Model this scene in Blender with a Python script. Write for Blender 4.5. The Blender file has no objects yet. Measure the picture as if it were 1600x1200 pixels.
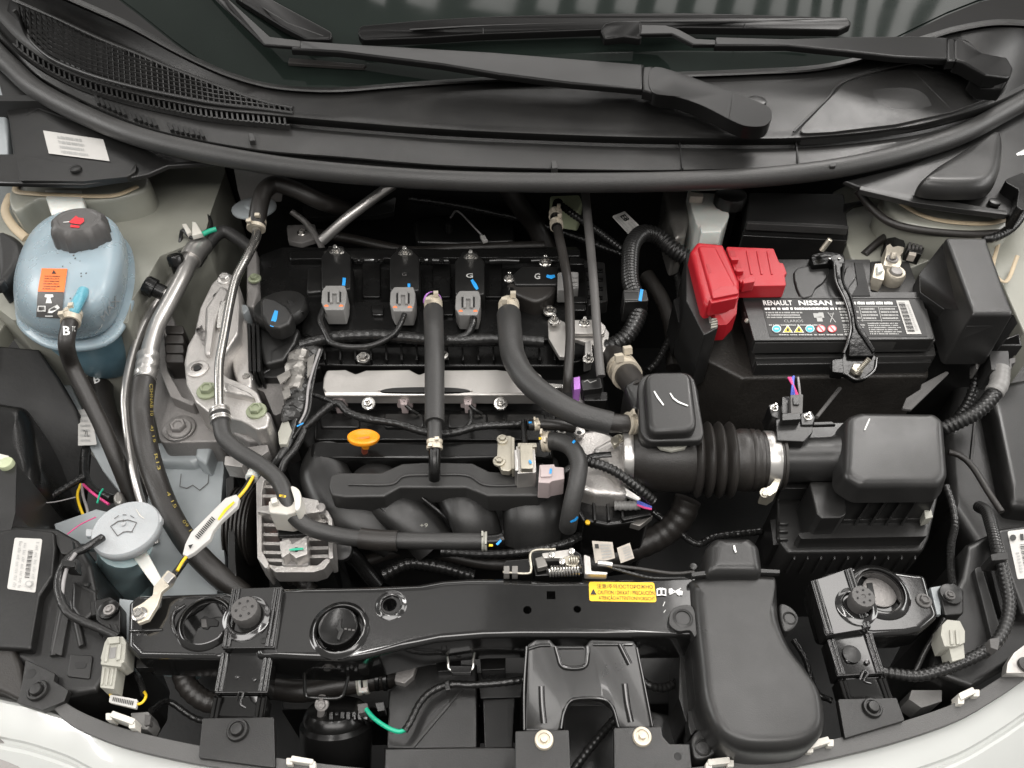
import bpy, bmesh, math, random
from mathutils import Vector as V, Matrix
from mathutils.bvhtree import BVHTree
R = math.radians
rnd = random.Random(7)
sc = bpy.context.scene
COL = sc.collection

# ------------------------------------------------------------------ camera
PITCH, DIST, F = R(48), 1.0, 1202.0
CAM = V((0, -DIST*math.cos(PITCH), DIST*math.sin(PITCH)))
cd = bpy.data.cameras.new('camera'); cam = bpy.data.objects.new('camera', cd); COL.objects.link(cam)
cam.location = CAM; cam.rotation_euler = (R(90)-PITCH, 0, 0)
cd.sensor_width = 36; cd.lens = F/1600*36; cd.clip_end = 100; cd.clip_start = .02
sc.camera = cam

# ------------------------------------------------------------------ light: workshop ceiling lamps, plus panels added for fill and sheen
w = bpy.data.worlds.new('World'); sc.world = w; w.use_nodes = True
nt = w.node_tree; nt.nodes.clear()
wo = nt.nodes.new('ShaderNodeOutputWorld'); bg = nt.nodes.new('ShaderNodeBackground')
tc = nt.nodes.new('ShaderNodeTexCoord'); sx = nt.nodes.new('ShaderNodeSeparateXYZ'); cr_ = nt.nodes.new('ShaderNodeValToRGB')
mp = nt.nodes.new('ShaderNodeMapRange'); mp.inputs[1].default_value = -1; mp.inputs[2].default_value = 1
nt.links.new(tc.outputs['Generated'], sx.inputs[0]); nt.links.new(sx.outputs['Z'], mp.inputs[0]); nt.links.new(mp.outputs[0], cr_.inputs[0])
e = cr_.color_ramp.elements
e[0].position = .44; e[0].color = (.10, .095, .09, 1)
e[1].position = .56; e[1].color = (.35, .342, .33, 1)
x = e.new(.85); x.color = (.42, .41, .395, 1)
nt.links.new(cr_.outputs[0], bg.inputs[0]); bg.inputs[1].default_value = 1.0
nt.links.new(bg.outputs[0], wo.inputs[0])
def lamp(x, y, z, sx_, sy_, e, rot=(0, 0, 0), col=(1, .968, .935)):
    l = bpy.data.lights.new('ceiling_or_fill_lamp', 'AREA'); l.shape = 'RECTANGLE'; l.size = sx_; l.size_y = sy_; l.energy = e; l.color = col
    o = bpy.data.objects.new('ceiling_or_fill_lamp', l); o.location = (x, y, z); o.rotation_euler = rot; COL.objects.link(o)
for lx in (-1.75, -.45, .45):
    lamp(lx, -.2, 2.0, .08, 1.2, 10)
lamp(1.70, 1.90, 2.05, .95, .8, 46)  # added panel, placed where the air box lid mirrors it
lamp(1.10, .45, 2.05, .95, .75, 15)  # added panel that brightens the top of the air scoop
lamp(-.75, .45, 2.05, 1.3, .7, 2)  # added panel for the sheen on the crossmember
lamp(.75, 2.15, 2.05, .4, .8, 4)  # added panel mirrored by the resonator lid
lamp(-1.9, 2.2, 2.05, .3, 1.2, 8)
lamp(0, 3.6, 2.05, 3.6, 1.2, 62)  # wide panel added to give the cowl flange and seal their sheen
for k in range(16):                       # added narrow lamps that put pale rib stripes into the windscreen reflection
    lamp(-.28+k*.165, 1.44, 2.1, .085, .5, .50, (0, 0, R(-14)))
for sx1 in (-1, 1):                         # panels added at either side to draw highlights along bevelled edges
    lamp(sx1*3.0, .3, 1.35, .55, 2.6, 42, (0, R(72)*sx1, 0), (1, .985, .96))
lamp(0, -1.3, 2.0, 2.8, .9, 60, (R(-22), 0, 0))  # added front fill, lifts diffuse tones without sheen on level surfaces
vs_ = sc.view_settings
sc.display_settings.display_device = 'sRGB'; vs_.view_transform = 'Standard'; vs_.look = 'None'; vs_.gamma = 1; vs_.exposure = 0
sc.render.engine = 'CYCLES'
sc.cycles.use_denoising = True
sc.cycles.max_bounces = 6; sc.cycles.transparent_max_bounces = 6
sc.cycles.caustics_reflective = False; sc.cycles.caustics_refractive = False
sc.cycles.sample_clamp_indirect = 4

# ------------------------------------------------------------------ places: a photo pixel seen at a real height
def ray(px, py):
    a, b = (px-800)/F, -(py-600)/F
    return V((a, b*math.sin(PITCH)+math.cos(PITCH), b*math.cos(PITCH)-math.sin(PITCH)))
def P(px, py, z):
    d = ray(px, py); return CAM + d*((z-CAM.z)/d.z)
def S(px, py, z):
    return ((z-CAM.z)/ray(px, py).z)/F

# ------------------------------------------------------------------ materials
def mat(name, col, rough=.5, metal=0., bump=0., bscale=200., var=.15, vscale=9., spec=.5, coat=0., sss=0., rv=.08, dust=0., trans=0., emis=None):
    m = bpy.data.materials.new(name); m.use_nodes = True
    n = m.node_tree.nodes; L = m.node_tree.links; b = n['Principled BSDF']
    if isinstance(col, (int, float)): col = (col, col*.985, col*.965)
    b.inputs['Metallic'].default_value = metal
    b.inputs['Specular IOR Level'].default_value = spec
    b.inputs['Coat Weight'].default_value = coat; b.inputs['Coat Roughness'].default_value = .06
    b.inputs['Transmission Weight'].default_value = trans
    if sss:
        b.inputs['Subsurface Weight'].default_value = sss; b.inputs['Subsurface Radius'].default_value = (.6, .9, 1.); b.inputs['Subsurface Scale'].default_value = .02
    t = n.new('ShaderNodeTexCoord')
    no = n.new('ShaderNodeTexNoise'); no.inputs['Scale'].default_value = vscale; no.inputs['Detail'].default_value = 6; no.inputs['Roughness'].default_value = .65
    L.new(t.outputs['Object'], no.inputs['Vector'])
    rp_ = n.new('ShaderNodeValToRGB'); rp_.color_ramp.elements[0].position = .3; rp_.color_ramp.elements[1].position = .7
    rp_.color_ramp.elements[0].color = (*[max(0, c*(1-var)) for c in col], 1); rp_.color_ramp.elements[1].color = (*[min(1, c*(1+var)) for c in col], 1)
    L.new(no.outputs['Fac'], rp_.inputs[0]); out = rp_.outputs[0]
    dust *= .35
    if dust:
        n2 = n.new('ShaderNodeTexNoise'); n2.inputs['Scale'].default_value = 420; n2.inputs['Detail'].default_value = 3
        n3 = n.new('ShaderNodeTexNoise'); n3.inputs['Scale'].default_value = 14; n3.inputs['Detail'].default_value = 4
        for q in (n2, n3): L.new(t.outputs['Object'], q.inputs['Vector'])
        mu = n.new('ShaderNodeMath'); mu.operation = 'MULTIPLY'; L.new(n2.outputs['Fac'], mu.inputs[0]); L.new(n3.outputs['Fac'], mu.inputs[1])
        mr = n.new('ShaderNodeMapRange'); mr.inputs[1].default_value = .22; mr.inputs[2].default_value = .42; mr.inputs[4].default_value = dust
        L.new(mu.outputs[0], mr.inputs[0])
        mx = n.new('ShaderNodeMixRGB'); mx.inputs[2].default_value = (.30, .28, .25, 1); L.new(mr.outputs[0], mx.inputs[0]); L.new(out, mx.inputs[1]); out = mx.outputs[0]
    L.new(out, b.inputs['Base Color'])
    r2 = n.new('ShaderNodeMapRange'); r2.inputs[3].default_value = max(.03, rough-rv); r2.inputs[4].default_value = min(1, rough+rv); r2.inputs[1].default_value = .3; r2.inputs[2].default_value = .7
    L.new(no.outputs['Fac'], r2.inputs[0]); L.new(r2.outputs[0], b.inputs['Roughness'])
    if bump:
        bn = n.new('ShaderNodeTexNoise'); bn.inputs['Scale'].default_value = bscale; bn.inputs['Detail'].default_value = 3
        L.new(t.outputs['Object'], bn.inputs['Vector'])
        bp = n.new('ShaderNodeBump'); bp.inputs['Strength'].default_value = bump; bp.inputs['Distance'].default_value = .0015
        L.new(bn.outputs['Fac'], bp.inputs['Height']); L.new(bp.outputs[0], b.inputs['Normal'])
    return m
M = dict(
    cowl=mat('cowl_plastic', .013, .40, bump=.12, bscale=900, dust=.06, var=.08),
    plastic=mat('black_plastic', .007, .34, bump=.07, bscale=700, dust=.05),
    plast2=mat('grained_plastic', .013, .36, bump=.10, bscale=900, dust=.05),
    box=mat('air_box_plastic', .016, .35, rv=.1, bump=.07, bscale=1100, dust=.04, var=.06),
    shiny=mat('smooth_black_plastic', .006, .24, bump=.03, bscale=300, spec=.36),
    gloss=mat('gloss_black_paint', .007, .14, bump=.04, bscale=120, coat=.6, rv=.05, dust=.02),
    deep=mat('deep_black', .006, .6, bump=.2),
    rubber=mat('black_rubber', (.017, .015, .0135), .42, bump=.2, bscale=600, dust=.06),
    rubber2=mat('grey_rubber_hose', .027, .46, bump=.25, bscale=500, dust=.08),
    tape=mat('wrinkled_tape', .012, .27, bump=.9, bscale=110),
    conduit=mat('conduit_plastic', .012, .3, bump=.1),
    alu=mat('cast_aluminium', (.50, .48, .46), .36, .75, bump=.5, bscale=380, var=.12),
    alud=mat('dull_cast_aluminium', (.25, .238, .23), .5, .45, bump=.5, bscale=300, var=.18),
    alup=mat('drawn_aluminium', (.55, .535, .515), .30, .85, rv=.04, var=.06),
    steel=mat('bright_steel', (.54, .525, .50), .2, .95, rv=.03, var=.05),
    shield=mat('brushed_shield', (.52, .50, .475), .36, .75, bump=.15, bscale=150, var=.06),
    zinc=mat('zinc_plated_steel', (.46, .43, .36), .35, .8, bump=.2, bscale=200, var=.2),
    gbolt=mat('olive_bolt_coating', (.28, .31, .21), .4, .4, bump=.2),
    brass=mat('tinned_terminal', (.60, .55, .46), .42, .6, bump=.6, bscale=180, var=.25),
    beige=mat('beige_spring_steel', (.58, .52, .42), .4, .3, var=.15),
    white=mat('white_plastic', (.56, .54, .49), .4, sss=.1),
    grey=mat('grey_connector_plastic', (.19, .186, .18), .45, bump=.1, bscale=500),
    pgrey=mat('pale_connector_plastic', (.33, .325, .285), .42, bump=.1, bscale=500),
    pink=mat('pinkish_connector_plastic', (.40, .335, .33), .42),
    cap=mat('washer_cap_plastic', (.36, .375, .385), .45, bump=.25, bscale=700, sss=.15),
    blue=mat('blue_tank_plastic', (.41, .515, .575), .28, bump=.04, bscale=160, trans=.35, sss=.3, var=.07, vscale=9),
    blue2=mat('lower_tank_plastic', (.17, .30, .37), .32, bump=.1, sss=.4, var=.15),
    clampb=mat('clamp_black', .004, .22, spec=.2, rv=.05, bump=.6, bscale=90),
    wraptape=mat('crumpled_tape', .035, .22, bump=1., bscale=75, rv=.1),
    wiper=mat('wiper_black', .0035, .33, spec=.2, var=.05, rv=.02),
    coolant=mat('coolant', (.10, .26, .32), .3, sss=.5),
    blued=mat('coolant_blue', (.12, .34, .42), .3, sss=.5),
    teal=mat('washer_tank_plastic', (.38, .50, .52), .4, sss=.4),
    tankw=mat('cloudy_tank_plastic', (.66, .68, .64), .35, sss=.5, var=.12),
    red=mat('red_plastic', (.35, .011, .018), .40, bump=.12, bscale=500, var=.06),
    body=mat('primer_grey_paint', (.25, .25, .215), .38, coat=.2, bump=.05, bscale=60, dust=.1, var=.1),
    bodyb=mat('grey_blue_paint', (.30, .325, .335), .38, coat=.2, bump=.05, bscale=60, dust=.1, var=.1),
    sealer=mat('beige_seam_sealer', (.42, .34, .23), .55, bump=.6, bscale=120),
    paint=mat('white_body_paint', (.45, .46, .445), .2, coat=.8, var=.02, rv=.03),
    trim=mat('grey_trim_plastic', .07, .42, bump=.2, bscale=900, var=.06),
    paper=mat('white_paper', (.47, .46, .44), .5, var=.06),
    oldpaper=mat('grubby_paper', (.44, .40, .35), .6, var=.2, vscale=40),
    ink=mat('black_ink', .012, .5),
    winkl=mat('white_ink', (.72, .72, .70), .5),
    gink=mat('grey_ink', (.34, .34, .33), .5),
    redp=mat('red_ink', (.55, .02, .03), .45), bluep=mat('blue_marker', (.02, .27, .66), .45), greenp=mat('green_marker', (.02, .36, .22), .5),
    orange=mat('orange_sticker', (.80, .17, .035), .5), dip=mat('orange_plastic', (.85, .30, .012), .35, sss=.1),
    yellow=mat('yellow_sticker', (.80, .47, .015), .42), ywire=mat('yellow_wire', (.72, .48, .02), .4),
    pinkw=mat('pink_wire', (.66, .06, .22), .4), purple=mat('purple_clip', (.42, .16, .55), .4), greenw=mat('green_wire', (.01, .36, .21), .35),
    bwire=mat('blue_wire', (.08, .12, .5), .4), gwire=mat('grey_wire', (.25, .24, .24), .4), paleg=mat('pale_green_plastic', (.42, .46, .30), .4),
    bicon=mat('blue_icon', (.03, .38, .66), .45), yicon=mat('yellow_icon', (.75, .55, .03), .45), ricon=mat('pink_icon', (.75, .42, .42), .45),
    glass=mat('windscreen_glass', (.010, .014, .012), .06, spec=.3, rv=.02, var=.05),
    foil=mat('wrinkled_foil', (.24, .23, .215), .32, .6, bump=1., bscale=60),
    copper=mat('copper_winding', (.28, .07, .04), .4, .5),
    floor=mat('dark_floor', .02, .8),
)

# ------------------------------------------------------------------ objects
WL = {}
def wl(o): return WL[o.name] if o is not None else V((0, 0, 0))
def tag(o, label, cat, group=None):
    o['label'] = label; o['category'] = cat
    if group: o['group'] = group
    return o
def T(name, label, cat, px, py, z, group=None):
    o = bpy.data.objects.new(name, None); COL.objects.link(o); o.empty_display_size = .02
    o.location = P(px, py, z); WL[o.name] = V(o.location); return tag(o, label, cat, group)
def mk(name, vs, fs, m, par=None, ang=42, smooth=True, tagd=None, kind=None):
    vs = [V(v) for v in vs]
    lo = V([min(v[i] for v in vs) for i in range(3)]); hi = V([max(v[i] for v in vs) for i in range(3)])
    o_ = V(((lo.x+hi.x)/2, (lo.y+hi.y)/2, lo.z if par is None else (lo.z+hi.z)/2))
    me = bpy.data.meshes.new(name); me.from_pydata([v-o_ for v in vs], [], fs)
    b = bmesh.new(); b.from_mesh(me); bmesh.ops.recalc_face_normals(b, faces=b.faces); b.to_mesh(me); b.free()
    if smooth:
        me.shade_smooth(); me.set_sharp_from_angle(angle=R(ang))
    if par is not None and name in ('vent_grille', 'lower_vent_rack', 'vent_teeth'): kind = 'stuff'
    me.materials.append(M[m] if isinstance(m, str) else m)
    ob = bpy.data.objects.new(name, me); COL.objects.link(ob); WL[ob.name] = o_
    ob.location = o_ - wl(par)
    if par is not None: ob.parent = par
    if tagd: tag(ob, *tagd)
    if kind: ob['kind'] = kind
    return ob
def fillet(pts, r, n=4):
    """round the corners of a pixel polygon; a point may carry its own radius as ('r', value) in 4th place"""
    out = []; N = len(pts)
    for i, p in enumerate(pts):
        a, c = pts[i-1], pts[(i+1) % N]
        A = V((a[0]-p[0], a[1]-p[1])); C = V((c[0]-p[0], c[1]-p[1]))
        la, lc = A.length, C.length
        if la < 1e-6 or lc < 1e-6: continue
        A /= la; C /= lc
        ang = math.acos(max(-1, min(1, A.dot(C))))
        if ang > R(168) or r <= 0: out.append(tuple(p)); continue
        t = min(r/max(.05, math.tan(ang/2)), la*.48, lc*.48)
        z = p[2] if len(p) > 2 else None
        for k in range(n+1):
            u = k/n
            q = V((p[0], p[1])) + A*t*(1-u)**2 + C*t*u**2
            if z is None: out.append((q.x, q.y))
            else:
                zz = z + (a[2]-z)*(t*(1-u)**2/la) + (c[2]-z)*(t*u**2/lc); out.append((q.x, q.y, zz))
    return out
def smoothpoly(pts, n=5, closed=True):
    out = []; N = len(pts); d = len(pts[0])
    for i in range(N if closed else N-1):
        g = lambda k: pts[k % N] if closed else pts[max(0, min(N-1, k))]
        p0, p1, p2, p3 = g(i-1), g(i), g(i+1), g(i+2)
        for k in range(n):
            t = k/n
            out.append(tuple(.5*((2*p1[j])+(-p0[j]+p2[j])*t+(2*p0[j]-5*p1[j]+4*p2[j]-p3[j])*t*t+(-p0[j]+3*p1[j]-3*p2[j]+p3[j])*t**3) for j in range(d)))
    if not closed: out.append(tuple(pts[-1]))
    return out
def offs(poly, d):
    """inward offset of a world polygon in xy by mitred vertex normals"""
    N = len(poly); area = sum(poly[i].x*poly[(i+1) % N].y-poly[(i+1) % N].x*poly[i].y for i in range(N))
    s = 1 if area > 0 else -1; out = []
    for i in range(N):
        a, p, c = poly[i-1], poly[i], poly[(i+1) % N]
        e1 = V((p.x-a.x, p.y-a.y)); e2 = V((c.x-p.x, c.y-p.y))
        if e1.length < 1e-9: e1 = e2
        if e2.length < 1e-9: e2 = e1
        e1.normalize(); e2.normalize()
        n1 = V((-e1.y, e1.x))*s; n2 = V((-e2.y, e2.x))*s
        nn = n1+n2
        if nn.length < 1e-6: nn = n1
        nn.normalize(); k = 1/max(.45, nn.dot(n1))
        out.append(V((p.x+nn.x*d*k, p.y+nn.y*d*k, p.z)))
    return out
def star_offs(poly, d):
    """inward offset that slides each corner towards the middle, so wide roundings never cross"""
    c = sum((p for p in poly), V())/len(poly); nn = offs(poly, 1e-4); out = []
    for p, q in zip(poly, nn):
        n = V(((q.x-p.x), (q.y-p.y))); k = n.length/1e-4; n.normalize(); r_ = V((c.x-p.x, c.y-p.y)); g_ = r_.dot(n)
        if g_ <= 1e-5: return None
        f = min(.9, d/g_); out.append(V((p.x+r_.x*f, p.y+r_.y*f, p.z)))
    return out
def prism(name, pts, zt, zb, m, par=None, r=0, w=.002, h=None, seg=3, flare=0., th=None, tagd=None, kind=None, ang=42, sm=0, world=False):
    """solid with a rounded top edge: outline given at its top height, walls down to zb (or th below the top)"""
    if r: pts = fillet(pts, r)
    if sm: pts = smoothpoly(pts, sm)
    if world: base = [V(p) for p in pts]
    else: base = [P(p[0], p[1], p[2] if len(p) > 2 else zt) for p in pts]
    h = w if h is None else h
    N = len(base); rings = []
    def inset(dd, star): return (star_offs(base, dd) if star else None) or offs(base, dd)
    star = w >= .004
    for _ in range(9):                      # keep the rounding small enough not to fold over itself
        if w <= 0: break
        q = inset(w*1.3, star); bad = False
        for i in range(N):
            k = (i+1) % N; a_, b_ = base[k]-base[i], q[k]-q[i]
            if a_.x*b_.x+a_.y*b_.y <= 0: bad = True; break
        if not bad: break
        w *= .72; h *= .85
    bot = offs(base, -flare) if flare else [V(p) for p in base]
    for p, q in zip(bot, base): p.z = (q.z-th) if th is not None else zb
    rings.append(bot)
    if w > 0:
        for k in range(seg+1):
            a = k/seg*math.pi/2
            of = inset(w*(1-math.cos(a)), star)
            rings.append([V((p.x, p.y, p.z-h*(1-math.sin(a)))) for p in of])
        of = inset(w*1.3, star)
        rings.append([V(p) for p in of])
    else: rings.append(base)
    vs = [p for rg in rings for p in rg]; fs = []
    for j in range(len(rings)-1):
        for i in range(N):
            k = (i+1) % N
            fs.append((j*N+i, j*N+k, (j+1)*N+k, (j+1)*N+i))
    fs.append(tuple(range(N))[::-1]); fs.append(tuple((len(rings)-1)*N+i for i in range(N)))
    return mk(name, vs, fs, m, par, tagd=tagd, kind=kind, ang=ang)
def plate(name, pts, m, par=None, z=0, th=.002, r=0, w=.0006, **k): return prism(name, pts, z, None, m, par, r=r, w=w, th=th, **k)
def crom(pts, rad, n):
    out, ro = [], []
    N = len(pts)
    for i in range(N-1):
        p0, p1, p2, p3 = pts[max(0, i-1)], pts[i], pts[i+1], pts[min(N-1, i+2)]
        if i == 0: p0 = p1*2-p2
        if i == N-2: p3 = p2*2-p1
        for k in range(n):
            t = k/n
            out.append(.5*((p1*2)+(p2-p0)*t+(p0*2-p1*5+p2*4-p3)*t*t+(p1*3-p0-p2*3+p3)*t**3)); ro.append(rad[i]*(1-t)+rad[i+1]*t)
    out.append(pts[-1]); ro.append(rad[-1]); return out, ro
def sweep(pts, rad, seg=12, cap=True, flat=1.):
    N = len(pts); vs, fs = [], []
    t = [(pts[min(N-1, i+1)]-pts[max(0, i-1)]).normalized() for i in range(N)]
    u = t[0].orthogonal().normalized() if abs(t[0].z) > .9 else V((0, 0, 1)).cross(t[0]).normalized()
    for i in range(N):
        u = (u-t[i]*u.dot(t[i])).normalized(); v = t[i].cross(u)
        for k in range(seg):
            a = 2*math.pi*k/seg
            vs.append(pts[i]+u*(math.cos(a)*rad[i])+v*(math.sin(a)*rad[i]*flat))
    for i in range(N-1):
        for k in range(seg):
            q = (k+1) % seg
            fs.append((i*seg+k, i*seg+q, (i+1)*seg+q, (i+1)*seg+k))
    if cap: fs += [tuple(range(seg))[::-1], tuple((N-1)*seg+k for k in range(seg))]
    return vs, fs
def tube(name, pts, r, m, par=None, n=7, seg=12, ribs=None, tagd=None, flat=1., straight=False):
    """pipe along photo points (px, py, z[, radius px]); ribs = (pitch in m, depth) makes it a corrugated conduit"""
    w3 = [P(p[0], p[1], p[2]) for p in pts]
    rad = [(p[3] if len(p) > 3 else r)*S(p[0], p[1], p[2]) for p in pts]
    if not straight: w3, rad = crom(w3, rad, n)
    if ribs:
        L = [0]
        for a, b in zip(w3, w3[1:]): L.append(L[-1]+(b-a).length)
        k = max(4, int(L[-1]/ribs[0]*4)); q, qr, j = [], [], 0
        for i in range(k+1):
            s = L[-1]*i/k
            while j < len(L)-2 and L[j+1] < s: j += 1
            t = (s-L[j])/max(1e-9, L[j+1]-L[j]); q.append(w3[j].lerp(w3[j+1], t)); qr.append((rad[j]*(1-t)+rad[j+1]*t)*(1 if i % 4 in (0, 1) else 1-ribs[1]))
        w3, rad = q, qr
    vs, fs = sweep(w3, rad, seg, flat=flat)
    return mk(name, vs, fs, m, par, tagd=tagd, ang=50)
def lathe_geo(o, ax, prof, seg=24, mod=None):
    ax = V(ax).normalized(); u = ax.orthogonal().normalized() if abs(ax.z) < .95 else (V((1, 0, 0))-ax*ax.x).normalized(); v = ax.cross(u)
    vs, fs = [], []
    for j, (r, h) in enumerate(prof):
        for k in range(seg):
            a = 2*math.pi*k/seg; rr = r*(mod(a, j) if mod else 1)
            vs.append(o+ax*h+u*(math.cos(a)*rr)+v*(math.sin(a)*rr))
    for j in range(len(prof)-1):
        for k in range(seg):
            q = (k+1) % seg; fs.append((j*seg+k, j*seg+q, (j+1)*seg+q, (j+1)*seg+k))
    fs += [tuple(range(seg))[::-1], tuple((len(prof)-1)*seg+k for k in range(seg))]
    return vs, fs
def lathe(name, o, ax, prof, m, par=None, seg=24, mod=None, tagd=None, ang=38):
    vs, fs = lathe_geo(o, ax, prof, seg, mod); return mk(name, vs, fs, m, par, tagd=tagd, ang=ang)
def cyl(name, px, py, z, r, h, m, par=None, ax=(0, 0, 1), bev=.12, seg=24, tagd=None, mod=None):
    """short cylinder: r and h in photo pixels at that place, standing on (px, py, z) along ax"""
    s = S(px, py, z); r *= s; h *= s; b = min(r, h)*bev*2
    return lathe(name, P(px, py, z), ax, [(r, 0), (r, h-b), (r-b*.3, h-b*.3), (r-b, h)], m, par, seg, mod, tagd)
def joinmesh(parts):
    vs, fs = [], []
    for a, b in parts:
        o = len(vs); vs += a; fs += [tuple(i+o for i in f) for f in b]
    return vs, fs
def bolt(par, px, py, z, r, m='steel', ax=(0, 0, 1), stud=False, name='bolt'):
    s = S(px, py, z)*r; o = P(px, py, z); ax = V(ax).normalized()
    g = [lathe_geo(o, ax, [(s, -.001), (s, s*.18), (s*.93, s*.26), (s*.7, s*.3)], 18)]
    g.append(lathe_geo(o, ax, [(s*.66, s*.1), (s*.66, s*.62), (s*.58, s*.74)] + ([] if not stud else []) + [(s*.4, s*.74), (s*.34, s*.62)], 6))
    if stud: g.append(lathe_geo(o, ax, [(s*.3, s*.5), (s*.3, s*1.5), (s*.22, s*1.6)], 10))
    return mk(name, *joinmesh(g), m, par, ang=30)
def bvh(*obs):
    bpy.context.view_layer.update(); vs, fs = [], []
    for o in obs:
        k = len(vs); vs += [o.matrix_world @ v.co for v in o.data.vertices]; fs += [tuple(i+k for i in f.vertices) for f in o.data.polygons]
    return BVHTree.FromPolygons(vs, fs)
def hit(b, px, py, off=.0006):
    d = ray(px, py).normalized(); h = b.ray_cast(CAM, d)
    if h[0] is None: return None
    n = h[1] if h[1].dot(d) < 0 else -h[1]
    return h[0]+n*off
def place(q, u, v, on=None, z=0, off=.0006):
    """a point of a photo quad TL, TR, BR, BL: on a surface (bvh) or at the height z of its corners"""
    a, b, c, d = q
    def mix(i): return (a[i]*(1-u)+b[i]*u)*(1-v)+(d[i]*(1-u)+c[i]*u)*v
    px, py = mix(0), mix(1)
    if on is not None:
        h = hit(on, px, py, off)
        if h is not None: return h
    zz = mix(2) if len(a) > 2 else z
    return P(px, py, zz+off)
def decal(name, q, m, par, on=None, z=0, n=(6, 6), off=.0005):
    vs = [place(q, i/n[0], j/n[1], on, z, off) for j in range(n[1]+1) for i in range(n[0]+1)]; k = n[0]+1
    fs = [(j*k+i, j*k+i+1, (j+1)*k+i+1, (j+1)*k+i) for j in range(n[1]) for i in range(n[0])]
    return mk(name, vs, fs, m, par)
def text(s, q, m, par, on=None, z=0, off=.0009, name='lettering', bold=0.):
    c = bpy.data.curves.new('t', 'FONT'); c.body = s; c.resolution_u = 2; c.offset = bold
    o = bpy.data.objects.new('t', c); COL.objects.link(o)
    dg = bpy.context.evaluated_depsgraph_get(); me = bpy.data.meshes.new_from_object(o.evaluated_get(dg))
    co = [v.co.copy() for v in me.vertices]; fs = [tuple(f.vertices) for f in me.polygons]
    bpy.data.objects.remove(o); bpy.data.curves.remove(c); bpy.data.meshes.remove(me)
    if not co: return None
    x0, x1 = min(v.x for v in co), max(v.x for v in co); y0, y1 = min(v.y for v in co), max(v.y for v in co)
    vs = [place(q, (v.x-x0)/(x1-x0), 1-(v.y-y0)/(y1-y0+1e-9), on, z, off) for v in co]
    return mk(name, vs, fs, m, par, smooth=False)
def sub(q, u0, v0, u1, v1):
    a, b, c, d = q
    def at(u, v): return tuple((a[i]*(1-u)+b[i]*u)*(1-v)+(d[i]*(1-u)+c[i]*u)*v for i in range(len(a)))
    return [at(u0, v0), at(u1, v0), at(u1, v1), at(u0, v1)]
def bars(q, rects, m, par, on=None, z=0, off=.0009, name='print'):
    vs, fs = [], []
    for u0, v0, u1, v1 in rects:
        k = len(vs); vs += [place(q, *p, on, z, off) for p in ((u0, v0), (u1, v0), (u1, v1), (u0, v1))]; fs.append((k, k+1, k+2, k+3))
    return mk(name, vs, fs, m, par, smooth=False)
def scribble(q, rows, m, par, on=None, z=0, fill=.62, seed=1, name='print', span=(.04, .96), off=.0009):
    """print too small to read in the photograph: rows of letter-sized marks"""
    g = random.Random(seed); rc = []
    for j in range(rows):
        v0 = (j+.2)/rows; v1 = v0+fill/rows; u = span[0]; end = span[1]-g.random()*.25*(span[1]-span[0])
        while u < end:
            wd = (.012+g.random()*.03)*(span[1]-span[0]); rc.append((u, v0+g.random()*.12/rows, min(u+wd, span[1]), v1)); u += wd+.006+(.02 if g.random() < .2 else 0)
    return bars(q, rc, m, par, on, z, name=name, off=off)
def barcode(q, m, par, on=None, z=0, n=26, seed=2, vert=False):
    g = random.Random(seed); rc = []; u = .02
    while u < .97:
        wd = g.choice((.4, .8, 1.3))/n
        rc.append((u, 0, min(.98, u+wd), 1) if not vert else (0, u, 1, min(.98, u+wd))); u += wd+g.choice((.35, .6, 1.))/n
    return bars(q, rc, m, par, on, z, name='barcode')
def stroke(par, pts, wpx, m, z=0, on=None, name='paint_mark'):
    q = []
    for i, p in enumerate(pts):
        a, c = pts[max(0, i-1)], pts[min(len(pts)-1, i+1)]; t = V((c[0]-a[0], c[1]-a[1])).normalized(); n = V((-t.y, t.x))*wpx/2*(1 if 0 < i < len(pts)-1 else .7)
        q.append(((p[0]+n.x, p[1]+n.y), (p[0]-n.x, p[1]-n.y)))
    vs = []
    for pr in q:
        for x, y in pr:
            h = hit(on, x, y, .0008) if on is not None else None
            vs.append(h if h is not None else P(x, y, z+.0008))
    return mk(name, vs, [(2*i, 2*i+1, 2*i+3, 2*i+2) for i in range(len(pts)-1)], m, par, smooth=False)
def bore(ob, cutters):
    """cut holes or recesses: cutters are (px, py, z, radius px, depth m, sides, turn)"""
    for px, py, z, r, dep, sides, turn in cutters:
        s = S(px, py, z)*r; o = P(px, py, z); c = []
        for h in (-dep, .02):
            for k in range(sides):
                a = 2*math.pi*k/sides+turn; c.append(o+V((math.cos(a)*s, math.sin(a)*s, h)))
        fs = [(k, (k+1) % sides, sides+(k+1) % sides, sides+k) for k in range(sides)]+[tuple(range(sides))[::-1], tuple(range(sides, 2*sides))]
        cu = mk('cut', c, fs, 'deep', smooth=False)
        md = ob.modifiers.new('b', 'BOOLEAN'); md.object = cu; md.operation = 'DIFFERENCE'; md.solver = 'EXACT'
        dg = bpy.context.evaluated_depsgraph_get(); me = bpy.data.meshes.new_from_object(ob.evaluated_get(dg))
        ob.modifiers.clear(); ob.data = me; cm = cu.data; bpy.data.objects.remove(cu); bpy.data.meshes.remove(cm)
        me.shade_smooth(); me.set_sharp_from_angle(angle=R(35))
def copy_tree(o, delta, par=None):
    c = o.copy(); COL.objects.link(c); c.parent = par
    if par is None: c.location = o.location+delta; WL[c.name] = WL[o.name]+delta
    for ch in list(o.children): copy_tree(ch, delta, c)
    return c
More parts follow.
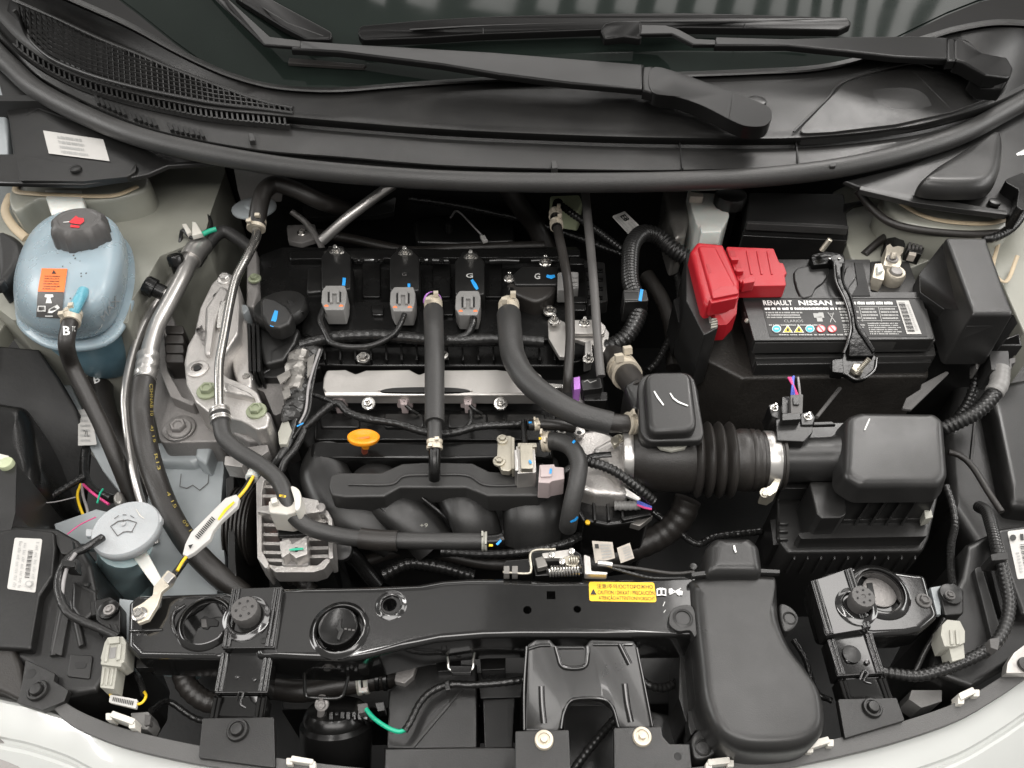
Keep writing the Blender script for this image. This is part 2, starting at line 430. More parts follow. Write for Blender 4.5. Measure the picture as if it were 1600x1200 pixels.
def ringclip(par, pts, r, wpx, m, z=None, name='hose_clamp', ears=True):
    """spring clamp round a hose: band between two photo points of the hose axis, with two ears on top"""
    a, b = P(*pts[0]), P(*pts[1]); ax = (b-a); L = ax.length; s = S(*pts[0])*r
    g = [lathe_geo(a, ax, [(s, 0), (s*1.1, 0), (s*1.1, L*.35), (s*1.02, L*.36), (s*1.02, L*.62), (s*1.1, L*.64), (s*1.1, L), (s, L)], 20)]
    if ears:
        n = ax.normalized(); up = (V((0, -.25, 1))-n*n.dot(V((0, -.25, 1)))).normalized(); sd = n.cross(up)
        for k, t in ((-1, .15), (1, .85)):
            c = a+ax*t+up*s*1.1+sd*k*s*.45; q = []
            for h in (0, s*.5):
                for i, j in ((-1, -1), (1, -1), (1, 1), (-1, 1)): q.append(c+sd*i*s*.28+n*j*L*.16+up*h)
            g.append((q, [(0, 1, 2, 3), (7, 6, 5, 4), (0, 4, 5, 1), (1, 5, 6, 2), (2, 6, 7, 3), (3, 7, 4, 0)]))
    return mk(name, *joinmesh(g), m, par)
# ================================================================== SETTING
def slab(name, pts, zt, zb, m, kind='structure'):
    return prism(name, [V((x, y, zt)) for x, y in pts], zt, zb, m, w=0, world=True, kind=kind)
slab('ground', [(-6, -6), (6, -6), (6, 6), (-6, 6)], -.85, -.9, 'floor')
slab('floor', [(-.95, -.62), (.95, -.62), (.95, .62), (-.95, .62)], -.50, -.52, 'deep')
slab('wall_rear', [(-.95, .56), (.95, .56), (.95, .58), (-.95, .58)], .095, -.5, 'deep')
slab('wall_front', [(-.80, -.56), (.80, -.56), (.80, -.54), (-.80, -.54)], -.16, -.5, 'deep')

# ================================================================== windscreen, cowl, seal
def yat(c, x):
    for a, b in zip(c, c[1:]):
        if a[0] <= x <= b[0]: return a[1]+(b[1]-a[1])*(x-a[0])/(b[0]-a[0])
    return c[0][1] if x < c[0][0] else c[-1][1]
def dense(c, n=8): return smoothpoly(c, n, closed=False)
cA = dense([(60, -26), (115, -2), (200, 36), (270, 74), (330, 103), (370, 118), (420, 131), (480, 137), (540, 137), (640, 129), (780, 121), (900, 119), (1070, 114), (1200, 109), (1270, 105), (1330, 94), (1400, 72), (1460, 53), (1500, 42), (1560, 33), (1640, 37)])
cC = dense([(-40, -20), (12, 42), (45, 72), (84, 97), (135, 120), (202, 140), (270, 155), (337, 167), (430, 176), (540, 186), (700, 198), (900, 207), (1060, 211), (1243, 211), (1400, 196), (1500, 174), (1570, 149), (1640, 112)])
cG = dense([(-40, 22), (15, 77), (60, 120), (148, 167), (250, 206), (400, 235), (540, 247), (700, 260), (900, 266), (1060, 267), (1260, 260), (1400, 232), (1500, 204), (1570, 175), (1640, 135)])
NC = 360
def row(c, dy, z, dt=0): 
    x0, x1 = c[0][0], c[-1][0]; return [(x0+(x1-x0)*i/NC, yat(c, x0+(x1-x0)*i/NC)+dy, z) for i in range(NC+1)]
def blend(r1, r2, t, z): return [(a[0]*(1-t)+b[0]*t, a[1]*(1-t)+b[1]*t, z) for a, b in zip(r1, r2)]
ra, rc = row(cA, 10, 0), row(cC, 0, 0)
EX = []
for q in row(cA, 0, .13): EX.append(.3*max(0, P(*q).y-.56))
def cz(px, py):
    """height of the cowl skin at a photo pixel"""
    i = max(0, min(NC, int((px-60)/1580*NC))); t = max(0, min(1, (py-yat(cA, px)-10)/(yat(cC, px)-yat(cA, px)-10)))
    return .1285-.0105*t+EX[i]*(1-t)
rows = [row(cA, -3, .120), row(cA, 0, .133), row(cA, 3, .137), row(cA, 6, .135), row(cA, 8, .128), row(cA, 10, .1285)]
rows += [blend(ra, rc, t, .1285-.0105*t) for t in (.1, .2, .3, .4, .5, .6, .7, .8, .9, .97)]
rows += [row(cC, 1, .1195), row(cC, 4, .1185), row(cC, 6, .116), row(cC, 15, .098), row(cC, 20, .094), row(cC, 23, .103), row(cC, 25, .1055)]
for j in range(16):
    k = 1 if j < 6 else 1-(.1, .2, .3, .4, .5, .6, .7, .8, .9, .97)[j-6]
    rows[j] = [(a[0], a[1], a[2]+e_*k) for a, e_ in zip(rows[j], EX)]
rf, rg = row(cC, 26, 0), row(cG, -2, 0)
rows += [blend(rf, rg, t, .106-.004*t) for t in (0, .3, .6, 1)]
rows += [row(cG, 0, .100), row(cG, 2, .092), row(cG, 5, .088), row(cG, 16, .086), row(cG, 18, .07)]
grille_top = [(22, 3), (84, 29), (152, 61), (219, 88), (263, 107), (337, 135), (405, 159), (458, 171)]
grille_bot = [(22, 14), (30, 24), (44, 55), (78, 88), (135, 113), (202, 132), (270, 147), (337, 160), (405, 168), (458, 175)]
def in_grille(px, py): return 22 < px < 458 and yat(grille_top, px) < py < yat(grille_bot, px)
vs = [P(*p) for rw in rows for p in rw]; fs = []
for j in range(len(rows)-1):
    for i in range(NC):
        mx_ = (rows[j][i][0]+rows[j+1][i+1][0])/2; my_ = (rows[j][i][1]+rows[j+1][i+1][1])/2
        if in_grille(mx_, my_): continue
        fs.append((j*(NC+1)+i, j*(NC+1)+i+1, (j+1)*(NC+1)+i+1, (j+1)*(NC+1)+i))
cowl = T('cowl_panel', 'long curved black plastic cowl panel below the windscreen with a mesh grille', 'cowl panel', 800, 170, .11)
mk('panel_skin', vs, fs, 'cowl', cowl, ang=38)
# dark well under the grille, then the grille bars themselves
well = [(15, 0), (90, 25), (219, 82), (337, 128), (470, 168), (470, 182), (337, 168), (202, 142), (78, 100), (40, 70), (10, 20)]
prism('grille_well', [(x, y, cz(x, y)-.035) for x, y in well], 0, 0, 'deep', cowl, w=0, th=.01)
def bar(a, b, wd, hh, z):
    pa, pb = (P(*a, z), P(*b, z)) if z is not None else (P(*a, cz(*a)+.0015), P(*b, cz(*b)+.0015)); t = (pb-pa).normalized(); n = V((-t.y, t.x, 0))*wd/2; q = []
    for h in (-hh, 0): q += [pa+n+V((0, 0, h)), pb+n+V((0, 0, h)), pb-n+V((0, 0, h)), pa-n+V((0, 0, h))]
    return q, [(3, 2, 1, 0), (4, 5, 6, 7), (0, 1, 5, 4), (1, 2, 6, 5), (2, 3, 7, 6), (3, 0, 4, 7)]
gb = []
for k in range(50):
    x = 27+k*8.7
    if x > 455: break
    y0, y1 = yat(grille_top, x)-1, yat(grille_bot, x+2)+2
    gb += [bar((x+3*u_, y0+(y1-y0)*u_), (x+3*u_+.6, y0+(y1-y0)*(u_+.2)), .0026, .008, None) for u_ in (0, .2, .4, .6, .8)]
for k in range(1, 13):
    run = None
    def yy(x): return yat(grille_bot, x)-k*8.2*(1-.25*x/460)
    for x in range(22, 460, 6):
        ok = in_grille(x, yy(x)) and in_grille(x+6, yy(x+6))
        if ok: gb.append(bar((x, yy(x)), (x+6.5, yy(x+6.5)), .0024, .007, None))
mk('vent_grille', *joinmesh(gb), 'cowl', cowl, smooth=False)
gb = []
for k in range(52):
    x = 26+k*8.2; y = yat(cC, x)
    gb.append(bar((x, y+6), (x+1.5, y+17), .003, .006, .1165))
for x in range(20, 452, 12): gb.append(bar((x, yat(cC, x)+17), (x+12.4, yat(cC, x+12.4)+17), .003, .008, .1155))
mk('lower_vent_rack', *joinmesh(gb), 'cowl', cowl, smooth=False)
gb = []
for k in range(21):
    x = 148+k*8.2; 
    if k in (6, 12, 13): continue
    gb.append(bar((x, yat(cG, x)-18), (x+5.5, yat(cG, x+4)-8), .005, .004, .1085))
mk('vent_teeth', *joinmesh(gb), 'deep', cowl, smooth=False)
# raised cover section at the passenger end, small seams and clips
prism('service_cover', [(x, y, cz(x, y)+.005) for x, y in fillet([(1243, 209), (1290, 160), (1322, 129), (1420, 103), (1455, 108), (1520, 128), (1580, 128), (1560, 148), (1490, 174), (1400, 194), (1300, 206)], 8)], 0, 0, 'cowl', cowl, w=.003, h=.003, th=.02)
tube('cover_bead', [(x, y, cz(x, y)+.004) for x, y in ((1240, 206), (1290, 157), (1322, 126), (1420, 100), (1458, 106))], 1.8, 'cowl', cowl, seg=8)
for nm, crv, dy_ in (('grille_frame', grille_top, -2), ('grille_frame', grille_bot, 2)):
    tube(nm, [(x, y+dy_, cz(x, y)+.001) for x, y in crv], 3.2, 'cowl', cowl, seg=8, n=4)

for x, yt in ((1061, 211), (1243, 211)):
    mk('panel_seam', *bar((x, yt+1), (x+6, yt+52), .0022, .006, .1072), 'deep', cowl, smooth=False)
for x, y in ((393, 214), (866, 257), (1301, 254)):
    prism('clip_lug', [(x-5, y-6), (x+3, y-6), (x+6, y+5), (x-4, y+6)], .1105, .098, 'cowl', cowl, r=2, w=.001)
# windscreen
gl = []
NG = 40
for j in range(13):
    for i in range(NG+1):
        x = -150+1900*i/NG; base = P(x, yat(cA, max(61, min(1639, x)))+6, .128) if 60 <= x <= 1640 else P(x, -26 if x < 60 else 37, .128)
        yy_ = base.y+(1.75-base.y)*j/12
        gl.append(V((base.x, yy_, .121+(yy_-base.y)*.5+.3*max(0, base.y-.56))))
fs = [(j*(NG+1)+i, j*(NG+1)+i+1, (j+1)*(NG+1)+i+1, (j+1)*(NG+1)+i) for j in range(12) for i in range(NG)]
low = [v-V((0, .002, .005)) for v in gl]; n0 = len(gl)
glass = mk('windscreen', gl+low, fs+[tuple(i+n0 for i in f)[::-1] for f in fs], 'glass', tagd=('dark curved windscreen glass behind the two wipers', 'windscreen'))
BG = bvh(glass)
def zg(px, py, up=.0):
    h = hit(BG, px, py, 0); return (h.z if h is not None else .13)+up
# rubber bonnet seal
tube('bonnet_seal', [(-40, 48, .100), (0, 88, .100), (20, 107, .100), (60, 142, .099), (140, 184, .098), (240, 221, .097), (400, 254, .096), (560, 273, .096), (750, 284, .096), (1000, 285, .096), (1200, 276, .096), (1350, 255, .097), (1480, 219, .098), (1560, 180, .099), (1640, 132, .10)], 15.5, 'rubber2', seg=16,
     tagd=('thick black rubber bulb seal curving along the front edge of the cowl', 'rubber seal'))

# ------------------------------------------------------------------ wipers
def zs(pts, z0, x0, z1, x1): return [(x, y, z0+(z1-z0)*(x-x0)/(x1-x0)) for x, y in pts]
w1 = T('windscreen_wiper', 'long black wiper arm reaching from the cowl to the top left of the glass', 'wiper', 1190, 180, .13)
za, zb_ = zg(450, 68, .022), .158
prism('arm', zs([(455, 62), (530, 67), (770, 81), (1006, 100), (1004, 139), (890, 129), (780, 115), (690, 100), (530, 80), (455, 76)], za, 450, .168, 1010), 0, 0, 'wiper', w1, w=.0035, th=.010)
prism('arm_rod', [(300, -45, zg(330, 2, .018)), (357, -2, zg(357, 2, .018)), (422, 57, za), (470, 63, za+.0005), (470, 74, za+.0005), (412, 69, za), (338, -2, zg(338, 2, .018)), (290, -45, zg(330, 2, .018))], 0, 0, 'wiper', w1, w=.002, th=.005)
prism('arm_hinge', [(1004, 104, .169), (1020, 103, .169), (1020, 145, .169), (1004, 141, .169)], 0, 0, 'wiper', w1, w=.003, th=.014)
prism('arm_head', smoothpoly(zs([(1018, 106), (1060, 113), (1130, 139), (1180, 157), (1202, 168), (1206, 183), (1195, 196), (1168, 197), (1145, 189), (1100, 166), (1060, 152), (1018, 143)], .170, 1018, .160, 1200), 4), 0, 0, 'wiper', w1, w=.006, h=.006, th=.020, seg=4)
stroke(w1, [(1146, 148), (1143, 168), (1140, 186)], 1.6, 'deep', z=.1655, name='head_seam')
cyl('pivot', 1178, 176, .125, 15, 22, 'plastic', w1)
b1 = prism('blade', [(355, -12, zg(360, 2, .012)), (405, -12, zg(405, 2, .012)), (519, 50, zg(515, 52, .012)), (517, 61, zg(515, 60, .012)), (480, 61, zg(480, 60, .012)), (440, 40, zg(440, 40, .012))], 0, 0, 'wiper', w1, r=6, w=.003, th=.010)
stroke(b1, [(385, -4), (450, 36), (505, 56)], 2, 'deep', z=zg(450, 30, .013), name='blade_groove')
prism('rubber_lip', [(452, 90, zg(452, 90, .006)), (572, 101, zg(572, 101, .006)), (568, 105, zg(568, 105, .006)), (450, 98, zg(450, 98, .006))], 0, 0, 'rubber', w1, w=.001, th=.005)
w2 = T('windscreen_wiper', 'black wiper with its whole blade lying level across the top of the glass', 'wiper', 1550, 110, .13)
def zb2(p): return [(x, y, zg(x, y, .016)) for x, y in p]
bl2 = prism('blade', zb2(fillet([(558, 50), (563, 40), (660, 31), (750, 26), (900, 21), (1070, 20), (1160, 22), (1322, 27), (1333, 36), (1312, 46), (1160, 43), (1070, 42), (940, 45), (750, 52), (660, 58), (566, 61)], 8)), 0, 0, 'wiper', w2, w=.004, th=.012)
for x in (755, 1164):
    stroke(bl2, [(x, yat([(700, 28), (1164, 23)], x)-1), (x, yat([(700, 55), (1164, 44)], x)-1)], 1.6, 'deep', z=zg(x, 40, .0165), name='blade_seam')
stroke(bl2, [(640, 46), (760, 39), (930, 33), (1160, 32), (1290, 35)], 2.2, 'deep', z=zg(930, 35, .0168), name='blade_groove')
prism('blade_clip', [(x, y, zg(x, y, .026)) for x, y in [(938, 45), (945, 36), (965, 32), (1003, 33), (1003, 60), (975, 56), (945, 60)]], 0, 0, 'wiper', w2, r=5, w=.003, th=.012)
z1, z2 = zg(1060, 50, .026), .185
prism('arm_rod', [(1000, 38, z1), (1040, 39, z1), (1060, 45, z1), (1088, 60, z1), (1122, 62, z1), (1122, 69, z1), (1083, 69, z1), (1050, 52, z1), (1000, 53, z1)], 0, 0, 'wiper', w2, w=.002, th=.006)
prism('arm', zs([(1117, 57), (1230, 60), (1330, 57), (1430, 56), (1483, 58), (1481, 92), (1400, 88), (1330, 80), (1230, 70), (1117, 70)], z1+.002, 1117, .19, 1483), 0, 0, 'wiper', w2, w=.0035, th=.010)
prism('arm_hinge', [(1480, 61, .192), (1493, 59, .192), (1493, 94, .192), (1480, 95, .192)], 0, 0, 'wiper', w2, w=.003, th=.014)
prism('arm_head', fillet([(1491, 58, .192), (1508, 61, .192), (1534, 82, .184), (1574, 89, .176), (1584, 106, .172), (1579, 121, .170), (1540, 116, .178), (1505, 97, .190), (1491, 93, .192)], 7), 0, 0, 'wiper', w2, w=.005, th=.020, seg=4)
prism('pivot_cover', fillet([(1520, 112, .172), (1579, 121, .168), (1566, 139, .155), (1533, 136, .155), (1516, 122, .168)], 5), 0, 0, 'wiper', w2, w=.004, th=.02)
cyl('pivot', 1550, 112, .125, 15, 18, 'plastic', w2)

# ------------------------------------------------------------------ plastic covers over the strut towers
sl = T('strut_cover', 'black plastic corner cover with a torn white label above the blue tank', 'corner cover', 150, 230, .05)
prism('cover_panel', [(-10, 100, .085), (60, 150, .085), (150, 195, .08), (240, 225, .075), (345, 248, .07), (330, 254, .066), (262, 258, .066), (232, 271, .066), (200, 278, .066), (130, 288, .066), (-10, 285, .066), (-10, 240, .07), (20, 240, .07), (14, 190, .075)], 0, 0, 'plastic', sl, w=.003, th=.007)
prism('cover_lip', fillet([(26, 243, .073), (120, 256, .073), (128, 262, .073), (205, 262, .073), (214, 254, .073), (212, 268, .070), (198, 276, .070), (130, 283, .070), (30, 282, .070)], 6), 0, 0, 'plastic', sl, w=.003, th=.01)
cyl('push_clip', 119, 266, .072, 9, 4, 'plastic', sl)
cb = bvh(*sl.children)
q = [(68, 205), (162, 219), (172, 253), (77, 241)]
lb = decal('label', q, 'paper', sl, on=cb, n=(8, 4), off=.0015)
scribble(sub(q, .2, .1, .7, .95), 4, 'gink', lb, on=cb, seed=5, off=.0022)
stroke(sl, [(33, 165), (44, 168), (42, 180), (60, 170), (120, 192)], 2, 'deep', on=cb, name='cover_crease')
srr = T('strut_cover', 'black plastic corner cover above the fuse box with a domed top', 'corner cover', 1500, 300, .05)
prism('cover_panel', [(1318, 283, .080), (1420, 258, .085), (1500, 222, .085), (1560, 190, .085), (1612, 150, .085), (1612, 300, .065), (1578, 337, .062), (1500, 327, .063), (1430, 314, .066), (1340, 291, .076)], 0, 0, 'plastic', srr, w=.003, th=.006)
prism('dome', smoothpoly([(1442, 282), (1454, 262), (1490, 238), (1560, 200), (1572, 232), (1556, 280), (1500, 288)], 5), .105, .078, 'box', srr, w=.016, h=.02, seg=5)
prism('cover_lip', fillet([(1345, 290, .082), (1430, 306, .074), (1500, 317, .070), (1572, 329, .068), (1576, 336, .067), (1498, 326, .069), (1428, 316, .072), (1342, 296, .081)], 2), 0, 0, 'plast2', srr, w=.002, th=.008)
cyl('push_clip', 1553, 318, .066, 9, 5, 'plastic', srr)
prism('corner_bracket', fillet([(1566, 282), (1600, 268), (1612, 300), (1600, 330), (1588, 322), (1592, 296)], 5), .085, .05, 'shiny', srr, w=.002)

# ------------------------------------------------------------------ painted wings and strut towers
wl_ = T('inner_wing', 'grey green painted inner wing behind the blue tank', 'inner wing', 130, 330, -.2)
prism('wing_panel', [(-20, 262), (345, 240), (352, 268), (330, 330), (318, 372), (250, 400), (228, 438), (205, 470), (200, 505), (20, 500), (-20, 470)], -.02, -.40, 'body', wl_, r=6, w=.006, h=.006, seg=3)
prism('strut_tower', smoothpoly([(14, 300), (40, 268), (130, 262), (220, 268), (230, 292), (190, 308), (130, 314), (60, 310), (22, 330)], 4), .025, -.05, 'body', wl_, w=.014, h=.014, seg=4)
tube('seam_sealer', [(26, 287, .028), (27, 299, .027), (60, 303, .028), (130, 306, .028), (180, 305, .028), (215, 291, .028)], 5, 'sealer', wl_, flat=.4)
tube('seam_sealer', [(24, 290, .016), (8, 325, .0), (18, 350, -.012), (40, 372, -.016)], 7, 'sealer', wl_, flat=.4)
prism('wing_shelf', [(-30, 470, -.03), (30, 455, -.05), (34, 470, -.06), (-30, 560, -.06)], 0, 0, 'body', wl_, w=.004, th=.03)
wr_ = T('inner_wing', 'grey green painted inner wing with sealed tower ring beside the fuse box', 'inner wing', 1480, 340, -.2)
prism('wing_panel', [(1300, 300), (1330, 285), (1440, 290), (1612, 310), (1640, 520), (1600, 520), (1560, 430), (1480, 395), (1420, 420), (1330, 405)], -.02, -.16, 'body', wr_, r=6, w=.006, h=.006, seg=3)
prism('strut_tower', smoothpoly([(1383, 300), (1400, 338), (1440, 354), (1500, 364), (1560, 362), (1590, 340), (1600, 300), (1500, 280)], 4), .035, -.06, 'body', wr_, w=.012, h=.014, seg=4)
tube('seam_sealer', [(1408, 318, .0365), (1440, 336, .037), (1480, 346, .037), (1540, 349, .037), (1575, 340, .037), (1590, 326, .037)], 5, 'sealer', wr_, flat=.4)
tube('seam_sealer', [(1560, 380, .0), (1552, 420, .0), (1572, 440, .0), (1590, 400, .0)], 3, 'sealer', wr_, flat=.5)
tube('tower_trim', [(1340, 298, .05), (1362, 325, .035), (1392, 348, .03), (1440, 360, .03), (1510, 366, .03), (1560, 364, .03)], 6, 'rubber', wr_)
prism('fender', [(-60, 120, .07), (4, 126, .07), (12, 190, .065), (12, 262, .06), (-60, 262, .06)], 0, 0, 'bodyb', w=.006, th=.10, tagd=('sliver of pale painted wing at the upper left edge beside the corner cover', 'car wing'))
prism('fender', [(1560, 275, .06), (1584, 236, .075), (1640, 215, .075), (1640, 300, .065), (1590, 300, .06)], 0, 0, 'paint', w=.006, th=.03, tagd=('sliver of white painted wing at the upper right edge behind the domed cover', 'car wing'))
# ================================================================== LEFT SIDE OF THE BAY
def loft(name, rings, m, par=None, cap=True, tagd=None, ang=50):
    N = len(rings[0]); vs = [p for r_ in rings for p in r_]; fs = []
    for j in range(len(rings)-1):
        for i in range(N):
            k = (i+1) % N; fs.append((j*N+i, j*N+k, (j+1)*N+k, (j+1)*N+i))
    if cap: fs += [tuple(range(N))[::-1], tuple((len(rings)-1)*N+i for i in range(N))]
    return mk(name, vs, fs, m, par, tagd=tagd, ang=ang)
# coolant reservoir
M['yprint'] = mat('dull_yellow_print', (.34, .27, .07), .5)
rs = T('coolant_reservoir', 'pale blue translucent coolant tank with a grey screw cap and an orange sticker', 'coolant tank', 118, 450, -.16)
seam = smoothpoly([(24, 490), (36, 515), (72, 537), (118, 542), (163, 533), (191, 507), (207, 462), (211, 422), (205, 388), (186, 366), (150, 352), (95, 356), (50, 388), (26, 440)], 4)
base = [P(x, y, -.02) for x, y in seam]; cx_ = sum((p for p in base), V())/len(base)
def ring(s, z, dx=0, dy=0): return [V((cx_.x+(p.x-cx_.x)*s+dx+(z+.02)*.55*(z > -.02), cx_.y+(p.y-cx_.y)*s+dy-(z+.02)*.35*(z > -.02), z)) for p in base]
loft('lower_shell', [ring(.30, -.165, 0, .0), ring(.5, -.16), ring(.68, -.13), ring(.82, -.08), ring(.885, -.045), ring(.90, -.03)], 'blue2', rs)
loft('seam_flange', [ring(.9, -.031), ring(1.0, -.030), ring(1.02, -.027), ring(1.02, -.023), ring(1.0, -.020), ring(.9, -.019)], 'blue', rs)
upper = loft('upper_shell', [ring(.90, -.020, -.004), ring(.93, -.012, -.005), ring(.935, .0, -.006), ring(.92, .014, -.007), ring(.87, .03, -.008), ring(.82, .044, -.008), ring(.72, .054, -.007), ring(.56, .061, -.006), ring(.32, .066, -.005), ring(.08, .067, -.004)], 'blue', rs)
UB = bvh(upper)
loft('coolant_fill', [ring(.80, -.019, -.004), ring(.84, -.012, -.005), ring(.85, .0, -.006), ring(.83, .008, -.007), ring(.5, .0085, -.007)], 'coolant', rs)
ca = V((.10, .10, 1)).normalized()
c0 = P(131, 374, .062)
def lob(a, j): return 1+(.085 if j in (1, 2, 3) and math.cos(8*a) > .45 else 0)
sN = S(133, 376, .06)
fc = lathe('filler_cap', c0, ca, [(34*sN, -.012), (38.5*sN, .0), (38.5*sN, .020), (36*sN, .028), (33*sN, .033), (28*sN, .034), (26*sN, .0325)], 'grey', rs, seg=64, mod=lob)
fc.data.materials[0] = M['capgrey'] = mat('cap_grey_plastic', (.075, .072, .07), .5, bump=.2, bscale=600, dust=.06)
FB = bvh(fc)
def fill(par, polys, m, on=None, z=0, name='icon', off=.0012):
    vs, fs = [], []
    for pl in polys:
        k = len(vs)
        for p in pl:
            h = hit(on, p[0], p[1], off) if on is not None else None
            vs.append(h if h is not None else P(p[0], p[1], z+off))
        fs.append(tuple(range(k, k+len(pl))))
    return mk(name, vs, fs, m, par, smooth=False)
fill(fc, [[(108, 348), (119, 338), (123, 341), (131, 342), (132, 347), (126, 352), (112, 350)], [(111, 352), (125, 354), (124, 357), (110, 356)]], 'redp', FB, name='warning_mark')
stroke(fc, [(99, 348), (112, 347), (127, 349)], 1.2, 'winkl', on=FB, name='scratch')
q = [(66, 420), (106, 421), (101, 457), (60, 456)]
st = decal('warning_sticker', q, 'orange', rs, on=UB, n=(6, 6), off=.0012)
fill(st, [[(82, 429), (85, 423), (89, 429)]], 'ink', UB, name='warning_mark', off=.0018)
scribble(sub(q, .15, .3, .85, .95), 6, 'ink', st, on=UB, seed=9, fill=.35, off=.0018)
q = [(60, 456.5), (101, 457.5), (97, 497), (58, 495)]
st = decal('symbol_sticker', q, 'capgrey', rs, on=UB, n=(6, 6), off=.0012)
fill(st, [[(72, 461), (84, 461), (85, 465), (80, 466), (83, 474), (73, 474), (75, 466), (71, 465)], [(61, 478), (73, 478), (73, 486), (60, 486)], [(78, 483), (91, 476), (95, 481), (83, 488), (76, 488)], [(72, 492), (84, 492), (84, 494), (72, 494)]], 'winkl', UB, off=.0018)
fill(st, [[(63, 479.5), (71, 479.5), (71, 484), (62.5, 484)]], 'capgrey', UB, off=.0024)
g = random.Random(3)
bl_ = []
for k in range(26):
    x, y = 75+g.random()*60, 385+g.random()*90
    if 60 < x < 108 and 418 < y < 498: continue
    d = .5+g.random()*.9; bl_.append([(x-d, y-d*.6), (x+d, y-d), (x+d*.9, y+d*.8), (x-d*.8, y+d)])
fill(rs, bl_, 'capgrey', UB, name='dirt_specks', off=.0006)
zn = [hit(UB, x, y, 0).z for x, y in ((131, 455), (124, 468), (117, 482), (113, 494))]
tube('hose_nozzle', [(131, 455, zn[0]-.002), (124, 468, zn[1]+.006), (117, 482, zn[2]+.011), (113, 496, zn[3]+.013)], 9, 'blued', rs)
zn = zn[3]+.013
text('MAX', [(156, 494), (180, 462), (187, 470), (162, 502)], 'bodyb', rs, on=UB)
stroke(rs, [(148, 521), (158, 510), (163, 490)], 1.2, 'winkl', on=UB, name='level_line')
tube('outlet_spigot', [(148, 540, -.13), (150, 556, -.14), (151, 568, -.145)], 15, 'blue2', rs)
prism('support_strap', [(64, 284, .02), (129, 284, .02), (134, 338, .03), (128, 350, .045), (88, 352, .045), (78, 330, .03)], 0, 0, 'tankw', rs, r=4, w=.003, th=.008)
prism('mounting_tab', [(178, 512), (201, 498), (205, 515), (200, 536), (176, 534)], -.07, -.10, 'bodyb', rs, r=3, w=.001)
# hoses from the tank
h1 = T('coolant_hose', 'thin black hose from the front nozzle of the blue tank, marked with a white B', 'hose', 108, 520, -.2)
hz = tube('hose', [(113, 493, zn), (107, 515, zn-.001), (104, 540, zn-.012), (112, 570, .005), (133, 612, -.02), (160, 667, -.05), (183, 720, -.08), (205, 775, -.12), (215, 812, -.15)], 12, 'rubber', h1)
ringclip(h1, [(114, 489, zn), (110, 505, zn)], 13, 0, 'beige')
HB = bvh(hz); text('B', [(99, 510), (109, 510), (109, 524), (99, 524)], 'winkl', h1, on=HB, bold=.02); text('TC', [(112, 510), (117, 510), (117, 518), (112, 518)], 'winkl', h1, on=HB)
h2 = T('coolant_hose', 'thick black hose running down from under the blue tank', 'hose', 155, 600, -.3)
hz = tube('hose', [(151, 562, -.14), (155, 590, -.15), (160, 630, -.16), (175, 672, -.17), (197, 707, -.18), (230, 745, -.19), (262, 790, -.2)], 18, 'rubber', h2, seg=16)
ringclip(h2, [(151, 568, -.142), (153, 582, -.146)], 19, 0, 'beige'); HB = bvh(hz)
text('B', [(146, 590), (155, 585), (157, 597), (148, 600)], 'winkl', h2, on=HB, bold=.02)
fill(h2, [[(134, 594), (138, 594), (141, 604), (137, 605)]], 'winkl', None, -.13, 'paint_mark')
# body bracing strip, dark liners
prism('body_brace', [(62, 540, -.16), (84, 540, -.16), (128, 640, -.16), (185, 730, -.17), (218, 790, -.18), (205, 792, -.18), (160, 735, -.17), (118, 660, -.16)], 0, 0, 'bodyb', w=.002, th=.02, tagd=('pale grey painted strip slanting down behind the hoses of the blue tank', 'body brace'))
li = T('arch_liner', 'black plastic wheel arch panel filling the space under the blue tank', 'arch panel', 60, 680, -.4)
prism('liner_panel', [(-60, 535, -.07), (60, 545, -.08), (92, 590, -.10), (120, 640, -.14), (134, 700, -.18), (125, 800, -.22), (-60, 830, -.18)], 0, 0, 'deep', li, w=.004, th=.02)
prism('liner_bulge', smoothpoly([(-60, 632), (20, 626), (40, 640), (50, 690), (54, 740), (30, 765), (-60, 770)], 4), -.08, -.22, 'shiny', li, w=.02, seg=5)
prism('liner_rib', [(42, 622, -.118), (90, 597, -.132), (93, 601, -.132), (45, 628, -.118)], 0, 0, 'plast2', li, w=.001, th=.01)
prism('grommet', smoothpoly([(-6, 366), (14, 362), (32, 376), (34, 398), (26, 418), (6, 440), (-6, 440)], 4), .015, -.05, 'plast2', w=.012, seg=5, tagd=('dark rounded rubber grommet at the left edge of the picture beside the blue tank', 'grommet'))
cyl('grommet', 2, 452, .01, 10, 14, 'plastic', tagd=('small dark round plug at the left edge under the rounded grommet', 'plug'))
lp = T('headlight_housing', 'black upright plastic post with a pale green plug at the left edge', 'headlight bracket', 10, 790, -.3)
prism('post', [(-20, 716), (26, 722), (24, 800), (12, 850), (-20, 850)], -.035, -.30, 'plast2', lp, r=3, w=.003)
cyl('plug', 12, 727, -.035, 11, 9, 'paleg', lp)
prism('plug_arm', [(-4, 708), (14, 712), (12, 722), (-4, 716)], -.028, -.034, 'white', lp, r=2, w=.001)

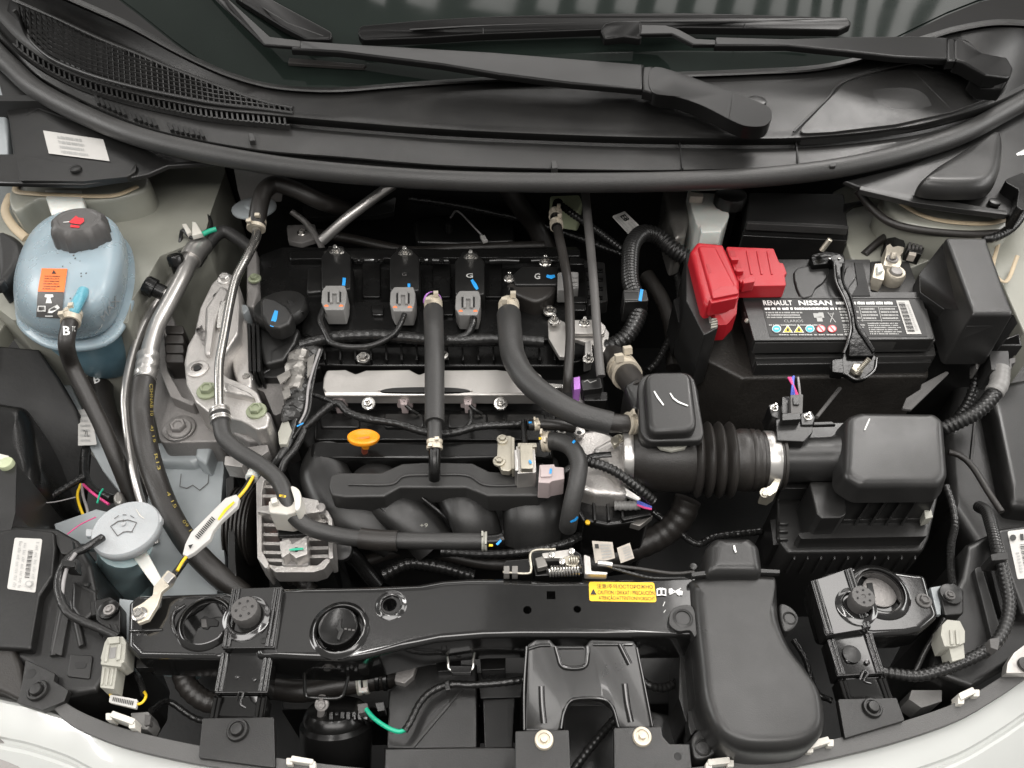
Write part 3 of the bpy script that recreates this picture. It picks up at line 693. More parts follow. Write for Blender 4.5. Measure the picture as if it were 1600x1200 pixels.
# aluminium air conditioning pipe with rubber hose
ac = T('air_conditioning_pipe', 'fat aluminium pipe joining a ribbed black hose beside the engine mount', 'pipe', 240, 540, -.25)
tube('pipe', [(312, 386, -.03), (300, 402, -.03), (284, 436, -.03), (265, 472, -.03), (247, 505, -.03), (237, 533, -.03), (231, 560, -.032)], 12.5, 'alup', ac, seg=18)
tube('end_fitting', [(316, 380, -.03), (304, 394, -.03), (297, 406, -.03)], 17, 'alup', ac, seg=16)
tube('ferrule', [(232, 556, -.032), (230, 572, -.032), (229, 574, -.032), (227, 590, -.033), (226, 596, -.033)], 17, 'alup', ac, seg=20, ribs=(.016, .06))
hz = tube('hose', [(226, 592, -.034), (222, 620, -.04), (221, 650, -.05), (227, 692, -.06), (242, 746, -.08), (264, 800, -.09), (296, 852, -.10), (338, 896, -.11), (380, 930, -.13)], 17.5, 'rubber', ac, seg=20)
HB = bvh(hz)
for i, (a, b) in enumerate((((233, 600), (234, 650)), ((233, 665), (238, 692)), ((240, 710), (246, 735)), ((259, 770), (272, 795)), ((284, 815), (300, 838)))):
    dx, dy = b[0]-a[0], b[1]-a[1]; L_ = math.hypot(dx, dy); nx, ny = dy/L_*5, -dx/L_*5
    text(('CSHNAB 10', '4J 15', 'R13', '4 15', '09 15')[i], [(a[0]+nx, a[1]+ny), (b[0]+nx, b[1]+ny), b, a], 'yprint', ac, on=HB)
for px, py, ax, r_ in ((277, 414, (-.1, .35, 1), 12), (243, 452, (-.8, .15, .45), 15)):
    g_ = S(px, py, -.03)
    lathe('port_cap', P(px, py, -.025), ax, [(r_*.8*g_, -.012), (r_*.8*g_, 0), (r_*g_, .001), (r_*g_, .014), (r_*.85*g_, .017), (r_*.5*g_, .0175), (r_*.5*g_, .0165)], 'shiny', ac, mod=lambda a, j: 1+(.04 if math.cos(10*a) > 0 and j in (2, 3) else 0), seg=40)
    lathe('port_stem', P(px, py, -.03)-V(ax).normalized()*.02, ax, [(r_*.62*g_, -.012), (r_*.7*g_, .0), (r_*.7*g_, .006)], 'alup', ac)
tube('air_conditioning_pipe', [(292, 400, -.07), (262, 450, -.06), (232, 492, -.06), (210, 545, -.06), (196, 610, -.06), (197, 655, -.07), (203, 700, -.08), (212, 752, -.09), (226, 800, -.11), (244, 850, -.13)], 6.5, 'alup', seg=12, tagd=('thin silver pipe bowing out to the left of the fat aluminium pipe', 'pipe'))
tube('wing_pipe', [(268, 408, -.04), (258, 440, -.07), (240, 480, -.08), (222, 520, -.1), (205, 560, -.12)], 4, 'bodyb', tagd=('thin grey tube hidden behind the port caps of the aluminium pipe', 'pipe'))
hv = T('heater_hose', 'short grey elbow hose behind the port caps at the wing', 'hose', 340, 370, -.1)
tube('hose', [(392, 388, -.05), (370, 372, -.045), (350, 362, -.04), (333, 372, -.04), (316, 395, -.05), (305, 412, -.06)], 10, 'rubber2', hv, seg=14)
prism('wing_clip', [(284, 350, -.0), (291, 349, .0), (299, 362, -.002), (292, 365, .0)], 0, 0, 'white', w=.001, th=.008, tagd=('left one of two small white clips beside the green tape', 'clip'))
prism('wing_clip', [(300, 346, .0), (306, 347, .0), (316, 364, -.002), (300, 368, .0)], 0, 0, 'white', w=.001, th=.008, tagd=('larger white clip touching the green tape near the elbow hose', 'clip'))
tube('green_tape', [(317, 366, -.004), (328, 361, -.004), (338, 358, -.004)], 4, 'greenp', tagd=('short green taped lead on the elbow hose', 'tape'))
tube('wing_cable', [(280, 402, -.03), (282, 375, -.02), (286, 360, -.005), (300, 372, -.01), (318, 364, -.01), (330, 350, -.02), (312, 310, -.03), (300, 285, -.05)], 3, 'conduit', tagd=('thin black cable looping past the white clips on the wing', 'cable'))

# engine mount: cast arm, body side bracket, rubber
em = T('engine_mount', 'rough cast aluminium engine mount arm with olive bolts', 'engine mount', 345, 560, -.2)
arm = prism('mount_arm', [(303, 520), (312, 480), (330, 443), (345, 428), (362, 428), (372, 440), (374, 480), (372, 520), (352, 552), (345, 580), (358, 590), (385, 600), (402, 612), (412, 636), (422, 650), (418, 668), (400, 672), (378, 658), (352, 652), (330, 648), (305, 628), (290, 600), (287, 565), (292, 540)], -.03, -.13, 'alu', em, r=9, w=.006, seg=4)
prism('mount_arm_rib', [(320, 480), (345, 444), (358, 452), (338, 500), (328, 555), (318, 552)], -.022, -.04, 'alu', em, r=6, w=.005)
prism('mount_arm_rib', [(340, 590), (390, 612), (400, 622), (350, 612)], -.020, -.04, 'alu', em, r=4, w=.004)
prism('arm_foot', [(360, 655), (422, 640), (428, 676), (420, 690), (388, 690), (362, 676)], -.06, -.14, 'alud', em, r=8, w=.005)
for x, y, r_, m_ in ((352, 437, 12, 'alup'), (325, 612, 17, 'gbolt'), (401, 643, 16, 'gbolt')): bolt(em, x, y, -.03, r_, m_)
lathe('boss', P(309, 577, -.03), (0, 0, 1), [(17*.0009, -.004), (17*.0009, .002), (14*.0009, .004), (9*.0009, .004), (8*.0009, -.002)], 'alu', em)
cyl('boss_hole', 309, 577, -.031, 6, 4, 'deep', em)
lathe('boss', P(341, 463, -.03), (0, 0, 1), [(10*.0009, -.004), (9*.0009, .001), (6*.0009, .001), (5*.0009, -.002)], 'alud', em); cyl('boss_hole', 341, 463, -.031, 7, 3, 'deep', em)
AB = bvh(arm)
text('N 93', [(316, 508), (330, 537), (318, 542), (305, 514)], 'alud', em, on=AB)
bb = T('mount_bracket', 'dull grey cast bracket with one big flanged bolt under the aluminium hose', 'bracket', 285, 660, -.3)
prism('bracket_plate', [(243, 500), (262, 478), (272, 500), (278, 560), (300, 600), (312, 640), (340, 652), (346, 690), (250, 692), (238, 640), (240, 560)], -.085, -.15, 'alud', bb, r=10, w=.006)
prism('bracket_web', [(248, 520), (256, 515), (262, 580), (285, 620), (306, 628), (300, 634), (266, 620), (250, 580)], -.065, -.09, 'alud', bb, r=4, w=.004)
lathe('bolt_seat', P(281, 671, -.085), (0, 0, 1), [(25*.00088, -.005), (25*.00088, .004), (22*.00088, .006)], 'alud', bb)
bolt(bb, 281, 671, -.08, 19, 'alud')
mr_ = T('mount_rubber', 'black ribbed rubber block between the mount arm and the pipe', 'mount rubber', 272, 540, -.2)
for k in range(4): prism('rubber_rib', [(258, 508+k*15), (286, 508+k*15), (288, 521+k*15), (258, 521+k*15)], -.05, -.12, 'rubber', mr_, r=4, w=.003)
rl = T('chassis_rail', 'pale grey painted chassis rail below the engine mount', 'chassis rail', 300, 780, -.4)
prism('rail_top', [(238, 692), (308, 694), (318, 660), (332, 655), (345, 690), (350, 730), (345, 790), (352, 880), (330, 960), (250, 940), (225, 850), (232, 760)], -.13, -.40, 'bodyb', rl, r=6, w=.006)
prism('rail_step', [(240, 690), (318, 692), (322, 715), (300, 724), (244, 722)], -.115, -.14, 'bodyb', rl, r=8, w=.008)
prism('rail_upright', [(308, 660), (327, 655), (331, 700), (322, 726), (305, 715)], -.10, -.14, 'bodyb', rl, r=4, w=.004)
cyl('rail_hole', 310, 704, -.114, 7, 2, 'deep', rl)
stroke(rl, [(283, 740), (281, 760), (292, 763), (301, 758), (312, 766), (325, 755), (327, 735)], 1.5, 'capgrey', z=-.129, name='stamped_edge')

# washer filler and tank
wf = T('washer_filler', 'round pale grey washer filler cap embossed with a wiper symbol', 'filler cap', 199, 823, -.1)
wa = V((.0, .05, 1)).normalized(); wc = P(199, 829, -.045); s_ = S(199, 823, -.04)
wcap = lathe('cap', wc, wa, [(46*s_, -.008), (50*s_, -.006), (52*s_, 0), (51.5*s_, .004), (49*s_, .0068), (44*s_, .0075), (3*s_, .0078)], 'cap', wf, seg=48)
prism('cap_tab', smoothpoly([(232, 792), (244, 800), (252, 806), (251, 815), (243, 818), (236, 818)], 3), -.040, -.048, 'cap', wf, w=.002)
prism('cap_hinge', [(134, 826, -.045), (150, 828, -.045), (150, 838, -.045), (134, 838, -.045)], 0, 0, 'cap', wf, r=2, w=.001, th=.006)
WB = bvh(wcap)
for pts in ([(173, 823), (185, 815), (200, 813), (214, 817)], [(173, 823), (184, 838), (193, 832), (200, 831), (208, 832)], [(214, 817), (206, 832)], [(179, 811), (186, 806)], [(192, 805), (198, 805)], [(204, 806), (210, 810)], [(193, 818), (193, 812)]):
    stroke(wf, pts, 1.7, 'capgrey', on=WB, name='symbol')
cyl('cap_pip', 193, 819, -.0365, 3.5, 1.5, 'cap', wf)
stroke(wf, [(213, 796), (219, 806), (226, 811)], 1.4, 'white', on=WB, name='symbol')
tube('filler_neck', [(196, 848, -.055, 40), (192, 880, -.13, 36), (186, 905, -.19, 44), (184, 925, -.24, 60)], 30, 'teal', wf, seg=20)
prism('neck_strap', [(204, 866, -.06), (226, 856, -.06), (258, 915, -.07), (247, 925, -.07)], 0, 0, 'tankw', wf, r=3, w=.002, th=.006)
wt = T('washer_tank', 'teal translucent washer tank under the grey filler cap', 'washer tank', 180, 930, -.4)
prism('tank_body', [(140, 880), (225, 876), (232, 940), (212, 950), (150, 940), (134, 920)], -.20, -.45, 'teal', wt, r=10, w=.014, seg=4)
prism('body_plate', [(84, 818, -.13), (150, 795, -.12), (172, 800, -.12), (160, 850, -.13), (90, 850, -.14)], 0, 0, 'bodyb', w=.002, th=.02, tagd=('flat pale blue grey panel to the left of the washer cap', 'body panel'))
prism('body_plate', [(186, 935, -.06), (209, 938, -.06), (200, 1005, -.06), (186, 1000, -.06)], 0, 0, 'bodyb', w=.001, th=.01, tagd=('narrow pale grey strip of body beside the black crossmember end', 'body panel'))

# small wires and tags at the left
lt = T('wiring_loom', 'black taped loom with a white paper tag and coloured wires below the tank hoses', 'wiring loom', 130, 700, -.25)
tube('loom', [(140, 640, -.19), (136, 690, -.17), (132, 725, -.165), (134, 750, -.16), (150, 768, -.15), (175, 780, -.14)], 7, 'tape', lt)
prism('tag', [(122, 641, -.155), (141, 638, -.155), (151, 692, -.155), (150, 695, -.155), (122, 696, -.155)], 0, 0, 'paper', lt, w=0, th=.001)
q = [(124, 646, -.155), (140, 646, -.155), (147, 692, -.155), (125, 692, -.155)]
scribble(q, 6, 'gink', lt, seed=4, fill=.5)
text('2L', [(130, 672, -.155), (139, 672, -.155), (140, 682, -.155), (131, 682, -.155)], 'ink', lt)
for pts, r_, m_ in (([(126, 757, -.15), (121, 775, -.14), (128, 800, -.13), (138, 815, -.13)], 2.2, 'ywire'), ([(128, 757, -.15), (130, 775, -.14), (136, 795, -.13), (139, 815, -.13)], 2.2, 'gwire'), ([(130, 757, -.15), (142, 768, -.13), (155, 778, -.13), (170, 788, -.13)], 2.2, 'pinkw'), ([(152, 786, -.12), (156, 772, -.12), (161, 764, -.12)], 1.6, 'greenw'), ([(105, 835, -.1), (125, 820, -.1), (150, 808, -.1)], 1., 'pinkw'), ([(18, 780, -.1), (35, 785, -.11), (80, 785, -.12), (118, 777, -.13)], 1., 'gwire')):
    tube('wire', pts, r_, m_, lt, seg=8)
prism('clear_sleeve', smoothpoly([(176, 774), (186, 766), (192, 776), (188, 786), (178, 786)], 3), -.10, -.12, 'foil', lt, w=.004)
# ================================================================== ENGINE
# dark parts behind the engine, under the seal
fd = T('strut_washer', 'pale grey domed metal disc behind the black elbow hose', 'metal disc', 397, 322, -.1)
lathe('disc', P(397, 324, -.03), (.0, .12, 1), [(38*.00098, -.003), (38*.00098, 0), (35*.00098, .002), (16*.00098, .004), (14*.00098, .008), (10*.00098, .009), (3*.00098, .008)], 'bodyb', fd, seg=36)
prism('disc_bracket', [(365, 262, .02), (440, 262, .02), (436, 300, -.03), (372, 300, -.03)], 0, 0, 'alud', fd, r=3, w=.002, th=.02)
he = T('heater_hose', 'black elbow hose with a beige clamp feeding the bent silver pipe', 'hose', 405, 320, -.1)
tube('hose', [(401, 352, .008), (406, 320, .022), (414, 298, .030), (432, 288, .030), (465, 298, .022), (500, 314, .005), (540, 326, -.03)], 13.5, 'rubber', he, seg=16)
ringclip(he, [(400, 358, .005), (402, 345, .010)], 13, 0, 'beige')
tube('heater_pipe', [(401, 352, .007), (400, 372, .004), (388, 398, .003), (374, 424, .003), (366, 444, .003), (358, 480, .003), (350, 525, .002), (343, 565, .0), (342, 600, -.002), (343, 650, -.006)], 7.2, 'steel', seg=16, tagd=('slim bent silver pipe running past the cast engine mount', 'pipe'))
hb = T('heater_hose', 'long grey black hose from the bent silver pipe across the alternator to the manifold', 'hose', 420, 740, -.12)
hz = tube('hose', [(343, 640, -.006), (345, 660, -.008), (351, 684, -.012), (374, 706, -.018), (411, 729, -.024), (436, 752, -.03), (448, 778, -.035), (458, 803, -.045), (484, 824, -.055), (525, 836, -.06), (568, 842, -.06), (650, 845, -.06), (762, 846, -.06)], 13, 'rubber2', hb, seg=18)
for a, b in (((343, 642, -.006), (344, 649, -.006)), ((344, 653, -.006), (345, 659, -.007))): ringclip(hb, [a, b], 14.5, 0, 'alup', ears=False)
tube('hose_sleeve', [(563, 841, -.06), (590, 844, -.06), (621, 845, -.06)], 16.5, 'rubber', hb, seg=18)
ringclip(hb, [(753, 846, -.06), (761, 846, -.06)], 14, 0, 'pgrey')
HB = bvh(hz); stroke(hb, [(437, 774), (447, 776)], 5, 'ywire', on=HB); stroke(hb, [(764, 852), (770, 852)], 5, 'ywire', z=-.045)
tube('hose_end', [(760, 846, -.06), (776, 845, -.06), (786, 842, -.06)], 11, 'shiny', hb)
stroke(hb, [(776, 851), (783, 844)], 5, 'bluep', z=-.05)
hc = T('hose_bracket', 'cream plastic clip holding the long hose on top of the alternator', 'hose clip', 445, 785, -.1)
prism('clip_body', [(419, 783), (434, 779), (462, 783), (464, 800), (448, 804), (420, 801)], -.032, -.07, 'white', hc, r=4, w=.003)
prism('clip_hook', smoothpoly([(454, 760), (464, 762), (470, 772), (469, 792), (461, 797), (459, 778)], 3), -.022, -.05, 'white', hc, w=.002)
prism('clip_jaw', [(422, 778), (432, 776), (434, 784), (424, 787)], -.024, -.05, 'white', hc, r=2, w=.002)
tube('hard_pipe', [(614, 288, .02), (575, 316, .0), (540, 343, -.02), (503, 376, -.05)], 8.5, 'alup', tagd=('bright straight metal pipe slanting up behind the valve cover under the seal', 'pipe'))
tube('dark_hose', [(790, 285, -.02), (812, 320, -.06), (836, 352, -.10), (855, 390, -.14)], 16, 'rubber', tagd=('broad dark hose in shadow under the middle of the seal', 'hose'))
prism('heat_shield', [(470, 322, -.10), (500, 318, -.09), (590, 320, -.09), (620, 305, -.08), (616, 330, -.1), (590, 336, -.11), (480, 340, -.12)], 0, 0, 'plast2', r=4, w=.003, th=.01, tagd=('dark grey sheet ledge behind the bright slanting pipe', 'heat shield'))
prism('heat_shield', [(645, 345), (690, 336), (800, 338), (805, 376), (720, 380), (650, 378)], -.12, -.16, 'plastic', r=8, w=.006, tagd=('dark rounded shield in shadow behind the third ignition coil', 'heat shield'))
sw = T('sensor_lead', 'small sensor with a coppery tip and thin lead in the dark behind the engine', 'sensor', 702, 350, -.14)
cyl('sensor_body', 702, 362, -.10, 5, 16, 'plastic', sw); cyl('sensor_tip', 702, 356, -.092, 4, 5, 'brass', sw); tube('lead', [(704, 340, -.08), (715, 330, -.08), (738, 352, -.09), (757, 372, -.10)], 1.6, 'gwire', sw, seg=8)
prism('lead_tag', [(750, 368), (757, 367), (762, 375), (755, 377)], -.095, -.10, 'paper', sw, w=.0005)

# cylinder block side and valve cover
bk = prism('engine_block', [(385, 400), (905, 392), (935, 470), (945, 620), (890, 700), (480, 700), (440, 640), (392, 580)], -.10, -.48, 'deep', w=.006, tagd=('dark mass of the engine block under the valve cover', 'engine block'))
vc = T('valve_cover', 'glossy black ribbed plastic valve cover carrying the ignition coils', 'valve cover', 660, 480, -.12)
prism('cover_body', [(405, 398), (440, 385), (700, 388), (905, 384), (918, 430), (925, 560), (880, 572), (600, 572), (490, 570), (455, 560), (410, 585), (392, 575), (396, 520)], -.07, -.14, 'shiny', vc, r=8, w=.006)
prism('cover_ridge', [(470, 470), (900, 468), (905, 520), (880, 532), (500, 535), (470, 520)], -.062, -.08, 'shiny', vc, r=8, w=.006)
prism('cover_ridge', [(450, 392), (900, 388), (904, 402), (450, 405)], -.058, -.08, 'shiny', vc, r=5, w=.005)
prism('cover_pad', [(480, 418), (505, 415), (505, 455), (478, 458)], -.064, -.08, 'plastic', vc, r=5, w=.004)
for k in range(16): prism('cover_rib', [(505+k*24, 538), (508+k*24, 538), (509+k*24, 562), (506+k*24, 562)], -.060, -.075, 'shiny', vc, w=.0008)
for x in (580, 690, 770): prism('cover_web', [(x-14, 392), (x+14, 392), (x+14, 464), (x-14, 464)], -.064, -.075, 'shiny', vc, r=3, w=.002)
for x0 in (553, 655, 765, 830): tube('cover_rail', [(x0, 408, -.048), (x0+20, 407, -.047), (x0+46, 408, -.048)], 5, 'gloss', vc, seg=10)
for x0 in (556, 566, 588, 596, 660, 672, 690): cyl('rail_nut', x0, 409, -.046, 4, 4, 'gloss', vc)
for x in (455, 590, 700, 795): prism('cover_tab', [(x-10, 476), (x+10, 476), (x+8, 492), (x-8, 492)], -.056, -.07, 'gloss', vc, r=2, w=.001)
text('FHSSSS', [(550, 370, -.056), (605, 370, -.056), (605, 376, -.056), (550, 376, -.056)], 'plastic', vc, name='cast_mark') if False else None
prism('cover_shelf', [(395, 560), (470, 555), (505, 562), (500, 575), (440, 590), (398, 590)], -.072, -.10, 'plastic', vc, r=5, w=.003)
bolt(vc, 398, 436, -.05, 10, 'gbolt'); bolt(vc, 568, 560, -.056, 11, 'steel'); bolt(vc, 859, 487, -.055, 11, 'steel'); bolt(vc, 386, 592, -.06, 10, 'steel'); bolt(vc, 690, 556, -.056, 11, 'steel')
# timing cover edge
tc_ = T('timing_cover', 'pale cast aluminium timing cover edge between mount and oil cap', 'timing cover', 372, 540, -.2)
prism('cover_edge', smoothpoly([(384, 498), (372, 506), (362, 530), (360, 552), (364, 580), (374, 600), (392, 604), (394, 560), (392, 520)], 4), -.055, -.2, 'alu', tc_, w=.006)
prism('cover_post', [(386, 392), (401, 388), (404, 455), (396, 480), (384, 478)], -.055, -.12, 'alud', tc_, r=4, w=.004)
prism('sensor_clip', [(343, 470), (356, 470), (354, 500), (344, 512), (338, 512)], -.022, -.03, 'steel', tc_, r=2, w=.001)
prism('blue_bush', smoothpoly([(368, 480), (382, 475), (388, 482), (380, 490), (370, 488)], 3), -.05, -.08, 'bodyb', tc_, w=.002)
prism('cover_foot', [(392, 580), (420, 588), (450, 600), (452, 640), (428, 650), (412, 612), (392, 604)], -.085, -.2, 'alud', tc_, r=5, w=.004)
for k in range(3): prism('edge_rib', [(386+k*7, 505), (391+k*7, 505), (393+k*7, 580), (388+k*7, 580)], -.052+.002*k, -.09, 'shiny', tc_, r=1, w=.002)
# oil filler cap
oc = T('oil_filler', 'round black oil filler cap with a moulded grip and one blue stripe', 'oil cap', 440, 488, -.08)
so = S(440, 488, -.04)
cap_ = lathe('cap_disc', P(442, 492, -.055), (-.1, .12, 1), [(38*so, -.004), (42*so, .002), (42*so, .013), (40*so, .018), (35*so, .019), (2*so, .0185)], 'plast2', oc, seg=40, mod=lambda a, j: 1+(.03 if math.cos(12*a) > 0 and j in (1, 2) else 0))
grip = prism('grip', fillet([(406, 470), (412, 463), (430, 466), (450, 478), (458, 492), (452, 505), (436, 512), (420, 509), (407, 492)], 8), -.018, -.042, 'plast2', oc, w=.005, seg=4)
stroke(oc, [(432, 486), (429, 498), (425, 510)], 8, 'bluep', on=bvh(grip))
prism('oil_neck', [(402, 500), (470, 512), (462, 535), (444, 562), (412, 570), (404, 540)], -.058, -.11, 'plast2', oc, r=8, w=.005)
stroke(oc, [(424, 565), (424, 548), (450, 534)], 1.6, 'deep', z=-.0575, name='neck_seam')
prism('cap_arrow', [(448, 470), (456, 468), (462, 476), (456, 480)], -.034, -.04, 'plastic', oc, w=.001)
prism('cap_arrow', [(456, 484), (464, 480), (474, 486), (466, 490)], -.034, -.04, 'plastic', oc, w=.001)

# ignition coils
def coil(label, x, y, zz):
    c = T('ignition_coil', label, 'ignition coil', x, y, -.07, 'ignition coils along the valve cover')
    prism('coil_body', fillet([(x-23, y-28), (x-14, y-38), (x+14, y-38), (x+23, y-28), (x+23, y+24), (x-23, y+24)], 5), -.030, -.08, 'plastic', c, w=.003)
    prism('coil_lug', fillet([(x-12, y-44), (x+12, y-44), (x+16, y-30), (x-16, y-30)], 5), -.036, -.06, 'plastic', c, w=.002)
    bolt(c, x+2, y-31, -.033, 12, 'steel', (0, -.2, 1), stud=True)
    k = prism('connector', fillet([(x-22, y+26), (x-16, y+18), (x+14, y+18), (x+17, y+28), (x+16, y+42), (x+12, y+56), (x-17, y+56), (x-23, y+44)], 3), -.026, -.055, 'grey', c, w=.002)
    prism('latch', [(x-10, y+24), (x+5, y+24), (x+5, y+44), (x+1, y+44), (x+1, y+30), (x-6, y+30), (x-6, y+44), (x-10, y+44)], -.022, -.03, 'grey', k, w=.001)
    prism('latch_gap', [(x-13, y+28), (x-10, y+28), (x-10, y+44), (x-13, y+44)], -.0255, -.027, 'deep', k, w=0)
    prism('latch_gap', [(x+5, y+28), (x+8, y+28), (x+8, y+44), (x+5, y+44)], -.0255, -.027, 'deep', k, w=0)
    for dx, m_ in ((-14, 'orange'), (9, 'orange')): cyl('wire_seal', x+dx, y+52, -.030, 4, 5.2, m_, k, ax=(0, -.7, .7), seg=12)
    return c
co1 = coil('black ignition coil nearest the oil cap with a wide blue dab and bare black face', 525, 428, 0)
co2 = coil('black ignition coil next to the straight upright hose with a small square blue dab', 632, 430, 0)
co3 = coil('black ignition coil printed with a grey G and a slanted blue stripe', 734, 436, 0)
stroke(co1, [(538, 434), (537, 446)], 7, 'bluep', z=-.030); stroke(co2, [(639, 443), (639, 450)], 6, 'bluep', z=-.030); stroke(co3, [(737, 437), (742, 445), (746, 452)], 6, 'bluep', z=-.030)
text('G', [(628, 426), (635, 426), (635, 431), (628, 431)], 'capgrey', co2, z=-.030); text('G', [(728, 427), (739, 427), (739, 434), (728, 434)], 'gink', co3, z=-.030, bold=.02)
c4 = T('ignition_coil', 'black ignition coil lying sideways with a grey G and grey connector', 'ignition coil', 835, 431, -.07, 'ignition coils along the valve cover')
prism('coil_body', fillet([(800, 430), (815, 416), (872, 416), (872, 445), (805, 445)], 5), -.030, -.07, 'plastic', c4, w=.003)
prism('coil_boot', smoothpoly([(795, 442), (840, 440), (868, 444), (860, 462), (838, 471), (815, 464), (797, 455)], 4), -.034, -.08, 'rubber', c4, w=.005)
prism('connector', [(871, 426), (884, 424), (904, 425), (904, 449), (884, 453), (871, 453)], -.030, -.055, 'grey', c4, r=2, w=.002)
for y in (430, 437, 444): prism('connector_rib', [(888, y), (903, y), (903, y+3), (888, y+3)], -.0275, -.032, 'grey', c4, w=.0006)
bolt(c4, 796, 436, -.034, 9, 'steel', stud=True); bolt(c4, 852, 411, -.040, 10, 'steel', stud=True)
text('G', [(835, 427), (844, 427), (844, 436), (835, 436)], 'gink', c4, z=-.030, bold=.02); stroke(c4, [(854, 431), (861, 433), (867, 431)], 6, 'bluep', z=-.030)
# coil leads
wh = T('coil_harness', 'black taped wiring harness looping below the ignition coil connectors', 'wiring harness', 600, 520, -.07)
tube('lead', [(506, 482, -.035), (500, 500, -.032), (508, 520, -.030), (519, 536, -.032), (545, 542, -.034), (580, 540, -.035), (612, 525, -.034), (626, 506, -.032), (634, 484, -.034)], 4.5, 'tape', wh, seg=10)
tube('lead', [(740, 488, -.034), (738, 508, -.032), (728, 524, -.04), (700, 530, -.045)], 6, 'tape', wh, seg=10)
tube('trunk', [(470, 540, -.055), (520, 528, -.050), (580, 524, -.046), (640, 528, -.046), (700, 532, -.046), (780, 530, -.046), (850, 534, -.046)], 10, 'tape', wh, seg=14, ribs=(.012, .06))
# silver fuel rail shield
fs_ = T('fuel_rail_shield', 'long brushed silver shield with wavy upper edge across the engine', 'heat shield', 680, 596, -.08)
prism('shield_plate', fillet([(505, 590), (510, 578), (540, 577), (556, 584), (572, 578), (640, 577), (655, 585), (672, 578), (776, 577), (800, 580), (838, 580), (846, 586), (852, 600), (848, 616), (510, 615), (504, 606)], 6), -.055, -.075, 'shield', fs_, w=.004)
prism('shield_flute', smoothpoly([(590, 609), (610, 604), (660, 603), (720, 604), (738, 610), (690, 612), (620, 612)], 4), -.052, -.056, 'shield', fs_, w=.003)
prism('shield_slot', smoothpoly([(594, 611), (612, 606), (660, 604.5), (715, 606), (734, 611), (690, 612.5), (620, 612.5)], 4), -.0515, -.056, 'plastic', fs_, w=.0006)
prism('shield_lip', [(506, 612, -.054), (850, 613, -.054), (850, 617, -.056), (508, 618, -.056)], 0, 0, 'shield', fs_, w=.0008, th=.004)
for x, y in ((576, 634), (782, 634)): bolt(fs_, x, y-3, -.062, 11, 'steel', (0, -.35, 1), stud=True)
for x in (528, 631, 731):
    j = T('fuel_injector', {528: 'pinkish injector plug nearest the foil taped loom', 631: 'pinkish injector plug with a pale blue wire beside the upright hose', 731: 'pinkish injector plug under the right part of the silver shield'}[x], 'injector plug', x, 624, -.09, 'injector plugs below the silver shield')
    prism('plug', [(x-13, 617), (x+13, 617), (x+12, 623), (x+6, 624), (x+5, 632), (x-5, 632), (x-6, 624), (x-12, 623)], -.066, -.085, 'pink', j, r=1.5, w=.001)
    cyl('plug_seal', x-9, 620, -.066, 2.2, 1.5, 'redp', j, seg=10); cyl('plug_seal', x+9, 620, -.066, 2.2, 1.5, 'redp', j, seg=10)
    tube('plug_lead', [(x, 628, -.068), (x+4, 634, -.070), (x+14, 642, -.075), (x+22, 647, -.08)], 3, 'tape', j, seg=8)
mh = T('injector_harness', 'shiny black taped harness sagging under the injector plugs', 'wiring harness', 650, 660, -.1)
tube('trunk', [(440, 706, -.07), (462, 682, -.07), (485, 660, -.068), (524, 630, -.066), (545, 645, -.066), (575, 655, -.064), (620, 662, -.064), (665, 675, -.064), (705, 677, -.064), (745, 667, -.064), (790, 664, -.064), (830, 662, -.066)], 6.5, 'tape', mh, seg=12, ribs=(.009, .09))
tube('lead', [(735, 642, -.064), (736, 655, -.062), (730, 668, -.063)], 4, 'tape', mh, seg=8)
tube('lead', [(455, 620, -.06), (480, 615, -.06), (510, 624, -.062), (524, 632, -.064)], 4, 'tape', mh, seg=8)
ft = T('foil_loom', 'loom wrapped in wrinkled shiny foil tape beside the silver shield', 'wiring loom', 472, 600, -.1)
g = random.Random(5)
for nm, pts, r_, m_ in (('foil_wrap', [(482, 545), (478, 565), (472, 590), (466, 612), (462, 635), (454, 660)], 19, 'wraptape'), ('foil_fold', [(466, 552), (462, 572), (462, 590), (456, 612)], 15, 'foil'), ('foil_fold', [(470, 612), (464, 632), (456, 650)], 13, 'wraptape')):
    fine = smoothpoly(pts, 4, closed=False)
    ob = tube(nm, [(x+g.uniform(-2, 2), y, (-.062 if nm == 'foil_wrap' else -.054)+g.uniform(-.002, .002), r_*g.uniform(.8, 1.15)) for x, y in fine], r_, m_, ft, n=2, seg=11, flat=.55)
    for v in ob.data.vertices: v.co += V((g.uniform(-1, 1), g.uniform(-1, 1), g.uniform(-1, 1)))*.0013
    ob.data.set_sharp_from_angle(angle=R(18))
for qq in ([(432, 588), (452, 577), (454, 586), (438, 600)], [(440, 612), (452, 604), (454, 618), (444, 624)], [(480, 560), (492, 552), (488, 580), (480, 590)]): prism('tape_end', qq, -.044, -.047, 'foil', ft, w=.0006)
tube('bare_lead', [(500, 546, -.04), (490, 575, -.042), (482, 605, -.045), (478, 640, -.05), (468, 662, -.055)], 2.2, 'gwire', ft, seg=8); tube('bare_lead', [(504, 546, -.04), (494, 575, -.042), (487, 610, -.045), (482, 645, -.05), (458, 685, -.06)], 2., 'tape', ft, seg=8)
prism('loom_clip', [(440, 660), (450, 656), (456, 672), (448, 694), (436, 694), (434, 676)], -.055, -.08, 'pgrey', ft, r=2, w=.0015)
tube('loom_tail', [(462, 655, -.06), (452, 690, -.065), (440, 712, -.07), (425, 730, -.08), (418, 738, -.09)], 8, 'tape', ft, seg=10)
tube('loom_tail', [(476, 672, -.06), (462, 700, -.065), (446, 720, -.07), (436, 744, -.08)], 6, 'tape', ft, seg=10)
stroke(ft, [(464, 666), (474, 661)], 3, 'bluep', z=-.043)
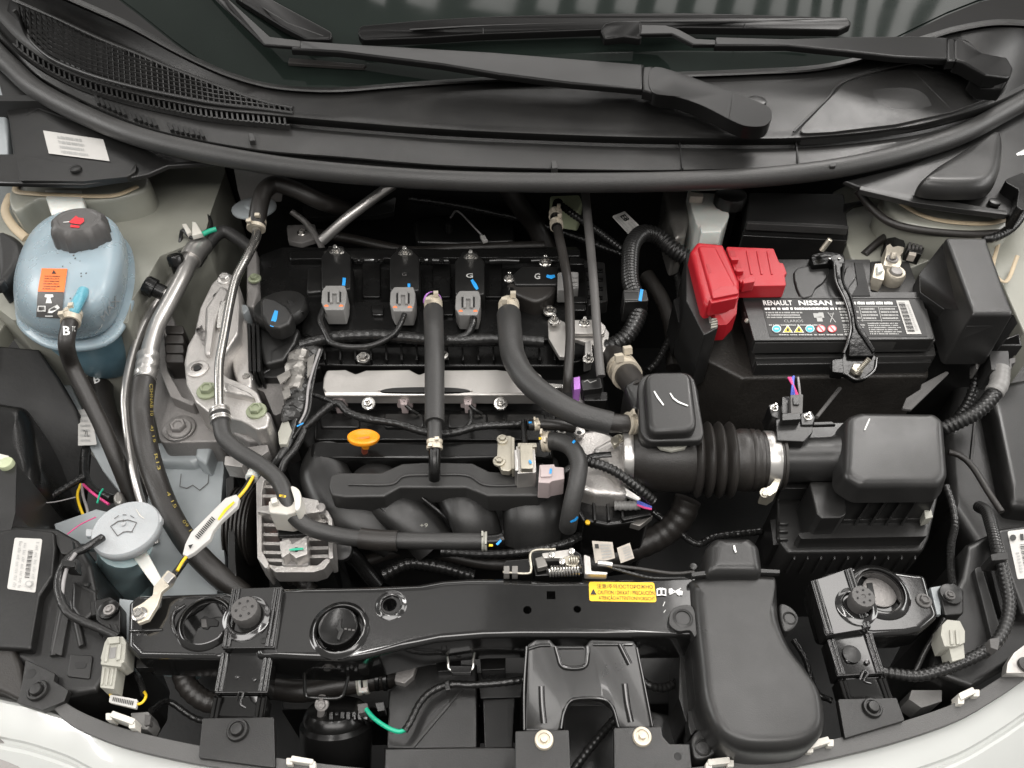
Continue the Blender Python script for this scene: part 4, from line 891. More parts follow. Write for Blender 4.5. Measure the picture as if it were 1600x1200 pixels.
# dipstick
dp = T('oil_dipstick', 'bright orange oval dipstick handle in front of the intake manifold', 'dipstick', 568, 684, -.12)
lathe('handle', P(568, 684, -.045), (.08, .42, .9), [(22*.00088, -.003), (23.5*.00088, -.001), (23.5*.00088, .002), (21*.00088, .0035), (14*.00088, .003), (12*.00088, .0018), (2*.00088, .0018)], 'dip', dp, seg=32)
prism('handle_tab', [(562, 690), (578, 690), (575, 698), (566, 698)], -.05, -.056, 'dip', dp, r=2, w=.001); prism('handle_mark', [(557, 684), (577, 681), (577, 684), (558, 687)], -.0405, -.044, 'orange', dp, w=.0004)
tube('tube', [(568, 690, -.055), (574, 740, -.12), (578, 780, -.2)], 5, 'copper', dp)
# intake manifold
im = T('intake_manifold', 'dull black plastic intake manifold with curved runners and a wide flat rail', 'intake manifold', 680, 770, -.2)
prism('plenum', [(486, 730), (500, 695), (660, 690), (868, 695), (885, 760), (876, 820), (820, 842), (700, 842), (600, 838), (520, 800), (488, 770)], -.118, -.26, 'plast2', im, r=16, w=.014, seg=4)
prism('manifold_head', [(486, 690), (660, 688), (862, 690), (866, 715), (700, 718), (484, 716)], -.075, -.14, 'shiny', im, r=6, w=.006)
prism('manifold_wall', [(492, 640), (870, 640), (868, 688), (490, 688)], -.088, -.14, 'shiny', im, r=5, w=.004)
for x0 in (500, 600, 700, 790): prism('wall_pocket', [(x0, 645), (x0+62, 645), (x0+62, 668), (x0, 668)], -.084, -.09, 'plastic', im, r=6, w=.003)
for pts, r_ in (([(510, 700, -.095, 26), (506, 738, -.093, 38), (530, 780, -.096, 42), (570, 810, -.102, 40), (618, 842, -.125, 34)], 40), ([(578, 742, -.104, 34), (590, 760, -.094, 38), (612, 784, -.092, 38), (644, 810, -.100, 38), (680, 850, -.124, 38)], 38), ([(700, 742, -.104, 34), (712, 760, -.094, 38), (726, 786, -.092, 38), (740, 812, -.100, 38), (752, 850, -.124, 38)], 38), ([(826, 742, -.108, 42), (829, 760, -.096, 47), (832, 786, -.094, 48), (834, 812, -.102, 48), (832, 850, -.126, 46)], 46)):
    tube('runner', pts, r_, 'plast2', im, seg=24, flat=.62)
for pts in ([(575, 775, -.075), (612, 808, -.085), (648, 845, -.12)], [(660, 778, -.075), (692, 806, -.085), (712, 838, -.12)]): tube('runner_seam', pts, 3.5, 'shiny', im, seg=8)
rail = prism('rail', fillet([(513, 760), (516, 742), (530, 738), (595, 738), (628, 724), (660, 722), (700, 722), (738, 723), (765, 736), (808, 738), (850, 740), (864, 757), (842, 775), (762, 775), (728, 762), (625, 762), (600, 776), (540, 777), (518, 774)], 8), -.052, -.085, 'trimb', im, w=.003) if False else None
M['railp'] = mat('rail_plastic', .026, .42, bump=.12, bscale=900, dust=.04)
prism('rail', fillet([(513, 760), (516, 742), (530, 738), (595, 738), (628, 724), (660, 722), (700, 722), (738, 723), (765, 736), (808, 738), (850, 740), (864, 757), (842, 775), (762, 775), (728, 762), (625, 762), (600, 776), (540, 777), (518, 774)], 8), -.052, -.085, 'railp', im, w=.003)
tube('rail_bead', [(545, 757, -.0515), (610, 757, -.0515), (632, 744, -.0515), (680, 742, -.0515), (730, 743, -.0515), (760, 758, -.0515), (820, 758, -.0515)], 2.5, 'railp', im, seg=8)
text('+9', [(656, 818), (668, 818), (668, 824), (656, 824)], 'pgrey', im, on=bvh(*[o for o in im.children if o.name.startswith('runner')]), name='cast_mark')
# breather hoses
bh = T('breather_hose', 'straight upright dark hose from the valve cover down to the manifold rail', 'hose', 678, 600, -.07)
tube('hose_upper', [(677, 486, -.028), (678, 520, -.012), (679, 560, -.004), (679, 600, -.003), (679, 661, -.006)], 15.5, 'rubber2', bh, seg=20)
tube('hose_lower', [(679, 655, -.006), (679, 690, -.012)], 11.5, 'rubber2', bh, seg=18, straight=True)
tube('spout', [(677, 460, -.045), (677, 474, -.036), (677, 490, -.028)], 12, 'shiny', bh, seg=16)
ringclip(bh, [(677, 473, -.033), (677, 486, -.028)], 13, 0, 'beige'); ringclip(bh, [(679, 688, -.012), (679, 702, -.016)], 11.5, 0, 'beige')
cyl('spout_ring', 676, 470, -.042, 14.5, 4, 'purple', bh, ax=(0, -.75, .65))
tube('elbow', [(679, 698, -.015), (679, 715, -.020), (679, 735, -.030), (679, 748, -.042)], 9.5, 'shiny', bh, seg=16)
bg_ = T('breather_hose', 'fat black hose curving across the silver shield to the air box duct', 'hose', 840, 600, -.06)
tube('hose', [(795, 492, -.025), (797, 520, -.010), (802, 556, .002), (822, 592, .008), (860, 624, .010), (905, 648, .008), (955, 662, .004)], 19, 'rubber2', bg_, seg=22)
tube('hose_end', [(945, 660, .005), (970, 662, .003), (992, 663, .0)], 15, 'rubber', bg_, seg=18)
tube('spout', [(796, 460, -.045), (795, 474, -.038), (795, 494, -.026)], 13, 'shiny', bg_, seg=16)
ringclip(bg_, [(795, 476, -.033), (795, 490, -.026)], 15, 0, 'beige'); ringclip(bg_, [(980, 662, .003), (990, 662, .001)], 17, 0, 'beige')
# cables crossing the engine end
tube('cable_hose', [(868, 330, -.0), (872, 362, -.0), (880, 400, .0), (888, 450, .0), (891, 520, .0), (888, 580, -.01), (886, 612, -.03)], 7.5, 'rubber', seg=14, tagd=('dark vacuum hose hanging from two beige clamps past the sideways coil', 'hose'))
c2_ = T('vacuum_joint', 'pair of beige clamps on a black pipe joint below a pale green plug', 'pipe joint', 870, 345, -.03)
tube('joint', [(872, 318, -.01), (868, 335, .0), (870, 356, .002)], 8.5, 'shiny', c2_); ringclip(c2_, [(868, 331, .0), (868, 339, .0)], 9.5, 0, 'beige'); ringclip(c2_, [(869, 347, .001), (870, 355, .001)], 9.5, 0, 'beige')
prism('green_plug', [(858, 306), (905, 304), (910, 316), (904, 330), (880, 326), (864, 322)], -.02, -.06, 'paleg', c2_, r=4, w=.003)
tube('pressure_pipe', [(914, 296, .01), (918, 340, .005), (924, 400, .0), (929, 460, -.002), (933, 520, -.004), (937, 570, -.01), (939, 588, -.015)], 7, 'capgrey', seg=14, tagd=('straight grey plastic pipe dropping from the seal past the silver bracket', 'pipe'))
tube('thin_conduit', [(878, 322, -.01), (900, 338, -.015), (935, 362, -.03), (970, 388, -.05)], 6, 'conduit', ribs=(.006, .15), tagd=('thin ribbed conduit slanting away from the pale green plug', 'conduit'))
tube('ribbed_conduit', [(1070, 402, -.05), (1050, 388, -.04), (1028, 370, -.03), (1004, 365, -.02), (988, 382, -.012), (984, 415, -.01), (986, 445, -.01), (996, 470, -.012), (997, 492, -.018), (982, 522, -.03), (962, 538, -.04), (945, 546, -.05)], 14, 'conduit', seg=16, ribs=(.0065, .12), n=10, tagd=('thick shiny ribbed conduit looping beside the battery', 'conduit'))
kc = prism('conduit_clip', [(973, 452), (1010, 452), (1014, 470), (975, 472)], .008, -.03, 'plastic', r=3, w=.002, tagd=('black clip with a blue stripe round the thick ribbed conduit', 'clip'))
stroke(kc, [(1003, 452), (1000, 470)], 7, 'bluep', z=.008)
stroke(kc, [(976, 455), (998, 455), (997, 468), (977, 468)], 1.4, 'capgrey', z=.008, name='moulded_edge')
e8 = T('paper_tag', 'white paper tag printed E8 beside the looping conduit', 'paper tag', 978, 348, -.03)
q = [(956, 338, -.02), (976, 330, -.02), (1003, 356, -.028), (983, 367, -.028)]
prism('tag', q, 0, 0, 'paper', e8, r=2, w=0, th=.0006)
q2 = [(976, 331, -.021), (1002, 356, -.027), (984, 366, -.027), (957, 339, -.021)]
text('E8', sub(q2, .1, .12, .42, .55), 'ink', e8, bold=.03, off=.0016)
scribble(sub(q2, .05, .62, .95, .95), 2, 'gink', e8, seed=6, off=.0016); scribble(sub(q2, .5, .1, .95, .55), 2, 'gink', e8, seed=7, off=.0016)
# silver bracket at the engine end
sb = T('lift_bracket', 'silver pressed steel bracket with three bolts behind the two upright pipes', 'bracket', 900, 525, -.06)
prism('bracket_plate', [(856, 499), (868, 496), (882, 503), (893, 522), (938, 522), (942, 505), (952, 520), (950, 540), (941, 553), (931, 553), (931, 540), (893, 528), (894, 558), (874, 557), (857, 528)], -.038, -.045, 'shield', sb, r=3, w=.001)
prism('bracket_top', [(882, 500), (935, 499), (947, 510), (944, 521), (893, 521)], -.030, -.036, 'shield', sb, r=4, w=.001)
prism('bracket_post', [(914, 535), (924, 531), (926, 556), (914, 560)], -.032, -.06, 'alup', sb, r=2, w=.001)
for x, y in ((866, 502), (913, 506), (919, 562)): bolt(sb, x, y, -.030, 9, 'steel', stud=True)
for x, y, w_ in ((885, 395, 22), (890, 408, 24), (896, 468, 22), (890, 480, 26)): prism('vacuum_valve', [(x, y-6), (x+w_, y-5), (x+w_, y+5), (x, y+5)], -.03, -.06, 'shiny', r=3, w=.002, tagd=({395: 'upper black valve stub with blue paint behind the grey pipe', 408: 'second black valve stub under the blue painted one', 468: 'black valve stub with a blue stroke beside the silver bracket', 480: 'grey black stub just above the silver bracket'}[y], 'valve stub'))
# ================================================================== RIGHT SIDE OF THE BAY
# throttle body
tb = T('throttle_casting', 'rough cast aluminium throttle body between manifold and intake duct', 'throttle body', 945, 720, -.2)
prism('casting', [(893, 690), (905, 672), (940, 668), (960, 680), (985, 690), (988, 740), (980, 775), (930, 772), (905, 765), (905, 730)], -.045, -.15, 'alu', tb, r=8, w=.008, seg=4)
prism('casting_flange', [(925, 700), (955, 684), (980, 694), (984, 740), (968, 752), (938, 720)], -.03, -.06, 'alu', tb, r=6, w=.006)
prism('lever_arm', [(908, 765, -.045), (935, 755, -.045), (975, 760, -.045), (1002, 778, -.05), (998, 783, -.05), (968, 770, -.048), (930, 768, -.048)], 0, 0, 'alup', tb, r=2, w=.001, th=.004)
prism('casting_rib', [(895, 600), (906, 596), (914, 640), (900, 640)], -.05, -.10, 'alup', tb, r=3, w=.003)
prism('casting_rib', [(850, 598), (880, 600), (880, 606), (852, 606)], -.05, -.06, 'steel', tb, r=2, w=.001)
cyl('screw_boss', 905, 677, -.04, 9, 6, 'alu', tb); cyl('screw_hole', 905, 677, -.0365, 4, 2, 'deep', tb)
bolt(tb, 878, 671, -.05, 10, 'steel', stud=True)
th_ = T('throttle_motor', 'black throttle motor housing with ribs under the aluminium casting', 'throttle motor', 960, 795, -.2)
prism('motor_housing', [(908, 775), (960, 768), (1000, 778), (1020, 795), (1010, 815), (950, 822), (912, 815), (900, 795)], -.07, -.2, 'shiny', th_, r=6, w=.005)
for k in range(3): prism('housing_rib', [(925+k*22, 776), (929+k*22, 775), (932+k*22, 812), (928+k*22, 813)], -.064, -.08, 'plastic', th_, w=.001)
tube('connector_boot', [(960, 790, -.06), (985, 790, -.058), (1000, 789, -.056)], 8, 'grey', th_, ribs=(.006, .12))
for k, (m_, dy) in enumerate((('bwire', 0), ('pinkw', 3), ('bwire', -3))): tube('wire', [(996, 786+dy, -.05), (1006, 790+dy, -.048), (1018, 794+dy*.5, -.05)], 1.8, m_, th_, seg=8)
prism('small_lever', [(970, 808, -.06), (1015, 800, -.058), (1018, 804, -.058), (975, 813, -.06)], 0, 0, 'plastic', th_, w=.001, th=.006)
cyl('brass_plug', 918, 817, -.07, 4, 3, 'yellow', th_)
prism('bright_clip', [(985, 818), (1012, 802), (1020, 806), (1000, 822)], -.07, -.08, 'foil', th_, w=.001)
tc2 = tube('ribbed_conduit', [(905, 712, -.02), (922, 722, -.015), (945, 729, -.012), (970, 742, -.015), (998, 763, -.025), (1020, 782, -.04)], 8.5, 'conduit', seg=14, ribs=(.0055, .14), n=10, tagd=('short black ribbed conduit lying over the aluminium throttle casting', 'conduit'))
# solenoid valve with its bracket and plug
so_ = T('purge_valve', 'small bright metal solenoid valve with a blue dot beside the pinkish plug', 'solenoid valve', 822, 718, -.1)
prism('coil_can', [(806, 697), (836, 696), (838, 738), (808, 740)], -.022, -.07, 'shield', so_, r=2, w=.0015)
prism('coil_step', [(812, 694), (832, 694), (833, 732), (814, 732)], -.014, -.03, 'zinc', so_, r=2, w=.0015)
prism('can_edge', [(803, 703), (808, 702), (810, 735), (805, 735)], -.018, -.05, 'alup', so_, w=.001)
prism('flange', [(809, 692), (838, 692), (839, 698), (809, 698)], -.018, -.03, 'zinc', so_, r=1, w=.001)
tube('nozzle', [(820, 694, -.03), (819, 676, -.03), (819, 658, -.03)], 5, 'shiny', so_)
prism('can_foot', [(811, 738), (834, 738), (832, 746), (813, 745)], -.032, -.06, 'plastic', so_, r=2, w=.001)
stroke(so_, [(827, 719), (830, 724)], 5, 'bluep', z=-.0135)
vb = T('valve_bracket', 'yellowish zinc plated bracket with two bolts holding the solenoid valve', 'bracket', 790, 705, -.1)
prism('bracket_plate', [(778, 682), (800, 680), (803, 730), (796, 736), (784, 735), (776, 718)], -.036, -.045, 'zinc', vb, r=4, w=.001)
prism('bracket_rib', [(799, 682), (804, 684), (804, 732), (800, 732)], -.028, -.045, 'zinc', vb, r=1, w=.001)
bolt(vb, 785, 687, -.035, 9, 'zinc'); bolt(vb, 780, 721, -.035, 10, 'zinc')
pc = T('connector_plug', 'pinkish grey electrical plug with a blue dab beside the solenoid valve', 'plug', 860, 738, -.08)
prism('plug_body', [(843, 726), (866, 725), (867, 729), (881, 730), (882, 748), (862, 752), (858, 755), (841, 754)], -.018, -.05, 'pink', pc, r=2, w=.0015)
prism('plug_latch', [(845, 730), (862, 729), (862, 744), (845, 745)], -.0155, -.02, 'pink', pc, r=1, w=.001)
stroke(pc, [(861, 732), (860, 740)], 5, 'bluep', z=-.0155)
tube('plug_lead', [(880, 737, -.032), (900, 725, -.024), (925, 713, -.018), (955, 710, -.018)], 5.5, 'tape', pc, flat=.45)
hp = T('vacuum_hose', 'black elbow hose bending down in front of the throttle casting', 'hose', 890, 740, -.12)
hz = tube('hose', [(846, 690, -.03), (870, 690, -.025), (892, 699, -.015), (904, 722, -.010), (902, 750, -.014), (894, 785, -.03), (889, 812, -.05), (887, 824, -.065)], 14, 'rubber2', hp, seg=18)
ringclip(hp, [(849, 690, -.03), (859, 690, -.028)], 15, 0, 'beige'); HB = bvh(hz)
stroke(hp, [(895, 693), (898, 689)], 5, 'bluep', on=HB); stroke(hp, [(891, 815), (898, 812), (902, 807)], 4, 'bluep', on=HB); stroke(hp, [(842, 685), (846, 685)], 5, 'ywire', z=-.018)
h3 = T('vacuum_hose', 'short black hose with a beige clamp just below the fat breather hose', 'hose', 860, 662, -.08)
tube('hose', [(826, 664, -.03), (845, 663, -.03), (870, 664, -.03), (898, 668, -.035)], 9, 'rubber', h3); ringclip(h3, [(834, 664, -.03), (842, 663, -.03)], 9.5, 0, 'beige')
stroke(h3, [(826, 660), (831, 660)], 4, 'bluep', z=-.02)
pk = T('purple_clip', 'small purple clip on a black connector below the silver bracket', 'clip', 902, 600, -.05)
prism('clip_body', [(896, 590), (906, 588), (907, 607), (897, 609)], -.025, -.05, 'purple', pk, r=1, w=.001)
prism('connector', [(907, 594), (938, 590), (942, 606), (910, 610)], -.03, -.06, 'plastic', pk, r=2, w=.002); prism('connector', [(912, 612), (950, 612), (950, 626), (912, 626)], -.04, -.08, 'shiny', pk, r=3, w=.002)
stroke(pk, [(912, 597), (918, 594), (922, 598), (932, 594)], 1.6, 'gink', z=-.03)
# intake duct: resonator, bellows, clamps
du = T('intake_duct', 'black rubber intake duct with four deep bellows folds and two steel band clamps', 'intake duct', 1100, 720, -.1)
A_, B_ = P(982, 716, -.03), P(1222, 720, -.02); ax = (B_-A_); L_ = ax.length; s_ = S(1100, 716, -.025)
pr = [(38, 982), (40, 992), (44, 1000), (49, 1012), (51, 1030), (52, 1076), (50, 1081)]
for k in range(4): pr += [(50, 1082+k*17), (57, 1085+k*17), (60, 1089+k*17), (57, 1093+k*17), (47, 1096+k*17)]
pr += [(47, 1151), (49, 1156), (49, 1168), (47, 1170), (49, 1173), (49, 1178), (47, 1180), (48, 1184), (48, 1186), (44, 1188), (44, 1216), (46, 1217), (46, 1221)]
lathe('bellows', A_, ax, [(r_*s_, (x-982)/240*L_) for r_, x in pr], 'rubber', du, seg=48, ang=60)
def band(px, wd, r_, par):
    t0, t1 = (px-982)/240*L_, (px+wd-982)/240*L_
    lathe('band_clamp', A_, ax, [(r_*s_*.97, t0), (r_*s_, t0), (r_*s_*1.015, t0+.001), (r_*s_*1.015, t1-.001), (r_*s_, t1), (r_*s_*.97, t1)], 'alup', par, seg=48)
band(1193, 19, 45.5, du); band(973, 15, 41, du)
screw = prism('clamp_screw_housing', [(1192, 764), (1203, 758), (1220, 736), (1224, 740), (1214, 768), (1204, 775), (1190, 772)], -.01, -.03, 'zinc', du, r=3, w=.002)
bolt(du, 1195, 770, -.012, 8, 'zinc', (-.2, -.5, .8)); bolt(du, 967, 686, -.02, 8, 'zinc', (-.4, 0, .9)); prism('clamp_tail', [(955, 684), (965, 678), (968, 690), (960, 696)], -.016, -.024, 'zinc', du, w=.001)
lathe('duct_neck', P(1047, 700, -.03), (0, -.12, 1), [(44*s_, -.012), (38*s_, .004), (34*s_, .016), (32*s_, .03), (32*s_, .06)], 'rubber', du, seg=40)
rz = T('resonator_box', 'black plastic resonator box with a raised rounded lid and two white pen strokes', 'resonator', 1046, 640, -.02)
prism('box_body', [(1000, 592), (1092, 592), (1094, 684), (1000, 684)], .030, -.02, 'box', rz, r=28, w=.003)
prism('box_flange', [(995, 583), (1085, 580), (1101, 676), (1096, 688), (1012, 690), (1000, 672)], .038, .028, 'box', rz, r=26, w=.003)
prism('lid', [(1006, 580), (1080, 579), (1091, 672), (1014, 676)], .052, .036, 'box', rz, r=18, w=.006, h=.006, seg=4)
stroke(rz, [(1022, 611), (1028, 621), (1037, 633)], 3, 'winkl', z=.0523); stroke(rz, [(1047, 614), (1052, 622), (1060, 628), (1075, 634)], 2.6, 'winkl', z=.0523)
prism('neck_collar_or_arc', [(1022, 689, .022), (1050, 697, .022), (1078, 688, .022), (1070, 700, .020), (1050, 704, .019), (1032, 700, .020)], 0, 0, 'pgrey', rz, w=.001, th=.004)  # pale crescent plate stands in for the white reflecting arc on the neck
prism('side_pipe', [(975, 600), (1000, 585), (1010, 640), (990, 640)], .012, -.05, 'plastic', rz, r=6, w=.006)
sh = T('brake_servo_hose', 'black hose with a wide beige spring clamp behind the resonator box', 'hose', 975, 590, -.06)
tube('hose', [(950, 545, -.06), (968, 570, -.04), (984, 592, -.02), (1000, 615, -.0)], 20, 'rubber', sh, seg=18); ringclip(sh, [(971, 574, -.037), (980, 587, -.026)], 22, 0, 'beige')
# air box
ab = T('air_box', 'large black plastic air filter box with a rounded dome lid', 'air filter box', 1380, 750, -.2)
prism('lower_case', [(1214, 770), (1300, 760), (1480, 690), (1470, 760), (1452, 840), (1442, 862), (1232, 864), (1214, 840)], -.085, -.26, 'plast2', ab, r=8, w=.004)
for k in range(10):
    x = 1240+k*21; prism('case_rib', [(x, 858), (x+3, 858), (x+3, 874), (x, 874)], -.094, -.13, 'box', ab, w=.001)
prism('case_lip', [(1246, 833), (1303, 828), (1318, 814), (1446, 811), (1450, 838), (1252, 842)], -.064, -.085, 'box', ab, r=5, w=.004)
prism('case_slope', [(1326, 752, .0), (1472, 752, .0), (1448, 812, -.058), (1318, 814, -.058)], 0, 0, 'box', ab, w=.002, th=.06)
for k in range(4):
    x = 1341+k*24.5; prism('gusset', [(x+26, 771, -.008), (x+30, 771, -.008), (x+4, 809, -.046), (x, 809, -.046)], 0, 0, 'box', ab, w=.0004, th=.03)
prism('dome_lid', [(1322, 648), (1345, 641), (1462, 643), (1477, 655), (1484, 742), (1470, 757), (1345, 758), (1318, 742)], .022, -.008, 'box', ab, r=18, w=.010, h=.010, seg=6, flare=.004)
prism('side_block', [(1264, 752), (1312, 752), (1316, 766), (1323, 775), (1322, 804), (1314, 809), (1284, 810), (1276, 802)], -.028, -.16, 'box', ab, r=5, w=.003)
tube('outlet_pipe', [(1214, 719, -.02, 35), (1225, 719, -.02, 35), (1290, 718, -.018, 35), (1312, 717, -.018, 37), (1328, 714, -.024, 42), (1345, 710, -.03, 44)], 35, 'box', ab, seg=32)
prism('pipe_flange', [(1218, 752), (1310, 752), (1318, 764), (1222, 763)], -.055, -.08, 'box', ab, w=.001)
prism('pipe_shelf', [(1212, 662), (1330, 660), (1332, 690), (1212, 690)], -.02, -.05, 'box', ab, r=3, w=.003)
prism('lid_clip', [(1444, 797), (1455, 796), (1458, 808), (1446, 811)], -.045, -.06, 'pgrey', ab, r=1, w=.001)
prism('latch', [(1203, 812), (1218, 810), (1220, 850), (1208, 852)], -.09, -.14, 'plastic', ab, r=2, w=.002)
for k in range(3): prism('latch_rib', [(1218, 815+k*12), (1232, 815+k*12), (1232, 819+k*12), (1218, 819+k*12)], -.08, -.1, 'box', ab, w=.001)
stroke(ab, [(1359, 654), (1355, 663), (1351, 672)], 2.4, 'winkl', z=.0225)
ms = T('air_flow_sensor', 'black air flow sensor with two screws and pink and blue wires on the pipe', 'sensor', 1238, 660, -.02)
prism('sensor_base', [(1212, 655), (1268, 652), (1270, 675), (1256, 690), (1214, 688)], .020, -.02, 'plastic', ms, r=3, w=.002)
prism('sensor_body', [(1222, 646), (1250, 644), (1252, 655), (1222, 657)], .030, .01, 'plastic', ms, r=2, w=.002)
k_ = prism('plug', [(1235, 617), (1255, 616), (1254, 646), (1236, 648)], .030, .0, 'grey', ms, r=1.5, w=.001); k_.data.materials[0] = M['capgrey']
prism('plug_latch', [(1239, 620), (1250, 619), (1249, 632), (1240, 632)], .0325, .029, 'plastic', k_, r=1, w=.001)
prism('plug_side', [(1222, 620), (1234, 619), (1234, 645), (1222, 646)], .022, .0, 'plastic', ms, r=1.5, w=.001)
prism('sensor_ear', [(1200, 632), (1216, 630), (1224, 646), (1222, 656), (1206, 650)], .0125, -.02, 'plastic', ms, r=3, w=.001); prism('sensor_ear', [(1250, 646), (1268, 642), (1274, 652), (1270, 664), (1252, 664)], .0225, -.01, 'plastic', ms, r=3, w=.001)
bolt(ms, 1210, 638, .012, 7, 'steel', stud=True); bolt(ms, 1262, 652, .022, 7, 'steel', stud=True)
for k, (m_, x0, x1) in enumerate((('pinkw', 1232, 1246), ('bwire', 1240, 1237), ('pinkw', 1235, 1244), ('bwire', 1238, 1241), ('gwire', 1247, 1250))): tube('wire', [(x0, 590-(k == 1)*2, .034), ((x0+x1)/2, 602, .034), (x1, 617, .026)], 1.9, m_, ms, seg=8)
prism('pipe_bar', [(1271, 659, .01), (1300, 658, .01), (1306, 663, .01), (1271, 664, .01)], 0, 0, 'plastic', ms, w=.001, th=.005)
# battery
M['jacket'] = mat('quilted_jacket', (.018, .016, .014), .5, bump=.5, bscale=260, dust=.12)
M['batt'] = mat('battery_plastic', .014, .36, bump=.12, bscale=600, dust=.05); M['batt2'] = mat('battery_ledge', .030, .42, bump=.15, bscale=600, dust=.10)
ba = T('battery', 'black car battery with a printed label and a white barcode sticker', 'battery', 1310, 480, -.2)
prism('case', [(1166, 500), (1450, 470), (1456, 566), (1182, 570)], -.04, -.20, 'batt', ba, w=.002)
prism('jacket', [(1096, 525), (1150, 470), (1446, 476), (1452, 588), (1160, 592), (1098, 560)], -.062, -.32, 'jacket', ba, r=4, w=.004)
prism('lid_step', [(1160, 470), (1446, 464), (1463, 556), (1180, 560)], -.034, -.052, 'batt2', ba, r=3, w=.003)
lid = prism('lid', [(1158, 405), (1360, 405), (1361, 456), (1438, 456), (1461, 530), (1178, 532), (1160, 466)], 0, -.020, 'batt', ba, r=3, w=.003)
prism('lid_front', [(1162, 486), (1448, 482), (1462, 533), (1180, 536)], -.004, -.024, 'batt2', ba, r=2, w=.002)
prism('lid_corner', [(1360, 408), (1420, 408), (1438, 458), (1361, 458)], -.014, -.03, 'batt2', ba, r=3, w=.002)
for pts in ([(1240, 425), (1262, 415), (1290, 415), (1296, 424), (1288, 440), (1275, 450), (1268, 462), (1250, 462)], [(1322, 418), (1334, 420), (1338, 432), (1330, 444), (1322, 456), (1314, 456)]):
    prism('lid_relief', smoothpoly(pts, 3), .003, -.01, 'batt', ba, w=.002)
prism('vent_slot', [(1335, 410), (1348, 410), (1360, 462), (1330, 462), (1340, 445)], .0015, -.01, 'deep', ba, w=.0004)
prism('lid_ridge', [(1160, 463.5), (1436, 463.5), (1437, 466), (1161, 466)], .0012, -.01, 'batt2', ba, w=.0004)
Lq = [(1188, 467), (1436, 467), (1449, 526), (1203, 526)]
lab = decal('label', Lq, 'ink', ba, z=.0, n=(1, 1), off=.0006)
def LQ(u0, v0, u1, v1): return sub(Lq, u0, v0, u1, v1)
text('RENAULT', LQ(.012, .04, .195, .17), 'winkl', lab, off=.0012, bold=.015); text('NISSAN', LQ(.235, .04, .445, .17), 'winkl', lab, off=.0012, bold=.03)
scribble(LQ(.012, .21, .45, .29), 1, 'winkl', lab, seed=11, fill=.8, span=(0, 1.2), off=.0012)
scribble(LQ(.012, .33, .23, .52), 3, 'gink', lab, seed=12, span=(0, 1.2), off=.0012)
text('CLARIOS', LQ(.115, .55, .235, .62), 'gink', lab, off=.0012)
scribble(LQ(.012, .66, .30, .72), 1, 'gink', lab, seed=13, span=(0, 1.2), off=.0012)
fill(lab, [LQ(.31, .38, .345, .5), LQ(.325, .46, .36, .6), LQ(.345, .36, .375, .5)], 'gink', None, 0, 'recycling_mark')
def st2(a, b, wd, m_): 
    pa, pb = LQ(*a, *a)[0], LQ(*b, *b)[0]; stroke(lab, [pa, pb], wd, m_, z=.0006, name='bin_mark')
st2((.405, .36), (.44, .62), 1.6, 'gink'); st2((.44, .36), (.405, .62), 1.6, 'gink'); st2((.403, .40), (.443, .40), 1.4, 'gink')
for k in range(6):
    u = .055+k*.0705; cx, cy = LQ(u, .79, u, .79)[0]
    circ = [(cx+7.2*math.cos(i*math.pi/8), cy+6*math.sin(i*math.pi/8)) for i in range(16)]
    def small(f): return [(cx+(p[0]-cx)*f, cy+(p[1]-cy)*f) for p in circ]
    if k in (0, 3): fill(lab, [circ], 'winkl', None, .0004, 'hazard_sign'); fill(lab, [small(.85)], 'bicon', None, .0009, 'hazard_sign'); fill(lab, [[(cx-3, cy-.8), (cx+3, cy-.8), (cx+3, cy+1), (cx-3, cy+1)]], 'winkl', None, .0013, 'hazard_sign')
    elif k in (1, 2): fill(lab, [[(cx-8, cy+6), (cx, cy-6.5), (cx+8, cy+6)]], 'winkl', None, .0004, 'hazard_sign'); fill(lab, [[(cx-6.5, cy+5), (cx, cy-4.8), (cx+6.5, cy+5)]], 'yicon', None, .0009, 'hazard_sign'); fill(lab, [[(cx-1, cy-1), (cx+1.5, cy-1), (cx+2.5, cy+3.5), (cx-2, cy+3.5)]], 'ink', None, .0013, 'hazard_sign')
    else: fill(lab, [circ], 'redp', None, .0004, 'hazard_sign'); fill(lab, [small(.82)], 'ricon', None, .0009, 'hazard_sign'); fill(lab, [[(cx-4, cy-3.6), (cx-2.6, cy-4.4), (cx+4, cy+3.2), (cx+2.8, cy+4.2)]], 'redp', None, .0013, 'hazard_sign')
scribble(LQ(.06, .92, .475, .975), 1, 'gink', lab, seed=14, span=(0, 1.2), off=.0012)
for u0, u1, v0, v1, rws, sd in ((.47, .80, .04, .17, 1, 21), (.48, .60, .22, .62, 5, 22), (.62, .72, .22, .55, 4, 23), (.74, .84, .22, .55, 4, 24), (.48, .62, .66, .95, 5, 25), (.64, .85, .62, .95, 6, 26)): scribble(LQ(u0, v0, u1, v1), rws, 'winkl' if rws == 1 else 'gink', lab, seed=sd, span=(0, 1.1), off=.0012)
for v in (.57, .2): bars(LQ(.6, v, .85, v+.012), [(0, 0, 1, 1)], 'gink', lab, off=.0012)
for u in (.61, .73): bars(LQ(u, .2, u+.004, .6), [(0, 0, 1, 1)], 'gink', lab, off=.0012)
bq = [(1400, 469.5), (1420, 469.5), (1440, 522), (1417, 522)]
bs = decal('barcode_sticker', bq, 'paper', ba, z=.0, n=(1, 1), off=.0014)
barcode(sub(bq, .12, .08, .62, .92), 'ink', bs, off=.002, vert=True) if False else bars(sub(bq, .12, .06, .62, .94), [(0, k/24+.004, 1, k/24+.004+(.014, .028, .02)[k % 3]) for k in range(24)], 'ink', bs, off=.002, name='barcode')
scribble(sub(bq, .7, .1, .9, .9), 14, 'gink', bs, seed=31, off=.002)
